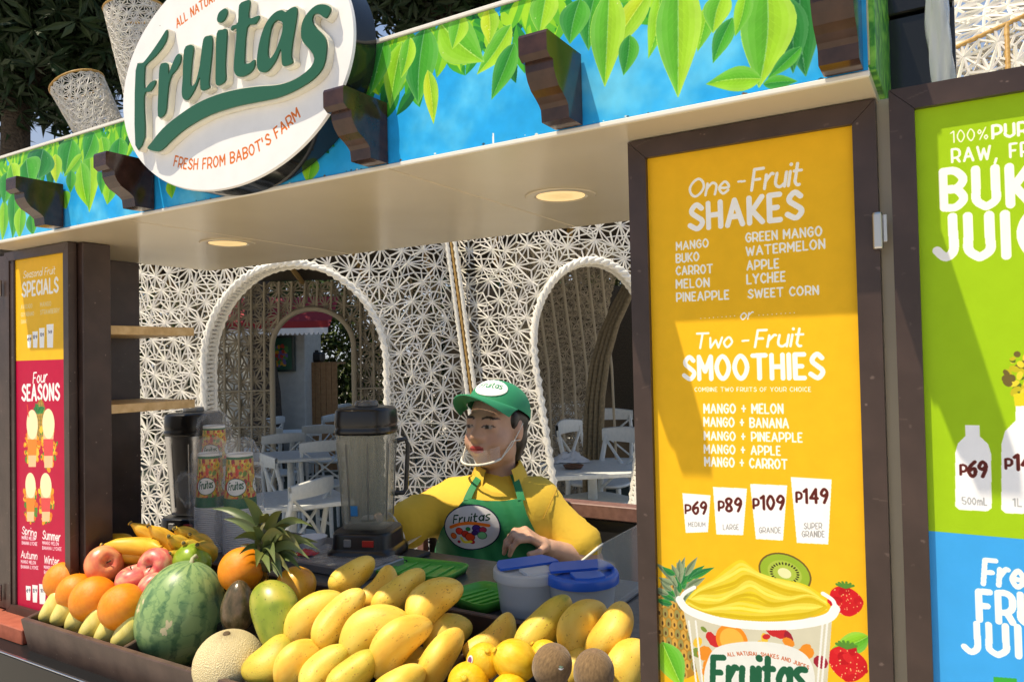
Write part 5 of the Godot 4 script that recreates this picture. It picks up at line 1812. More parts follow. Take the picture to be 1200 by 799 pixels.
	bump(om, 0.3, 0.05, 1.0, FastNoiseLite.TYPE_CELLULAR)
	om.uv1_scale = Vector3(3, 2, 1)
	var ome := fruit_mesh(0.092, 0.0475, func(t: float) -> float: return pow(egg(t), 0.96), 0.0, 1.0, 32, 24, om, 0.012)
	for q: Array in [[75, 681, -0.085, 0.95, "orange against the pink poster at the end of the orange row"], [89, 694, -0.075, 0.9, "orange squeezed second in the front orange row"], [109, 702, -0.07, 1.05, "orange in the front row under the peach coloured apple"], [143, 711, -0.062, 1.02, "orange beside the watermelon on the row of small yellow fruit"], [282, 668, -0.185, 1.0, "single orange in front of the pineapple crown"], [153, 666, -0.21, 0.8, "orange half hidden between apples and bananas"]]:
		var o := lay("orange", ome, q[4], "orange", "oranges in the display tray", oz(q[0], q[1], q[2]), Vector3(rng.randfn(), rng.randfn() * 0.5, 0.8), rng.randf() * 6.0)
		o.scale = Vector3.ONE * q[3]
		g = G.new()
		g.lathe(PackedVector2Array([Vector2(0.0032, -0.0455), Vector2(0.0026, -0.047), Vector2(0.0, -0.0472)]), 8)
		local("stem_scar", g.mesh(mat("orange_scar", lin(0.12, 0.14, 0.04), 0.8)), o)
	# --- apples
	var apm := skin_mat("apple_skin", ramp_tex(74, 0.02, 256, ramp([[0.0, srgb(204, 74, 78)], [0.4, srgb(218, 112, 104)], [0.62, srgb(224, 136, 116)], [1.0, srgb(232, 184, 142)]]), FastNoiseLite.TYPE_SIMPLEX_SMOOTH, 4), 0.38)
	var prof := func(t: float) -> float: return pow(egg(t), 0.85) * (1.06 - 0.2 * t)
	var rows := []
	for j in 29:
		var t := j / 28.0
		var an := -PI / 2 + PI * t
		var r := cos(an) * 0.041 * (1.0 + 0.08 * sin(an)) + 0.0
		var y := sin(an) * 0.036
		var dip := 0.017 * exp(-pow(r / 0.012, 2.0)) * signf(y)
		var row := PackedVector3Array()
		for i in 28:
			var f := TAU * i / 28.0
			var rr := r * (1.0 + 0.025 * cos(f * 5.0) * float(absf(y) > 0.02))
			row.append(Vector3(cos(f) * rr, y - dip, -sin(f) * rr))
		rows.append(row)
	g = G.new()
	g.grid(rows, true)
	var ape := g.mesh(apm)
	var bl := skin_mat("blush_apple_skin", ramp_tex(75, 0.014, 256, ramp([[0.0, srgb(208, 92, 74)], [0.5, srgb(226, 140, 96)], [1.0, srgb(232, 178, 118)]])), 0.35)
	var ape2 := g.mesh(bl)
	for q: Array in [[121, 661, -0.125, 1.05, 1, Vector3(0.9, 0.3, 0.2), "peach coloured apple on top of the oranges"], [157, 680, -0.13, 0.98, 0, Vector3(-0.1, 1.0, 0.2), "pink apple nestled between two other apples"], [183, 663, -0.165, 1.0, 0, Vector3(0.35, 0.25, 0.9), "pink apple showing its stem end beside the bananas"], [181, 691, -0.125, 0.9, 0, Vector3(0.6, 0.3, 0.4), "red apple mostly hidden by the watermelon"]]:
		var o := lay("apple", ape if q[4] == 0 else ape2, q[6], "apple", "apples in the display tray", oz(q[0], q[1], q[2]), q[5], rng.randf() * 6.0)
		o.scale = Vector3.ONE * q[3]
		g = G.new()
		g.tube(PackedVector3Array([Vector3(0, 0.016, 0), Vector3(0.001, 0.026, 0), Vector3(0.004, 0.034, 0)]), PackedFloat32Array([0.0016, 0.0014, 0.002]), 6)
		local("stem", g.mesh(sb), o)
	# --- row of small pale yellow fruit along the front board
	var sm := skin_mat("pale_yellow_skin", skin(76, 0.01, [[0.0, srgb(222, 202, 96)], [1.0, srgb(238, 222, 134)]], 60, srgb(140, 110, 50), 0.5, 1.8), 0.4)
	var sme := fruit_mesh(0.08, 0.0255, func(t: float) -> float: return pow(egg(t), 0.8), 0.008, 1.0, 20, 16, sm)
	for q: Array in [[50, 717], [63.5, 720], [80, 728], [97, 737], [115, 742], [135, 746]]:
		var p := oz(q[0], q[1], -0.034)
		lay("small_banana", sme, "small pale yellow fruit in the row along the front board", "fruit", "small yellow fruit along the tray front", p + Vector3(0.008, 0.006, -0.02), Vector3(0.35, 0.9, -0.35), rng.randf() * 1.0 - 0.5)
	# --- bananas: one bunch lying left, one of short fat bananas behind
	var bm := skin_mat("banana_skin", skin(77, 0.012, [[0.0, srgb(206, 150, 30)], [0.5, srgb(228, 176, 44)], [1.0, srgb(236, 192, 70)]], 60, srgb(110, 76, 30), 0.5, 1.8), 0.45)
	var bm2 := skin_mat("short_banana_skin", skin(78, 0.012, [[0.0, srgb(158, 146, 40)], [0.5, srgb(204, 164, 44)], [1.0, srgb(226, 184, 62)]], 80, srgb(96, 76, 30), 0.6, 2.2), 0.45)
	var tipm := mat("banana_tip", lin(0.10, 0.085, 0.03), 0.8)
	var be := fruit_mesh(0.17, 0.0235, banana_p, 0.032, 1.0, 10, 22, bm, 0.02)
	var be2 := fruit_mesh(0.115, 0.0225, banana_p, 0.018, 1.0, 10, 18, bm2, 0.02)
	var bana := [
		[103, 640, -0.165, 180, 640, -0.205, 0, "ripe banana reaching out over the peach coloured apple"], [127, 643, -0.15, 196, 646, -0.195, 0, "ripe banana with a dark tip lying along the one behind it"], [138, 655, -0.165, 196, 654, -0.20, 0, "ripe banana pressed down between the pink apples"], [103, 652, -0.20, 170, 655, -0.245, 0, "banana at the back of the left bin against the cabinet"],
		[157, 617, -0.20, 196, 648, -0.235, 0, "upright banana beside the cabinet shelf"], [177, 618, -0.195, 206, 652, -0.225, 0, "upright banana beside the short fat bananas"],
		[203, 629, -0.20, 216, 662, -0.25, 1, "short fat banana with green tip behind the apples"], [209, 619, -0.235, 228, 650, -0.29, 1, "short fat banana with green tip behind the apples"], [221, 639, -0.205, 230, 668, -0.285, 1, "short fat banana with green tip behind the apples"], [204, 649, -0.19, 222, 676, -0.27, 1, "short fat banana with green tip behind the apples"], [237, 640, -0.22, 244, 668, -0.29, 1, "short fat banana with green tip behind the apples"], [228, 628, -0.25, 240, 655, -0.30, 1, "short fat banana with green tip behind the apples"]]
	for q: Array in bana:
		var tip := oz(q[0], q[1] - 4.0, q[2])
		var stem := oz(q[3], q[4] - 4.0, q[5])
		var len := 0.165 if q[6] == 0 else 0.115
		var ax := (tip - stem).normalized()
		var o := lay("banana", be if q[6] == 0 else be2, q[7], "banana", "bananas at the back of the left bin", tip - ax * len * 0.5, ax, (PI * 0.5 if q[6] == 0 else 0.8) + rng.randf() * 0.4)
		g = G.new()
		g.lathe(PackedVector2Array([Vector2(0.0055, -0.004), Vector2(0.0042, 0.001), Vector2(0.0034, 0.003), Vector2(0.0, 0.0032)]), 8, Vector3(-0.64 * (0.032 if q[6] == 0 else 0.018), len * 0.5, 0))
		local("tip", g.mesh(tipm), o)
	# --- lemons and kiwis
	var lm := skin_mat("lemon_skin", skin(79, 0.01, [[0.0, srgb(226, 176, 20)], [1.0, srgb(242, 202, 50)]], 30, srgb(190, 140, 40), 0.4, 1.2), 0.3, 0.03)
	lm.heightmap_enabled = true
	bump(lm, 0.3, 0.04, 1.0, FastNoiseLite.TYPE_CELLULAR)
	lm.uv1_scale = Vector3(3, 2, 1)
	var le := fruit_mesh(0.082, 0.0335, lemon_p, 0.0, 1.0, 28, 26, lm, 0.015)
	for q: Array in [[567, 775, -0.13, 0.88, "lemon with a small round sticker beside the bin divider"], [603, 774, -0.135, 1.0, "large lemon in the middle of the right hand bin"], [549, 800, -0.10, 1.0, "lemon low at the front beside the bin divider"], [597, 812, -0.105, 0.9, "lemon mostly hidden at the front of the right hand bin"], [640, 770, -0.185, 0.8, "lemon half hidden behind the left kiwi with a sticker"]]:
		var o := lay("lemon", le, q[4], "lemon", "lemons in the right bin", oz(q[0], q[1], q[2]), Vector3(rng.randf_range(-0.6, 0.6), 0.5, rng.randf_range(0.2, 0.9)), rng.randf() * 6.0)
		o.scale = Vector3.ONE * q[3]
		if q[3] == 0.88: _sticker(o, oz(q[0] - 12, q[1] - 1, q[2]), srgb(120, 60, 120))
	var km := skin_mat("kiwi_skin", skin(80, 0.02, [[0.0, srgb(98, 76, 48)], [0.5, srgb(122, 96, 62)], [1.0, srgb(142, 114, 76)]], 60, srgb(84, 64, 40), 0.5, 1.4), 0.85)
	km.rim_enabled = true
	km.rim = 0.5
	km.rim_tint = 0.6
	km.heightmap_enabled = true
	bump(km, 0.3, 0.04, 1.0)
	km.uv1_scale = Vector3(3, 2, 1)
	var ke := fruit_mesh(0.068, 0.0305, func(t: float) -> float: return pow(egg(t), 0.9), 0.0, 1.0, 26, 20, km)
	for q: Array in [[647, 780, -0.125, "kiwi with an oval sticker lying on the lemons"], [696, 788, -0.125, "kiwi with a pale end lying next to the mangoes"]]:
		var o := lay("kiwi", ke, q[3], "kiwi", "kiwis in the right bin", oz(q[0], q[1], q[2]), Vector3(0.4 if q[0] < 660 else 0.1, 0.9, 0.1), rng.randf() * 6.0)
		g = G.new()
		g.lathe(PackedVector2Array([Vector2(0.006, 0.0325), Vector2(0.003, 0.035), Vector2(0.0, 0.0352)]), 10)
		local("stem_end", g.mesh(mat("kiwi_end", lin(0.22, 0.14, 0.08), 0.9)), o)
		if q[0] < 660: _sticker(o, oz(662, 778, q[2]), srgb(120, 150, 130))
	# --- pineapple: scaled body lying behind, crown turned up to the front
	_pineapple()
func _sticker(o: Node3D, toward: Vector3, c: Color) -> void:
	# small label pressed on the side that faces the given point
	var ctr := o.global_position
	var n := ((toward - ctr).normalized() * 0.75 + (CP - ctr).normalized()).normalized()
	var r := 0.0305 if o.name.begins_with("kiwi") else 0.0298
	var g := G.new()
	var e := n.cross(Vector3.UP).normalized()
	var f := e.cross(n).normalized()
	for ring: Array in [[0.0078, Color(0.85, 0.85, 0.85), 0.0014], [0.0052, c, 0.0018]]:
		g.col = ring[1].srgb_to_linear()
		for i in 18:
			var a := TAU * i / 18.0
			var b := TAU * (i + 1) / 18.0
			var k := ring[0] as float
			var at := func(an: float, s: float) -> Vector3: return ctr + (n * (r + ring[2]) - n * s * s * k * k * 14.0) + (e * cos(an) * 0.8 + f * sin(an)) * k * s
			g.tri(at.call(0.0, 0.0), at.call(a, 1.0), at.call(b, 1.0))
	var m := mat("label_paper", Color.WHITE, 0.4)
	m.vertex_color_use_as_albedo = true
	put("sticker", g, m, o)
func _pineapple() -> void:
	var c := oz(296, 676, -0.235)
	var ax := Vector3(-0.25, -0.25, -1.0).normalized()
	ax = Vector3(-0.75, -0.35, -0.25).normalized()
	var k := thing("pineapple", "pineapple lying behind the single orange with its spiky crown raised", "pineapple", c + ax * 0.05)
	var g := G.new()
	var e1 := ax.cross(Vector3.UP).normalized()
	var e2 := e1.cross(ax).normalized()
	var L := 0.17
	var R := 0.05
	var pm := mat("pineapple_eyes", Color.WHITE, 0.6)
	pm.vertex_color_use_as_albedo = true
	rng.seed = 88
	for j in 12:
		for i in 13:
			var t := (j + 0.5) / 12.0
			var a := TAU * (i + 0.5 * (j & 1)) / 13.0
			var r := R * pow(sin(PI * clampf(t * 0.9 + 0.06, 0.02, 0.98)), 0.4)
			var n := e1 * cos(a) + e2 * sin(a)
			var s := n.cross(ax)
			var p := c + ax * t * L + n * r
			var tone := rng.randf_range(0.8, 1.2)
			g.col = Color(0.36 * tone, 0.24 * tone, 0.05 * tone)
			var hx := s * r * TAU / 26.0 * 1.1
			var hy := ax * L / 24.0 * 1.9
			var tip := p + n * 0.006
			for q: Array in [[hx, hy], [hy, -hx], [-hx, -hy], [-hy, hx]]: g.tri(tip, p + q[1], p + q[0])
			g.col = Color(0.14, 0.1, 0.04)
			g.tri(tip, tip + hx * 0.25 + n * 0.001, tip - ax * 0.006 + n * 0.004)
	put("body", g, pm, k)
	# crown leaves, placed round a short core that bends upward
	var lm := mat("pineapple_leaves", lin(0.12, 0.16, 0.055), 0.45)
	lm.vertex_color_use_as_albedo = true
	var core := oz(312, 655, -0.225)
	var top := oz(311, 598, -0.215)
	var cax := (top - core).normalized()
	var right := cax.cross(pf).normalized()
	var fro := right.cross(cax).normalized()
	if fro.z < 0: fro = -fro
	var leafs := []
	for q: Array in [[305, 612, 284, 580, 0.05], [300, 618, 248, 593, 0.03], [301, 626, 262, 606, 0.04], [303, 630, 273, 630, 0.06], [316, 630, 366, 611, 0.05], [318, 640, 374, 640, 0.03], [314, 622, 330, 596, 0.02], [318, 645, 362, 650, 0.04], [322, 624, 345, 612, 0.0], [310, 612, 308, 602, 0.05], [306, 645, 300, 662, 0.06], [322, 652, 352, 664, 0.03], [312, 640, 322, 656, 0.07], [318, 634, 340, 626, 0.07], [302, 640, 280, 648, 0.05], [326, 648, 372, 632, 0.0], [308, 628, 296, 606, 0.0], [324, 630, 352, 640, 0.05], [305, 650, 316, 668, 0.06], [300, 655, 326, 672, 0.05], [310, 655, 340, 668, 0.05], [318, 655, 330, 674, 0.06]]:
		leafs.append(q)
	for i in 16:
		var an := rng.randf_range(-2.9, 0.2)
		var bx := rng.randf_range(303, 320)
		var by := rng.randf_range(622, 652)
		leafs.append([bx, by, bx + cos(an) * rng.randf_range(20, 40), by + sin(an) * rng.randf_range(10, 30), rng.randf_range(-0.05, 0.06)])
	for q: Array in leafs:
		g = G.new()
		var z0: float = -0.225 + q[4] * 0.3
		var b := oz(q[0], q[1], z0)
		var t := oz(q[2], q[3], z0 + q[4])
		var d := t - b
		var L2 := d.length()
		var nn := (CP - b).normalized()
		var side := d.cross(nn).normalized()
		var w := clampf(L2 * 0.14, 0.006, 0.0115)
		var rws := []
		for i in 9:
			var s := i / 8.0
			var ctr := b + d * s + Vector3.UP * L2 * 0.12 * sin(PI * s) - Vector3.UP * L2 * 0.05 * s
			var ww := w * (1.0 - pow(s, 1.7)) + 0.0004
			rws.append(PackedVector3Array([ctr - side * ww + nn * ww * 0.45, ctr - side * ww * 0.5 + nn * ww * 0.1, ctr, ctr + side * ww * 0.5 + nn * ww * 0.1, ctr + side * ww + nn * ww * 0.45]))
		var tone := rng.randf_range(0.75, 1.35)
		g.col = Color(tone * rng.randf_range(0.85, 1.5), tone, tone * rng.randf_range(0.6, 1.1))
		g.grid(rws)
		put("crown_leaf", g, lm, k)
	g = G.new()
	g.col = Color(0.12, 0.11, 0.04)
	g.lathe(PackedVector2Array([Vector2(0.0, -0.03), Vector2(0.022, -0.02), Vector2(0.026, 0.0), Vector2(0.02, 0.04), Vector2(0.012, 0.07), Vector2(0, 0.085)]), 12, core)
	put("crown_core", g, pm, k)

# rounded-square vessel: profile of (half width, height)
func squarish(g: G, prof: PackedVector2Array, seg: int, o: Vector3, pw: float, b := Basis()) -> void:
	var rows := []
	for p in prof:
		var r := PackedVector3Array()
		for i in seg:
			var a := TAU * i / seg
			var c := cos(a)
			var s := sin(a)
			var k := 1.0 / pow(pow(absf(c), pw) + pow(absf(s), pw), 1.0 / pw)
			r.append(o + b * Vector3(c * k * p.x, p.y, -s * k * p.x))
		rows.append(r)
	g.grid(rows, true)
const YC := 1.08
func _blender(at: Vector3, label: String, steel: bool, s: float) -> void:
	var k := thing("blender", label, "blender", at, "blenders on the counter")
	var black := mat("black_plastic", lin(0.012, 0.012, 0.013), 0.28)
	var turn := Basis(Vector3.UP, 0.35)
	var g := G.new()
	var f := func(l: Array) -> PackedVector2Array:
		var o := PackedVector2Array()
		for i in range(0, l.size(), 2): o.append(Vector2(l[i], l[i + 1]) * s)
		return o
	squarish(g, f.call([0.0, 0.001, 0.09, 0.001, 0.092, 0.01, 0.09, 0.02, 0.083, 0.026, 0.08, 0.03, 0.078, 0.062, 0.074, 0.07, 0.0, 0.07]), 40, at, 5.0, turn)
	var b := put("base", g, black, k)
	g = G.new()
	var fr := turn * Vector3(0, 0, 1)
	g.box(at + turn * Vector3(0.03, 0.046, 0.079) * s, Vector3(0.03, 0.016, 0.006) * s, 0.001, turn)
	put("switch", g, mat("red_plastic", lin(0.45, 0.02, 0.015), 0.3), b)
	g = G.new()
	g.box(at + turn * Vector3(-0.025, 0.046, 0.079) * s, Vector3(0.02, 0.02, 0.008) * s, 0.002, turn)
	put("knob", g, mat("grey_plastic", lin(0.2, 0.2, 0.2), 0.4), b)
	# jar
	g = G.new()
	squarish(g, f.call([0.052, 0.074, 0.058, 0.076, 0.060, 0.09, 0.066, 0.2, 0.073, 0.315, 0.0735, 0.322, 0.0705, 0.322, 0.0695, 0.312, 0.062, 0.2, 0.056, 0.092, 0.04, 0.086, 0.0, 0.086]), 40, at, 3.4, turn)
	var jar_m: StandardMaterial3D
	if steel: jar_m = mat("polished_steel", lin(0.5, 0.5, 0.5), 0.28, 1.0)
	else:
		jar_m = mat("clear_polycarbonate", Color(0.66, 0.66, 0.6, 0.34), 0.27)
		jar_m.transparency = BaseMaterial3D.TRANSPARENCY_ALPHA
	var j := put("jar", g, jar_m, k)
	for i in 8:
		g = G.new()
		var a := TAU * (i + 0.5) / 8.0
		var dir := turn * Vector3(cos(a), 0, -sin(a))
		var kk := 1.0 / pow(pow(absf(cos(a)), 3.4) + pow(absf(sin(a)), 3.4), 1.0 / 3.4)
		g.tube(PackedVector3Array([at + dir * kk * 0.0615 * s + Vector3(0, 0.1, 0) * s, at + dir * kk * 0.0665 * s + Vector3(0, 0.2, 0) * s, at + dir * kk * 0.0725 * s + Vector3(0, 0.295, 0) * s]), PackedFloat32Array([0.0018 * s]), 5)
		put("rib", g, jar_m if steel else mat("grey_rib", lin(0.16, 0.16, 0.15), 0.3), j)
	g = G.new()
	g.lathe(PackedVector2Array([Vector2(0.0, 0.087), Vector2(0.022, 0.088), Vector2(0.014, 0.1), Vector2(0.0, 0.102)]) , 14, at)
	put("blade_hub", g, mats.get("brushed_steel"), j)
	if not steel:
		g = G.new()
		var hx := (turn * Vector3(0.75, 0, -0.66)).normalized()
		g.tube(PackedVector3Array([at + hx * 0.074 * s + Vector3(0, 0.29, 0) * s, at + hx * 0.108 * s + Vector3(0, 0.295, 0) * s, at + hx * 0.116 * s + Vector3(0, 0.28, 0) * s, at + hx * 0.108 * s + Vector3(0, 0.16, 0) * s, at + hx * 0.1 * s + Vector3(0, 0.15, 0) * s, at + hx * 0.066 * s + Vector3(0, 0.152, 0) * s]), PackedFloat32Array([0.0065 * s]), 8)
		put("handle", g, mat("dark_handle", lin(0.03, 0.03, 0.03), 0.3), j)
		g = G.new()
		g.box(at + turn * Vector3(-0.012, 0.125, 0.0645) * s, Vector3(0.019, 0.026, 0.001) * s, 0.0003, turn * Basis(Vector3.RIGHT, 0.05))
		put("blue_sticker", g, mat("blue_paper", lin(0.02, 0.2, 0.5), 0.5), j)
	# lid
	g = G.new()
	squarish(g, f.call([0.0, 0.318, 0.0745, 0.318, 0.0765, 0.324, 0.0765, 0.331, 0.0735, 0.334, 0.0745, 0.34, 0.076, 0.346, 0.074, 0.378, 0.068, 0.386, 0.05, 0.389, 0.0, 0.389]), 40, at, 3.2, turn)
	var l := put("lid", g, black, k)
	g = G.new()
	g.lathe(f.call([0.03, 0.3885, 0.032, 0.392, 0.03, 0.402, 0.026, 0.404, 0.0, 0.404]), 24, at)
	put("filler_cap", g, mat("smoke_plastic", lin(0.12, 0.12, 0.12), 0.2), l)
func _counter_things() -> void:
	rng.seed = 61
	_blender(oy(432, 649, YC + 0.012), "blender with a clear jar and black lid beside the worker", false, 1.0)
	var b1 := oy(432, 649, YC + 0.012)
	var g := G.new()
	g.box(b1 + Vector3(0.005, -0.006, 0.0), Vector3(0.25, 0.011, 0.2), 0.003)
	tag(put("blender_mat", g, mat("black_rubber", lin(0.014, 0.014, 0.014), 0.5)), "flat black rubber mat under the clear blender", "mat")
	_blender(oy(228, 628, YC), "blender with a steel jar and black lid behind the bagged paper cups", true, 0.97)
	_cups()
	# tubs
	var milky := mat("milky_plastic", Color(0.88, 0.9, 0.92, 0.6), 0.3)
	milky.transparency = BaseMaterial3D.TRANSPARENCY_ALPHA
	var blue := mat("blue_plastic", lin(0.03, 0.13, 0.62), 0.3)
	var body_m := mat("white_tub", Color(0.86, 0.88, 0.9, 0.5), 0.3)
	body_m.transparency = BaseMaterial3D.TRANSPARENCY_ALPHA
	for q: Array in [[621, 716, 0, "food tub with a frosted lid and blue flap beside the green trays"], [683, 722, 1, "food tub with an all blue lid next to the clear guard"]]:
		var at := oy(q[0], q[1], YC)
		var r := 0.068
		var k := thing("food_tub", q[3], "tub", at, "lidded tubs behind the right bin")
		g = G.new()
		g.lathe(PackedVector2Array([Vector2(0, 0.001), Vector2(r * 0.86, 0.001), Vector2(r * 0.89, 0.006), Vector2(r, 0.072), Vector2(r * 1.04, 0.074), Vector2(r * 1.04, 0.08), Vector2(r * 0.96, 0.08), Vector2(r * 0.86, 0.008), Vector2(0, 0.006)]), 40, at)
		put("body", g, body_m, k)
		g = G.new()
		g.lathe(PackedVector2Array([Vector2(r * 0.9, 0.02), Vector2(r * 0.91, 0.05), Vector2(0, 0.052)]), 30, at)
		put("contents", g, mat("pale_cream", lin(0.5, 0.5, 0.46), 0.6), k)
		g = G.new()
		g.lathe(PackedVector2Array([Vector2(r * 1.06, 0.070), Vector2(r * 1.09, 0.071), Vector2(r * 1.09, 0.086), Vector2(r * 1.05, 0.091), Vector2(r * 0.9, 0.09), Vector2(r * 0.88, 0.086), Vector2(0, 0.086)]), 44, at)
		var lid := put("lid", g, milky if q[2] == 0 else blue, k)
		# hinged flap across the lid and its raised tab
		g = G.new()
		var turn := Basis(Vector3.UP, 0.95 if q[2] == 0 else 0.75)
		var disc := ell(Vector2.ZERO, Vector2(r, r) * 0.97, 0.0, 44)
		# prism lies in its own xy plane: turn it flat
		g.xf = Transform3D(turn * Basis(Vector3.RIGHT, -PI / 2 + 0.07), at + Vector3(0, 0.0935, 0))
		g.prism(Geometry2D.intersect_polygons(disc, PackedVector2Array([Vector2(-1, -0.006), Vector2(1, -0.006), Vector2(1, 0.044), Vector2(-1, 0.044)]))[0], -0.002, 0.003)
		put("flap", g, blue, lid)
		g = G.new()
		g.xf = Transform3D(turn * Basis(Vector3.RIGHT, -PI / 2), at + Vector3(0, 0.091, 0))
		g.prism(Geometry2D.intersect_polygons(disc, PackedVector2Array([Vector2(-0.03, -0.2), Vector2(0.03, -0.2), Vector2(0.03, -0.018), Vector2(-0.03, -0.018)]))[0], -0.002, 0.0035)
		put("tab", g, milky if q[2] == 0 else mat("blue_plastic_2", lin(0.04, 0.16, 0.66), 0.3), lid)
	# green plastic trays
	var gp := mat("green_plastic", lin(0.09, 0.42, 0.045), 0.35)
	for q: Array in [[490, 672, 0.22, 0.13, 0.12, 0.018, "low ribbed green plastic tray under the mango tips"], [566, 706, 0.13, 0.12, -0.3, 0.022, "green plastic tray lid beside the frosted tub"]]:
		var at := oy(q[0], q[1], YC)
		var turn := Basis(Vector3.UP, q[4])
		var k := thing("green_tray", q[6], "tray", at, "green trays on the counter")
		g = G.new()
		squarish(g, PackedVector2Array([Vector2(0, 0.002), Vector2(q[2] * 0.5, 0.002), Vector2(q[2] * 0.53, q[5]), Vector2(q[2] * 0.5, q[5]), Vector2(q[2] * 0.47, 0.008), Vector2(0, 0.008)]), 40, at, 6.0, turn * Basis.from_scale(Vector3(1, 1, q[3] / q[2])))
		put("body", g, gp, k)
		for i in 5:
			g = G.new()
			g.box(at + turn * Vector3((i - 2) * q[2] * 0.16, 0.010, 0), Vector3(0.006, 0.004, q[3] * 0.8), 0.001, turn)
			put("rib", g, gp, k)
	# steel tray with plastic film, bowl, sachet, ladle
	var at := oy(398, 664, YC)
	var k := thing("steel_tray", "flat grey steel tray covered by clear film behind the mangoes", "tray", at)
	g = G.new()
	g.box(at + Vector3(0, 0.012, 0), Vector3(0.3, 0.022, 0.15), 0.003)
	put("body", g, mat("dull_steel", lin(0.3, 0.3, 0.31), 0.35, 0.6), k)
	g = G.new()
	var rows := []
	for j in 14:
		var r := PackedVector3Array()
		for i in 26:
			r.append(at + Vector3((i / 25.0 - 0.5) * 0.3, 0.0255 + 0.004 * absf(sin(i * 1.7 + j * 0.9)) * rng.randf(), -(j / 13.0 - 0.5) * 0.15))
		rows.append(r)
	g.grid(rows)
	put("film", g, glass("clear_film", Color(0.95, 0.96, 0.97), 0.2, 0.1), k)
	at = oy(365, 648, YC)
	k = thing("white_bowl", "small white bowl half hidden by the pineapple crown", "bowl", at)
	g = G.new()
	g.lathe(PackedVector2Array([Vector2(0, 0.001), Vector2(0.022, 0.001), Vector2(0.024, 0.006), Vector2(0.038, 0.03), Vector2(0.043, 0.044), Vector2(0.041, 0.0445), Vector2(0.036, 0.03), Vector2(0.02, 0.008), Vector2(0, 0.007)]), 32, at)
	put("body", g, mat("white_ceramic", lin(0.72, 0.73, 0.74), 0.25), k)
	g = G.new()
	at = oy(366, 660, YC) + Vector3(0.0, 0.03, 0.02)
	rows = []
	for j in 7:
		var r := PackedVector3Array()
		for i in 7: r.append(at + Vector3((i - 3) * 0.009, 0.012 * sin(PI * i / 6.0) * sin(PI * j / 6.0) + 0.002 * sin(i * 2.3 + j), -(j - 3) * 0.007))
		rows.append(r)
	g.grid(rows)
	rows.reverse()
	tag(put("red_sachet", g, mat("red_foil", lin(0.42, 0.02, 0.015), 0.25)), "small crumpled red sachet in front of the white bowl", "sachet")
	g = G.new()
	var la := oy(440, 663, YC) + Vector3(0, 0.014, 0)
	var lb := oy(494, 640, YC) + Vector3(0, 0.03, 0)
	k = thing("knife", "knife with a black handle lying in front of the clear blender", "knife", la)
	g.tube(PackedVector3Array([la, la.lerp(lb, 0.35)]), PackedFloat32Array([0.008, 0.007]), 8, true, 0.6)
	put("handle", g, mats["black_plastic"], k)
	g = G.new()
	g.tube(PackedVector3Array([la.lerp(lb, 0.35), la.lerp(lb, 0.7), lb]), PackedFloat32Array([0.011, 0.01, 0.002]), 6, true, 0.12)
	put("blade", g, mats["brushed_steel"], k)
	# clear guard standing on the counter's end
	var ga := oy(703, 726, YC + 0.001)
	var tp := ox(700, 640, ga.x)
	k = thing("acrylic_guard", "clear acrylic guard standing beside the blue lidded tub", "guard", ga)
	g = G.new()
	var zb := -0.72
	g.box(Vector3(ga.x, (YC + tp.y) / 2 + 0.001, (ga.z + zb) / 2), Vector3(0.004, tp.y - YC - 0.002, ga.z - zb), 0.0008)
	put("sheet", g, glass("clear_acrylic", Color(0.9, 0.93, 0.92), 0.16, 0.03), k)
	g = G.new()
	g.box(Vector3(ga.x, YC + 0.004, (ga.z + zb) / 2), Vector3(0.016, 0.006, ga.z - zb), 0.001)
	put("foot_strip", g, mats["grey_plastic"], k)
	_napkins()

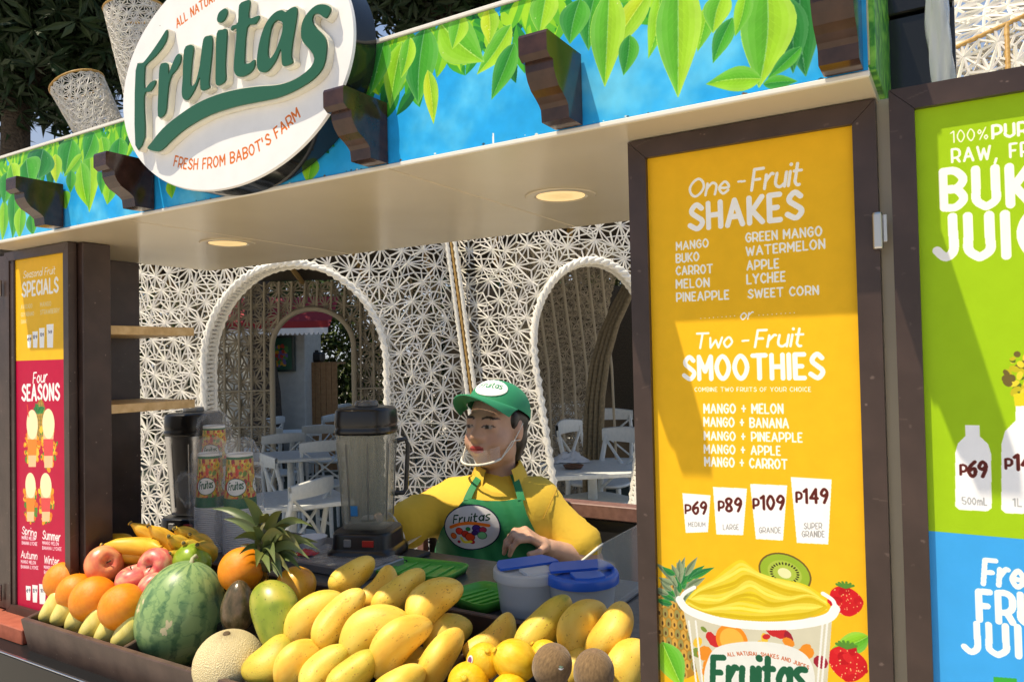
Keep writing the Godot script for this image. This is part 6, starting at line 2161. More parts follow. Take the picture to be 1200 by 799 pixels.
func _cups() -> void:
	# printed sleeve: fruit, green foot, white oval badge
	pic = Image.create(640, 256, false, Image.FORMAT_RGB8)
	pic.fill(srgb(214, 176, 84))
	rng.seed = 33
	for i in 420:
		var c := Vector2(rng.randf() * 640, rng.randf_range(20, 210))
		fillp([ell(c, Vector2(17, 13) * rng.randf_range(0.4, 1.2), rng.randf() * 3.0, 11)], [srgb(214, 60, 44), srgb(236, 196, 40), srgb(226, 128, 40), srgb(120, 150, 60), srgb(170, 40, 60), srgb(240, 220, 110)][rng.randi() % 6])
	pic.fill_rect(Rect2i(0, 206, 640, 50), srgb(40, 110, 66))
	pic.fill_rect(Rect2i(0, 0, 640, 16), srgb(60, 120, 80))
	for x: float in [100.0, 320.0, 540.0]:
		fillp([ell(Vector2(x, 150), Vector2(74, 44), 0.0, 36)], srgb(40, 100, 70))
		fillp([ell(Vector2(x, 150), Vector2(70, 40), 0.0, 36)], srgb(244, 244, 240))
		letters("Fruitas", Vector2(x - 52, 164), Vector2(x + 52, 156), Vector2(0, -34), 0.09, srgb(30, 90, 64), 0.1, 2.2)
	var sleeve := print_mat("cup_sleeve", 0.45)
	sleeve.texture_repeat = true
	var paper := mat("white_paper", lin(0.84, 0.84, 0.82), 0.5)
	var bagm := mat("clear_bag", Color(0.95, 0.96, 0.97, 0.1), 0.27)
	bagm.transparency = BaseMaterial3D.TRANSPARENCY_ALPHA
	for q: Array in [[247, 646, 0.150, 0.041, 24, "bagged stack of printed paper cups upside down beside the steel blender"], [282, 648, 0.150, 0.045, 24, "bagged stack of printed paper cups upside down beside the pineapple crown"], [252, 634, 0.12, 0.040, 42, "taller bagged stack of printed paper cups at the back"]]:
		var at := oy(q[0], q[1], YC)
		var k := thing("cup_stack", q[5], "cups", at, "bagged stacks of paper cups")
		var R: float = q[3]
		var top: float = q[4] * 0.0052 + 0.006
		var g := G.new()
		for i in q[4]:
			var y: float = i * 0.0052 + 0.003
			g.lathe(PackedVector2Array([Vector2(R * 0.97, y), Vector2(R * 1.05, y + 0.0003), Vector2(R * 1.06, y + 0.0022), Vector2(R * 1.04, y + 0.004), Vector2(R * 0.97, y + 0.0044)]), 24, at)
		put("cup_rims", g, paper, k).set_meta("kind", "stuff")
		g = G.new()
		var h: float = q[2] * 0.92
		g.lathe(PackedVector2Array([Vector2(R * 0.985, top - 0.003), Vector2(R * 0.76, top + h)]), 30, at)
		for i in g.U.size(): g.U[i].y = 1.0 - g.U[i].y
		var cup := put("top_cup", g, sleeve, k)
		g = G.new()
		g.lathe(PackedVector2Array([Vector2(R * 0.775, top + h - 0.002), Vector2(R * 0.78, top + h + 0.004), Vector2(R * 0.74, top + h + 0.0055), Vector2(R * 0.72, top + h - 0.002), Vector2(0, top + h - 0.003)]), 30, at)
		put("cup_foot", g, paper, cup)
		# crumpled bag gathered above the cups
		g = G.new()
		var rows := []
		var H: float = top + h + 0.045
		var n := FastNoiseLite.new()
		n.seed = int(q[0])
		n.frequency = 9.0
		for j in 34:
			var t := j / 33.0
			var y := 0.004 + H * t
			var r0 := R * 1.18 if y < top else lerpf(R * 1.2, R * 0.98, (y - top) / h)
			if y > top + h: r0 *= sqrt(maxf(0.02, 1.0 - pow((y - top - h) / (H - top - h + 0.006), 2.0)))
			var row := PackedVector3Array()
			for i in 44:
				var a := TAU * i / 44.0
				var cr := absf(n.get_noise_3d(cos(a) * 0.5, y * 2.2, sin(a) * 0.5)) * 0.028 + absf(n.get_noise_3d(cos(a) * 1.6, y * 6.0 + 4.0, sin(a) * 1.6)) * 0.008
				row.append(at + Vector3(cos(a), 0, -sin(a)) * (r0 + cr) + Vector3(0, y, 0))
			rows.append(row)
		g.grid(rows, true)
		put("plastic_bag", g, bagm, k)
	# loose twisted end of a bag hanging to the left
	var c := oy(222, 620, YC + 0.05)
	c = oz(219, 573, oy(247, 646, YC).z)
	var g := G.new()
	var rows := []
	var n := FastNoiseLite.new()
	n.seed = 8
	n.frequency = 12.0
	for j in 20:
		var t := j / 19.0
		var row := PackedVector3Array()
		for i in 26:
			var a := TAU * i / 26.0
			var d := Vector3(cos(a) * sin(PI * t), cos(PI * t) * -1.0, -sin(a) * sin(PI * t))
			var r := 0.034 + absf(n.get_noise_3dv(d * 0.7)) * 0.05
			row.append(c + d * r * Vector3(1.1, 1.0, 0.5))
		rows.append(row)
	g.grid(rows, true)
	tag(put("bag_end", g, bagm), "puffed out loose end of a clear plastic bag beside the paper cups", "plastic bag")

# ---- seating in the pavilion
func chair_parts(k: Node3D, m: Material) -> void:   # bentwood cross-back chair, back towards -z, origin on the floor
	var g := G.new()
	var rows := []
	for p: Vector2 in [Vector2(0.0, 0.438), Vector2(0.205, 0.438), Vector2(0.218, 0.446), Vector2(0.218, 0.458), Vector2(0.205, 0.466), Vector2(0.0, 0.462)]:
		var r := PackedVector3Array()
		for i in 28:
			var a := TAU * i / 28.0
			var kk := 1.0 / pow(pow(absf(cos(a)), 3.5) + pow(absf(sin(a)), 3.5), 1.0 / 3.5)
			r.append(Vector3(cos(a) * kk * p.x, p.y, -sin(a) * kk * p.x))
		rows.append(r)
	g.grid(rows, true)
	local("seat", g.mesh(m), k)
	for s: float in [-1.0, 1.0]:
		g = G.new()
		g.tube(PackedVector3Array([Vector3(s * 0.185, 0.0, 0.20), Vector3(s * 0.178, 0.25, 0.185), Vector3(s * 0.175, 0.44, 0.18)]), PackedFloat32Array([0.014, 0.017, 0.019]), 8)
		local("leg", g.mesh(m), k)
		g = G.new()
		g.tube(PackedVector3Array([Vector3(s * 0.19, 0.0, -0.25), Vector3(s * 0.185, 0.25, -0.205), Vector3(s * 0.19, 0.45, -0.185), Vector3(s * 0.205, 0.66, -0.215), Vector3(s * 0.2, 0.83, -0.255)]), PackedFloat32Array([0.014, 0.017, 0.019, 0.017, 0.015]), 8)
		local("leg", g.mesh(m), k)
		g = G.new()
		g.tube(PackedVector3Array([Vector3(s * 0.19, 0.48, -0.19), Vector3(0.0, 0.64, -0.235), Vector3(-s * 0.19, 0.79, -0.25)]), PackedFloat32Array([0.012]), 6, true, 0.7)
		local("cross_brace", g.mesh(m), k)
	g = G.new()
	rows = []
	for i in 13:
		var t := i / 12.0
		var x := lerpf(-0.225, 0.225, t)
		var z := -0.25 - 0.05 * sin(PI * t)
		var e := 0.02 * sin(PI * t)
		var row := PackedVector3Array()
		for q: Vector2 in [Vector2(-0.012, 0.79), Vector2(0.012, 0.79), Vector2(0.012, 0.862 + e), Vector2(0.0, 0.872 + e), Vector2(-0.012, 0.862 + e)]: row.append(Vector3(x, q.y, z + q.x))
		rows.append(row)
	g.grid(rows, true)
	local("back_rail", g.mesh(m), k)
	for z: float in [0.183, -0.20]:
		g = G.new()
		g.tube(PackedVector3Array([Vector3(-0.18, 0.3, z), Vector3(0.18, 0.3, z)]), PackedFloat32Array([0.011]), 6)
		local("stretcher", g.mesh(m), k)
func table_parts(k: Node3D, m: Material, h: float, w: float) -> void:
	var g := G.new()
	g.box(Vector3(0, h - 0.014, 0), Vector3(w, 0.028, w), 0.004)
	local("tabletop", g.mesh(m), k)
	g = G.new()
	g.turned(PackedVector2Array([Vector2(0.03, 0.02), Vector2(0.03, h - 0.03)]), 14)
	local("column", g.mesh(m), k)
	g = G.new()
	g.turned(PackedVector2Array([Vector2(0, 0.001), Vector2(0.22, 0.001), Vector2(0.22, 0.014), Vector2(0.03, 0.03)]), 28)
	local("base", g.mesh(m), k)
func _furniture() -> void:
	var m := tri_mat("white_chair_paint", ramp_tex(91, 0.03, 256, ramp([[0.0, srgb(206, 210, 208)], [1.0, srgb(226, 228, 224)]])), 3.0, 0.5)
	var list := [
		# left rail end px, right rail end px, seat away (+1) or towards (-1), floor, label
		[331, 577, 404, 556, 1, 0.008, "white cross back chair nearest the clear blender, its crossed braces in full view"],
		[356, 521, 405, 518, 1, 0.008, "white cross back chair drawn up behind the one by the clear blender"],
		[289, 505, 324, 503, 1, 0.008, "white cross back chair beside the bagged paper cups inside the left arch"],
		[352, 501, 400, 500, 1, 0.008, "white cross back chair by the long table inside the left arch"],
		[372, 490, 408, 485, 1, 0.008, "white cross back chair at the foot of the inner doorway"],
		[312, 492, 334, 489, 1, 0.008, "white cross back chair turned side on near the rattan screen"],
		[330, 483, 360, 481, 1, 0.008, "white cross back chair deep in the inner doorway"],
		[316, 512, 350, 509, 1, 0.008, "white cross back chair between the rattan screen and the middle table"],
		[393, 476, 413, 474, 1, 0.008, "white cross back chair far off beside the doorway post"],
		[300, 531, 322, 540, 1, 0.008, "white cross back chair turned side on right behind the bagged paper cups"],
		[658, 474, 684, 473, 1, 0.25, "white cross back chair deep behind the napkin table"],
		[722, 459, 750, 459, 1, 0.25, "white cross back chair standing in the dark corner of the right arch"],
		[651, 499, 674, 494, -1, 0.25, "white cross back chair behind the table with the napkins"],
		[637, 485, 662, 484, 1, 0.25, "white cross back chair half hidden by the worker's shoulder side lattice"],
		[696, 466, 739, 466, 1, 0.25, "white cross back chair farthest inside the right arch"],
		[689, 483, 733, 482, -1, 0.25, "white cross back chair in the middle of the right arch"],
		[711, 503, 765, 509, -1, 0.25, "white cross back chair beside the table with the napkins"]]
	var proto: Node3D = null
	for q: Array in list:
		var h: float = q[5] + 0.86
		var a := oy(q[0], q[1], h)
		var b := oy(q[2], q[3], h)
		var mid := (a + b) / 2
		var x := (b - a)
		x.y = 0
		x = x.normalized()
		var z := x.cross(Vector3.UP)     # away from or towards the camera
		if z.dot(pf) * q[4] < 0:
			z = -z
			x = -x
		# chair local: +z is the seat side, back at -z
		var bs := Basis(Vector3.UP.cross(z), Vector3.UP, z)
		var k: Node3D
		if proto == null:
			k = thing("cafe_chair", q[6], "chair", Vector3.ZERO, "white chairs in the pavilion")
			chair_parts(k, m)
			proto = k
		else:
			k = proto.duplicate()
			k.name = numbered("cafe_chair")
			add_child(k, true)
			k.set_meta("label", q[6])
		k.transform = Transform3D(bs, Vector3(mid.x, q[5], mid.z) + z * 0.28)
	var tab := [[342, 583, 0.008, 0.74, 0.62, 0.5, "white table beside the chair by the clear blender"], [340, 533, 0.008, 0.74, 0.7, 0.3, "white table standing in the middle of the left arch"], [342, 506, 0.008, 0.74, 0.7, 0.2, "white table near the inner doorway"], [694, 547, 0.25, 0.66, 0.6, 0.15, "white table with napkins inside the right arch"]]
	for q: Array in tab:
		var at := oy(q[0], q[1], q[2] + q[3])
		var k := thing("cafe_table", q[6], "table", Vector3.ZERO, "white tables in the pavilion")
		table_parts(k, m, q[3], q[4])
		k.transform = Transform3D(Basis(Vector3.UP, deg_to_rad(31) + q[5]), Vector3(at.x, q[2], at.z))
func _napkins() -> void:
	var at := oy(668, 541, 0.912)
	var g := G.new()
	var n := FastNoiseLite.new()
	n.seed = 4
	n.frequency = 7.0
	var rows := []
	for j in 18:
		var r := PackedVector3Array()
		for i in 24:
			var u := i / 23.0 - 0.5
			var v := j / 17.0 - 0.5
			var hgt := maxf(0.0, 1.0 - 4.0 * u * u) * maxf(0.0, 1.0 - 4.0 * v * v) * (0.05 + 0.05 * n.get_noise_2d(i * 0.02, j * 0.03)) + 0.012 * absf(n.get_noise_2d(i * 0.07, j * 0.08 + 3.0))
			r.append(at + pr * u * 0.26 + pf * v * 0.16 + Vector3(0, hgt + 0.001, 0))
		rows.append(r)
	g.grid(rows)
	tag(put("napkin", g, mat("white_cloth", lin(0.7, 0.7, 0.7), 0.8)), "crumpled white napkin on the table inside the right arch", "napkin")
	g = G.new()
	var c := oy(672, 549, 0.912)
	g.lathe(PackedVector2Array([Vector2(0, 0.002), Vector2(0.05, 0.002), Vector2(0.065, 0.022), Vector2(0.06, 0.022), Vector2(0.046, 0.008), Vector2(0, 0.008)]), 22, c)
	tag(put("brown_dish", g, mat("brown_clay", lin(0.16, 0.08, 0.045), 0.6)), "small brown dish on the table beside the napkin", "dish")

# ---- the worker: smooth union of tapered capsules and ellipsoids, meshed as surface nets
# prim: [kind 0 capsule, a, b, ra, rb] or [kind 1 ellipsoid, centre, radii, basis]
func sdist(q: Array, p: Vector3) -> float:
	if q[0] == 0:
		var a: Vector3 = q[1]
		var ab: Vector3 = q[2] - a
		var t := clampf((p - a).dot(ab) / maxf(1e-9, ab.length_squared()), 0.0, 1.0)
		return p.distance_to(a + ab * t) - lerpf(q[3], q[4], t)
	var b: Basis = q[3]
	var r: Vector3 = q[2]
	var l: Vector3 = (p - q[1]) * b
	var s := l / r
	var k := s.length()
	if k < 1e-4: return -minf(r.x, minf(r.y, r.z))
	return k * (k - 1.0) / (s / r).length()
func field(prims: Array, k: float, p: Vector3) -> float:
	var s := 0.0
	for q: Array in prims: s += exp(-clampf(sdist(q, p) / k, -40.0, 40.0))
	return -k * log(s)
func nets(g: G, prims: Array, cell: float, k: float, tint = null) -> void:
	var lo := Vector3.ONE * 1e9
	var hi := -lo
	var boxes := []
	var m := k * 5.0 + cell * 2.5
	for q: Array in prims:
		var l: Vector3
		var h: Vector3
		if q[0] == 0:
			var r := maxf(q[3], q[4]) + m
			l = (q[1] as Vector3).min(q[2]) - Vector3.ONE * r
			h = (q[1] as Vector3).max(q[2]) + Vector3.ONE * r
		else:
			var rr: Vector3 = q[2]
			var r := maxf(rr.x, maxf(rr.y, rr.z)) + m
			l = q[1] - Vector3.ONE * r
			h = q[1] + Vector3.ONE * r
		boxes.append([l, h])
		lo = lo.min(l)
		hi = hi.max(h)
	var nx := int((hi.x - lo.x) / cell) + 2
	var ny := int((hi.y - lo.y) / cell) + 2
	var nz := int((hi.z - lo.z) / cell) + 2
	var s := PackedFloat32Array()
	s.resize(nx * ny * nz)
	for i in prims.size():
		var q: Array = prims[i]
		var l: Vector3 = (boxes[i][0] - lo) / cell
		var h: Vector3 = (boxes[i][1] - lo) / cell
		for z in range(int(l.z), mini(nz, int(h.z) + 1)):
			for y in range(int(l.y), mini(ny, int(h.y) + 1)):
				var row := (z * ny + y) * nx
				for x in range(int(l.x), mini(nx, int(h.x) + 1)):
					var d := sdist(q, lo + Vector3(x, y, z) * cell)
					if d < m: s[row + x] += exp(-clampf(d / k, -40.0, 40.0))
	for i in s.size(): s[i] = -k * log(s[i]) if s[i] > 0.0 else m
	# one vertex in each crossed cell
	var vid := {}
	var vp := PackedVector3Array()
	var off := [0, 1, nx, nx + 1, nx * ny, nx * ny + 1, nx * ny + nx, nx * ny + nx + 1]
	var cor := [Vector3(0, 0, 0), Vector3(1, 0, 0), Vector3(0, 1, 0), Vector3(1, 1, 0), Vector3(0, 0, 1), Vector3(1, 0, 1), Vector3(0, 1, 1), Vector3(1, 1, 1)]
	var edges := [[0, 1], [2, 3], [4, 5], [6, 7], [0, 2], [1, 3], [4, 6], [5, 7], [0, 4], [1, 5], [2, 6], [3, 7]]
	for z in nz - 1:
		for y in ny - 1:
			var base := (z * ny + y) * nx
			for x in nx - 1:
				var id := base + x
				var v0 := s[id] < 0.0
				if v0 == (s[id + 1] < 0.0) and v0 == (s[id + off[2]] < 0.0) and v0 == (s[id + off[3]] < 0.0) and v0 == (s[id + off[4]] < 0.0) and v0 == (s[id + off[5]] < 0.0) and v0 == (s[id + off[6]] < 0.0) and v0 == (s[id + off[7]] < 0.0): continue
				var sum := Vector3.ZERO
				var n := 0
				for e: Array in edges:
					var a := s[id + off[e[0]]]
					var b := s[id + off[e[1]]]
					if (a < 0.0) != (b < 0.0):
						sum += (cor[e[0]] as Vector3).lerp(cor[e[1]], a / (a - b))
						n += 1
				vid[id] = vp.size()
				vp.append(lo + (Vector3(x, y, z) + sum / n) * cell)
	var vn := PackedVector3Array()
	vn.resize(vp.size())
	var quads := []
	var st := [1, nx, nx * ny]
	for id: int in vid:
		for ax in 3:
			if (s[id] < 0.0) == (s[id + st[ax]] < 0.0): continue
			var u: int = st[(ax + 1) % 3]
			var w: int = st[(ax + 2) % 3]
			if not (vid.has(id - u) and vid.has(id - w) and vid.has(id - u - w)): continue
			var a: int = vid[id - u - w]
			var b: int = vid[id - w]
			var c: int = vid[id]
			var d: int = vid[id - u]
			if s[id] >= 0.0:
				var t := b; b = d; d = t
			quads.append([a, b, c, d])
			var nrm := (vp[c] - vp[a]).cross(vp[d] - vp[b])
			vn[a] += nrm; vn[b] += nrm; vn[c] += nrm; vn[d] += nrm
	for q: Array in quads:
		for t: Array in [[q[0], q[1], q[2]], [q[0], q[2], q[3]]]:
			for j: int in [0, 2, 1]:
				var i: int = t[j]
				g.P.append(vp[i]); g.N.append(vn[i].normalized()); g.U.append(Vector2.ZERO)
				g.K.append(tint.call(vp[i]) if tint != null else g.col)
const PD := 2.32
func J(x: float, y: float, near := 0.0) -> Vector3: return dp(x, y, PD - near)
func _hand(g: G, wrist: Vector3, dir: Vector3, palm: Vector3, curl: float, left: bool, skin: Callable) -> void:
	# dir: towards the fingertips, palm: out of the palm
	var side := dir.cross(palm).normalized()
	if left: side = -side
	var pr2 := []
	var pc := wrist + dir * 0.045
	pr2.append([0, wrist - dir * 0.02, wrist + dir * 0.015, 0.023, 0.022])
	for i in 4: pr2.append([0, wrist + dir * 0.01 + side * (0.012 - i * 0.008), wrist + dir * 0.076 + side * (0.027 - i * 0.018), 0.014, 0.0105])
	var lens := [0.040, 0.045, 0.042, 0.033]
	for i in 4:
		var k := wrist + dir * (0.080 - 0.004 * absf(i - 1.2)) + side * (0.028 - i * 0.0185)
		var d := dir.rotated(side, 0.0)
		var prev := k
		var ang := 0.0
		for j in 3:
			ang += curl * [0.9, 1.1, 0.7][j]
			var dd := (dir * cos(ang) + palm * sin(ang)).normalized()
			var L: float = lens[i] * [1.0, 0.68, 0.55][j]
			var nx := prev + dd * L
			pr2.append([0, prev, nx, [0.0092, 0.0084, 0.0076][j], [0.0084, 0.0076, 0.0066][j]])
			prev = nx
	var tb := wrist + dir * 0.022 + side * 0.026
	var t1 := tb + (dir * 0.7 + side * 0.65 + palm * 0.35).normalized() * 0.036
	var t2 := t1 + (dir * 0.9 + side * 0.05 + palm * 0.6).normalized() * 0.030
	pr2.append([0, tb - side * 0.014, tb, 0.014, 0.0125]); pr2.append([0, tb, t1, 0.012, 0.0095]); pr2.append([0, t1, t2, 0.0095, 0.0075])
	nets(g, pr2, 0.0034, 0.0022, skin)
func _person() -> void:
	var hp := J(581, 500)
	var k := thing("person", "worker in green cap, yellow polo shirt and green apron looking aside behind the counter", "person", Vector3(J(583, 600).x, 0, J(583, 600).z))
	var toc := -pf     # towards the camera
	var up := Vector3.UP
	# head frame: turned to the worker's right
	var hz := (toc * cos(0.56) - pr * sin(0.56) + up * 0.10).normalized()
	var hx := up.cross(hz).normalized()
	var hy := hz.cross(hx).normalized()
	var hb := Basis(hx, hy, hz)
	var S := 1.09
	var H := func(x: float, y: float, z: float) -> Vector3: return hp + hb * (Vector3(x, y, z) * S)
	var e := func(x: float, y: float, z: float, rx: float, ry: float, rz: float) -> Array: return [1, H.call(x, y, z), Vector3(rx, ry, rz) * S, hb]
	var c := func(a: Vector3, b: Vector3, ra: float, rb: float) -> Array: return [0, H.call(a.x, a.y, a.z), H.call(b.x, b.y, b.z), ra * S, rb * S]
	var head := [e.call(0, 0.035, -0.015, 0.073, 0.083, 0.09), e.call(0, -0.03, 0.018, 0.061, 0.082, 0.068), e.call(0, -0.088, 0.045, 0.028, 0.022, 0.028), e.call(0.036, -0.04, 0.044, 0.03, 0.034, 0.032), e.call(-0.036, -0.04, 0.044, 0.03, 0.034, 0.032),
		e.call(0.04, -0.066, 0.006, 0.018, 0.028, 0.036), e.call(-0.04, -0.066, 0.006, 0.018, 0.028, 0.036),
		c.call(Vector3(0, 0.008, 0.082), Vector3(0, -0.026, 0.1), 0.007, 0.0105), e.call(0.011, -0.031, 0.09, 0.0085, 0.007, 0.009), e.call(-0.011, -0.031, 0.09, 0.0085, 0.007, 0.009),
		c.call(Vector3(-0.034, 0.02, 0.073), Vector3(0.034, 0.02, 0.073), 0.011, 0.011),
		e.call(0, -0.0575, 0.083, 0.0205, 0.0055, 0.009), e.call(0, -0.067, 0.081, 0.018, 0.0068, 0.009),
		e.call(0.03, -0.001, 0.071, 0.0165, 0.0085, 0.0105), e.call(-0.03, -0.001, 0.071, 0.0165, 0.0085, 0.0105),
		e.call(0.074, -0.012, -0.008, 0.008, 0.026, 0.014), e.call(-0.074, -0.012, -0.008, 0.008, 0.026, 0.014),
		c.call(Vector3(0, -0.05, -0.02), Vector3(0, -0.16, -0.03), 0.043, 0.047)]
	var skin_c := Color(0.56, 0.33, 0.22)
	var mottle := FastNoiseLite.new()
	mottle.seed = 3
	mottle.frequency = 60.0
	var arm_c := func(p: Vector3) -> Color: return skin_c * (1.0 + 0.08 * mottle.get_noise_3dv(p))
	var face := func(p: Vector3) -> Color:
		var l: Vector3 = ((p - hp) * hb) / S
		var col := skin_c
		if l.z > 0.05:
			var ax := absf(l.x)
			# lips, brows, eyes, slight colour of the cheeks
			var lip := pow(l.x / 0.023, 2.0) + pow((l.y + 0.062) / 0.0105, 2.0)
			if lip < 1.0: col = Color(0.50, 0.07, 0.06) if absf(l.y + 0.0618) > 0.0016 else Color(0.16, 0.03, 0.03)
			var br := pow((ax - 0.031) / 0.02, 2.0) + pow((l.y - 0.0245 + 0.004 * pow((ax - 0.031) / 0.02, 2.0)) / 0.0042, 2.0)
			if br < 1.0: col = Color(0.035, 0.022, 0.016)
			var ey := pow((ax - 0.031) / 0.0135, 2.0) + pow((l.y + 0.001) / 0.0046, 2.0)
			if ey < 1.0:
				col = Color(0.34, 0.29, 0.26)
				if Vector2(l.x - signf(l.x) * 0.031 + 0.003, l.y + 0.001).length() < 0.0062: col = Color(0.02, 0.012, 0.008)
			elif ey < 1.75 and l.y > -0.003: col = Color(0.06, 0.035, 0.025)
			var ck := pow((ax - 0.04) / 0.022, 2.0) + pow((l.y + 0.035) / 0.02, 2.0)
			if ck < 1.0 and lip > 1.0: col = col.lerp(Color(0.6, 0.31, 0.22), 0.5 * (1.0 - ck))
		return col * (1.0 + 0.07 * mottle.get_noise_3dv(p))
	var skin := mat("skin", Color.WHITE, 0.45)
	skin.vertex_color_use_as_albedo = true
	skin.subsurf_scatter_enabled = true
	skin.subsurf_scatter_strength = 0.06
	# arms, legs and hands join the same mesh
	var shR := J(530, 588, 0.0)      # worker's right shoulder, on the left of the picture
	var shL := J(634, 587, 0.0)
	var elR := J(470, 618, 0.10)
	var wrR := J(446, 624, -0.02)
	var elL := J(689, 658, 0.06)
	var wrL := J(640, 641, 0.15)
	var pel := J(582, 770)
	var g := G.new()
	nets(g, head, 0.0038, 0.0075, face)
	var body := [[0, J(582, 552, -0.02), J(582, 590, -0.02), 0.05, 0.06], [0, shR, shL, 0.055, 0.055], [0, J(556, 620), pel - pr * 0.05, 0.095, 0.1], [0, J(608, 620), pel + pr * 0.05, 0.095, 0.1],
		[0, shR, elR, 0.046, 0.038], [0, elR, wrR, 0.037, 0.024], [0, shL, elL, 0.046, 0.041], [0, elL, wrL, 0.04, 0.026]]
	for s: float in [-1.0, 1.0]:
		var hip := pel + pr * 0.075 * s
		var knee := Vector3(hip.x, 0.43, hip.z) + toc * 0.02
		var ank := Vector3(hip.x, 0.08, hip.z) - toc * 0.02
		body.append([0, hip, knee, 0.085, 0.055]); body.append([0, knee, ank, 0.053, 0.036]); body.append([0, ank, ank + toc * 0.13 - up * 0.045, 0.035, 0.03])
	nets(g, body, 0.0145, 0.012, arm_c)
	_hand(g, wrL, (J(613, 622, 0.19) - J(640, 641, 0.15)).normalized(), (toc * -0.15 - up * 0.85 - pr * 0.35).normalized(), 0.62, false, arm_c)
	_hand(g, wrR, (J(425, 618, -0.1) - wrR).normalized(), (toc * -0.9 - up * 0.3).normalized(), 0.35, true, arm_c)
	put("body", g, skin, k)
	# hair under the cap
	g = G.new()
	nets(g, [e.call(0, 0.03, -0.026, 0.077, 0.08, 0.086), e.call(0, -0.03, -0.055, 0.066, 0.06, 0.05), e.call(0, -0.075, -0.062, 0.045, 0.045, 0.03), e.call(0.069, 0.022, 0.012, 0.007, 0.024, 0.010), e.call(-0.069, 0.022, 0.012, 0.007, 0.024, 0.010)], 0.006, 0.006)
	put("hair", g, mat("dark_hair", lin(0.014, 0.010, 0.008), 0.4), k)
	# shirt: torso, shoulders, short sleeves
	var shirt := [[0, shR + pr * 0.012, shL - pr * 0.012, 0.06, 0.06], [0, J(556, 612, 0.015), pel - pr * 0.052 + up * 0.02, 0.108, 0.115], [0, J(608, 612, 0.015), pel + pr * 0.052 + up * 0.02, 0.108, 0.115], [0, J(560, 600, 0.03), J(604, 600, 0.03), 0.098, 0.098],
		[0, shR, shR.lerp(elR, 0.88), 0.055, 0.07], [0, shL, shL.lerp(elL, 0.74), 0.055, 0.078], [0, J(583, 574, -0.015), J(582, 588, -0.01), 0.062, 0.085]]
	var cloth_b := ramp_tex(95, 0.03, 256, ramp([[0.0, srgb(206, 158, 22)], [1.0, srgb(222, 174, 34)]]))
	var ym := mat("yellow_pique", lin(0.74, 0.48, 0.035), 0.8)
	ym.rim_enabled = true
	ym.rim = 0.25
	bump(ym, 0.02, 0.06, 9.0, FastNoiseLite.TYPE_SIMPLEX_SMOOTH, 12)
	g = G.new()
	var wrinkle := FastNoiseLite.new()
	wrinkle.seed = 21
	wrinkle.frequency = 11.0
	nets(g, shirt, 0.0115, 0.016)
	for i in g.P.size():
		var p := g.P[i]
		g.P[i] = p + g.N[i] * (0.011 * wrinkle.get_noise_3d(p.x * 0.8 + p.y * 0.5, p.y * 0.35, p.z) + 0.005 * wrinkle.get_noise_3d(p.x * 2.5, p.y * 1.5, p.z * 2.5 + 7.0))
	var sh := put("shirt", g, ym, k)
	var trim := mat("white_trim", lin(0.72, 0.7, 0.62), 0.8)
	# white sleeve hems
	for q: Array in [[shL, elL, 0.74, 0.0725], [shR, elR, 0.88, 0.0645]]:
		var a: Vector3 = (q[0] as Vector3).lerp(q[1], q[2])
		var d: Vector3 = ((q[1] as Vector3) - q[0]).normalized()
		var s1 := d.cross(up).normalized()
		var s2 := s1.cross(d)
		var ring := PackedVector3Array()
		for i in 33: ring.append(a + d * 0.046 + (s1 * cos(TAU * i / 32.0) + s2 * sin(TAU * i / 32.0)) * (0.066 if q[2] < 0.85 else 0.056))
		g = G.new()
		g.tube(ring, PackedFloat32Array([0.0045]), 6, false)
		put("sleeve_hem", g, trim, sh)
	# collar: two flaps round the neck with a white line
	var nb := J(585, 553, -0.015)
	g = G.new()
	var rows := []
	var edge := PackedVector3Array()
	var inner := PackedFloat32Array([0.058, 0.068, 0.082, 0.094])
	var drop := PackedFloat32Array([0.034, 0.037, 0.010, -0.026])
	for j in 4:
		var row := PackedVector3Array()
		for i in 37:
			var a := lerpf(-2.55, 2.55, i / 36.0)       # open towards the front
			var back := Vector3(0, 0, -1)
			var dir := -toc * cos(a) + pr * sin(a)
			var front := maxf(0.0, absf(a) - 1.2)
			var p: Vector3 = nb + dir * inner[j] * (1.0 + 0.12 * front) + up * (drop[j] - front * (0.012 + 0.016 * j)) + toc * front * 0.018
			row.append(p)
			if j == 3: edge.append(p)
		rows.append(row)
	g.grid(rows, false, true)
	put("collar", g, ym, sh)
	g = G.new()
	g.tube(edge, PackedFloat32Array([0.0028]), 6)
	put("collar_line", g, trim, sh)
	# apron: a sheet draped over the front of the shirt, with neck straps
	var gm := mat("green_apron", lin(0.012, 0.2, 0.065), 0.7)
	gm.rim_enabled = true
	gm.rim = 0.2
	bump(gm, 0.02, 0.06, 9.0, FastNoiseLite.TYPE_SIMPLEX_SMOOTH, 14)
	var lay_on := func(px: float, py: float, lift: float) -> Vector3:
		var far := J(px, py, -0.05)
		var d := (CP - far).normalized()
		var t := 0.40
		for i in 26:
			var s: float = field(shirt, 0.016, far + d * t)
			if s < 0.0006: break
			t -= maxf(0.0012, s * 0.85)
			if t < 0.0: break
		return far + d * (maxf(t, 0.0) + lift)
	g = G.new()
	rows = []
	var left := [[583, 546], [592, 538], [604, 528], [620, 517], [640, 510], [670, 507], [710, 506], [760, 508], [830, 512]]
	var rgt := [[583, 612], [592, 614], [604, 618], [620, 626], [640, 634], [670, 642], [710, 648], [760, 652], [830, 655]]
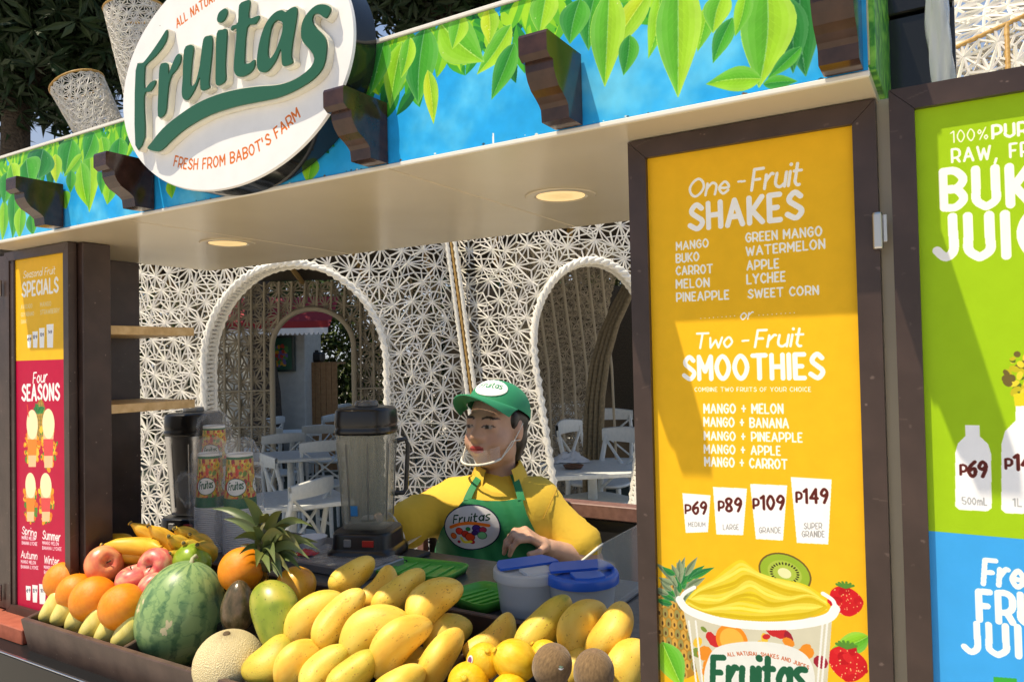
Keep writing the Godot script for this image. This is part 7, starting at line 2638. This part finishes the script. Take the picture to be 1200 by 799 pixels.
	for j in 34:
		var y := lerpf(583.0, 830.0, pow(j / 33.0, 1.2))
		var i0 := 0
		while i0 < left.size() - 2 and left[i0 + 1][0] < y: i0 += 1
		var t := clampf((y - left[i0][0]) / float(left[i0 + 1][0] - left[i0][0]), 0.0, 1.0)
		var xl := lerpf(left[i0][1], left[i0 + 1][1], t)
		var xr := lerpf(rgt[i0][1], rgt[i0 + 1][1], t)
		var row := PackedVector3Array()
		for i in 26:
			var x := lerpf(xl, xr, i / 25.0)
			var yy := y + (4.0 * sin(PI * i / 25.0) if j == 0 else 0.0)
			var fold := 0.004 * sin(x * 0.16 + y * 0.05) * smoothstep(600.0, 660.0, y) + 0.003 * sin(x * 0.3 - y * 0.12)
			row.append(lay_on.call(x, yy, 0.0145 + fold))
		rows.append(row)
	g.grid(rows, false, true)
	var ap := put("apron", g, gm, k)
	for q: Array in [[547, 586, 553, 570, 566, 552], [611, 586, 608, 572, 602, 556]]:
		g = G.new()
		var path := []
		for i in 8:
			var t := i / 7.0
			var x := lerpf(lerpf(q[0], q[2], t), lerpf(q[2], q[4], t), t)
			var y := lerpf(lerpf(q[1], q[3], t), lerpf(q[3], q[5], t), t)
			path.append(PackedVector3Array([lay_on.call(x - 4.5, y, 0.0145), lay_on.call(x, y, 0.015), lay_on.call(x + 4.5, y, 0.0145)]))
		g.grid(path, false, false)
		put("strap", g, gm, ap)
	# shoulder seam
	g = G.new()
	var sp := PackedVector3Array()
	for i in 9: sp.append(lay_on.call(lerpf(654, 637, i / 8.0), lerpf(570, 608, i / 8.0), 0.0035))
	g.tube(sp, PackedFloat32Array([0.0014]), 5)
	put("shoulder_seam", g, mat("yellow_thread", lin(0.4, 0.24, 0.02), 0.8), sh)
	# embroidered badge
	pic = Image.create(384, 320, false, Image.FORMAT_RGB8)
	pic.fill(srgb(24, 38, 60))
	var bd := func(x: float, y: float) -> Vector2: return Vector2((x - 155) / (630.0 - 155.0) * 384.0, (y - 145) / (540.0 - 145.0) * 320.0)
	fillp([ell(Vector2(192, 160), Vector2(183, 151), 0.0, 48)], srgb(206, 204, 206))
	letters("Fruitas", bd.call(248, 305), bd.call(540, 275), Vector2(0, -52), 0.085, srgb(20, 62, 40), 0.1, 2.0)
	stroke(smooth(PackedVector2Array([bd.call(222, 342), bd.call(300, 312), bd.call(400, 300), bd.call(535, 325)])), 11.0, srgb(236, 116, 30))
	for q: Array in [[300, 370, 30, srgb(220, 60, 40)], [245, 415, 26, srgb(226, 104, 36)], [350, 395, 30, srgb(204, 52, 36)], [385, 420, 36, srgb(218, 70, 30)], [440, 345, 30, srgb(70, 40, 120)], [455, 375, 28, srgb(86, 48, 134)], [425, 385, 22, srgb(60, 36, 100)], [490, 360, 26, srgb(180, 50, 80)], [480, 410, 33, srgb(120, 190, 130)], [375, 350, 18, srgb(40, 130, 60)], [290, 465, 12, srgb(200, 40, 60)], [400, 465, 18, srgb(200, 40, 50)]]:
		fillp([ell(bd.call(q[1] * 0 + q[0], q[1]), Vector2(q[2] * 0.92, q[2] * 0.85), 0.3, 20)], (q[3] as Color).darkened(0.45))
		fillp([ell(bd.call(q[0], q[1]), Vector2(q[2], q[2] * 0.9) * 0.78, 0.3, 20)], q[3])
	stroke(smooth(PackedVector2Array([bd.call(312, 430), bd.call(335, 465), bd.call(390, 462)])), 9.0, srgb(232, 214, 60))
	# sewn on in the chest's own frame: the worker stands turned a little to the right
	var cz := (toc * cos(0.33) - pr * sin(0.33)).normalized()
	var cx := up.cross(cz).normalized()
	var bc: Vector3 = lay_on.call(554.0, 617.0, 0.0)
	rows = []
	for j in 13:
		var row := PackedVector3Array()
		for i in 29:
			var a := TAU * i / 28.0
			var r := j / 12.0
			var q: Vector3 = bc + cx * cos(a) * 0.083 * r - up * sin(a) * 0.066 * r
			var t := 0.12
			for n in 30:
				var sd: float = field(shirt, 0.016, q + cz * t)
				if sd < 0.0006: break
				t -= maxf(0.001, sd * 0.8)
			row.append(q + cz * (t + 0.0205))
		rows.append(row)
	g = G.new()
	g.grid(rows, false, true)
	for i in g.U.size():
		var uv := g.U[i]
		g.U[i] = Vector2(0.5 + cos(uv.x * TAU) * uv.y * 0.5, 0.5 + sin(uv.x * TAU) * uv.y * 0.5)
	put("badge", g, print_mat("badge_thread", 0.7), ap)
	# cap: crown, brim, button, badge
	var gc := mat("green_cap", lin(0.02, 0.26, 0.115), 0.75)
	gc.rim_enabled = true
	gc.rim = 0.2
	var cb2 := hb * Basis(Vector3.RIGHT, -0.30)
	var ct: Vector3 = H.call(0, 0.045, -0.014)
	var dome := func(a: float, t: float, lift: float) -> Vector3:
		var r := cos(t * PI * 0.5)
		var yy := sin(t * PI * 0.5)
		return ct + cb2 * (Vector3(cos(a) * 0.086 * pow(r, 0.7), yy * 0.084 - 0.004, sin(a) * 0.104 * pow(r, 0.7)) * (S + lift))
	g = G.new()
	rows = []
	for j in 13:
		var row := PackedVector3Array()
		for i in 40: row.append(dome.call(-TAU * i / 40.0, j / 12.0, 0.012 * absf(sin(3.0 * TAU * i / 40.0)) * 0.5))
		rows.append(row)
	g.grid(rows, true)
	var cap := put("cap", g, gc, k)
	g = G.new()
	var under := G.new()
	rows = []
	var low := []
	for j in 9:
		var row := PackedVector3Array()
		var rw2 := PackedVector3Array()
		var t := j / 8.0
		for i in 25:
			var a := lerpf(0.30, PI - 0.30, i / 24.0)
			var rim := Vector3(cos(a) * 0.087, -0.004, sin(a) * 0.105)
			var outp := Vector3(cos(a) * 0.085, -0.010 - 0.022 * pow(cos(a), 2.0) - 0.006, sin(a) * 0.105 + 0.078 * pow(sin(a), 0.7))
			var p: Vector3 = rim.lerp(outp, t) + Vector3(0, 0.006 * sin(PI * t), 0)
			row.append(ct + cb2 * (p * S)); rw2.append(ct + cb2 * ((p + Vector3(0, -0.003, 0)) * S))
		rows.append(row)
		low.append(rw2)
	g.grid(rows, false, false)
	g.grid(low, false, true)
	g.grid([rows[8], low[8]], false, false)
	put("brim", g, gc, cap)
	g = G.new()
	g.lathe(PackedVector2Array([Vector2(0.007, -0.002), Vector2(0.006, 0.002), Vector2(0, 0.004)]), 12, dome.call(0.0, 1.0, 0.0))
	put("button", g, gc, cap)
	pic = Image.create(192, 112, false, Image.FORMAT_RGB8)
	pic.fill(srgb(236, 238, 234))
	letters("Fruitas", Vector2(34, 70), Vector2(160, 64), Vector2(0, -34), 0.09, srgb(50, 130, 92), 0.1, 2.0)
	g = G.new()
	rows = []
	for j in 8:
		var row := PackedVector3Array()
		for i in 25:
			var an := TAU * i / 24.0
			var r := j / 7.0
			row.append(dome.call(PI * 0.5 - 0.22 - cos(an) * 0.62 * r, 0.36 + sin(an) * 0.26 * r, 0.024))
		rows.append(row)
	g.grid(rows, false, false)
	for i in g.U.size():
		var uv := g.U[i]
		g.U[i] = Vector2(0.5 + cos(uv.x * TAU) * uv.y * 0.5, 0.5 - sin(uv.x * TAU) * uv.y * 0.5)
	put("cap_badge", g, print_mat("cap_badge_thread", 0.7), cap)
	# clear mouth shield with a white frame and ear loops
	var lower := PackedVector3Array()
	var upper := PackedVector3Array()
	for i in 21:
		var a := lerpf(-1.25, 1.25, i / 20.0)
		lower.append(H.call(sin(a) * 0.066, -0.104 + 0.012 * a * a, 0.045 + cos(a) * 0.068))
		upper.append(H.call(sin(a) * 0.062, -0.066 + 0.010 * a * a, 0.046 + cos(a) * 0.066))
	g = G.new()
	g.tube(lower, PackedFloat32Array([0.0036]), 7)
	var fr := put("shield_frame", g, trim, k)
	g = G.new()
	g.grid([lower, upper], false, false)
	put("shield_film", g, glass("shield_film", Color(0.95, 0.97, 0.97), 0.1, 0.05), fr)
	for s: float in [-1.0, 1.0]:
		for v in 2:
			g = G.new()
			g.tube(PackedVector3Array([H.call(s * 0.063, -0.086, 0.066), H.call(s * 0.074, -0.05 + 0.012 * v, 0.03), H.call(s * 0.082, 0.012 - 0.045 * v, -0.012 + 0.012 * v)]), PackedFloat32Array([0.0017]), 5)
			put("ear_loop", g, trim, fr)
	# dark trousers and shoes, hidden by the counter from the front
	g = G.new()
	var leg := []
	for s: float in [-1.0, 1.0]:
		var hip := pel + pr * 0.075 * s
		leg.append([0, hip, Vector3(hip.x, 0.43, hip.z) + toc * 0.02, 0.1, 0.072]); leg.append([0, Vector3(hip.x, 0.43, hip.z) + toc * 0.02, Vector3(hip.x, 0.1, hip.z) - toc * 0.02, 0.07, 0.058])
	leg.append([0, pel - pr * 0.06, pel + pr * 0.06, 0.115, 0.115])
	nets(g, leg, 0.017, 0.015)
	put("trousers", g, mat("black_cloth", lin(0.02, 0.02, 0.022), 0.85), k)
	for s: float in [-1.0, 1.0]:
		g = G.new()
		var hip := pel + pr * 0.075 * s
		var f := Vector3(hip.x, 0.04, hip.z) - toc * 0.02
		nets(g, [[0, f, f + toc * 0.14 - up * 0.004, 0.043, 0.036], [0, f + up * 0.03, f + toc * 0.03 + up * 0.03, 0.045, 0.04]], 0.014, 0.01)
		put("shoe", g, mat("black_shoe", lin(0.015, 0.015, 0.015), 0.5), k)
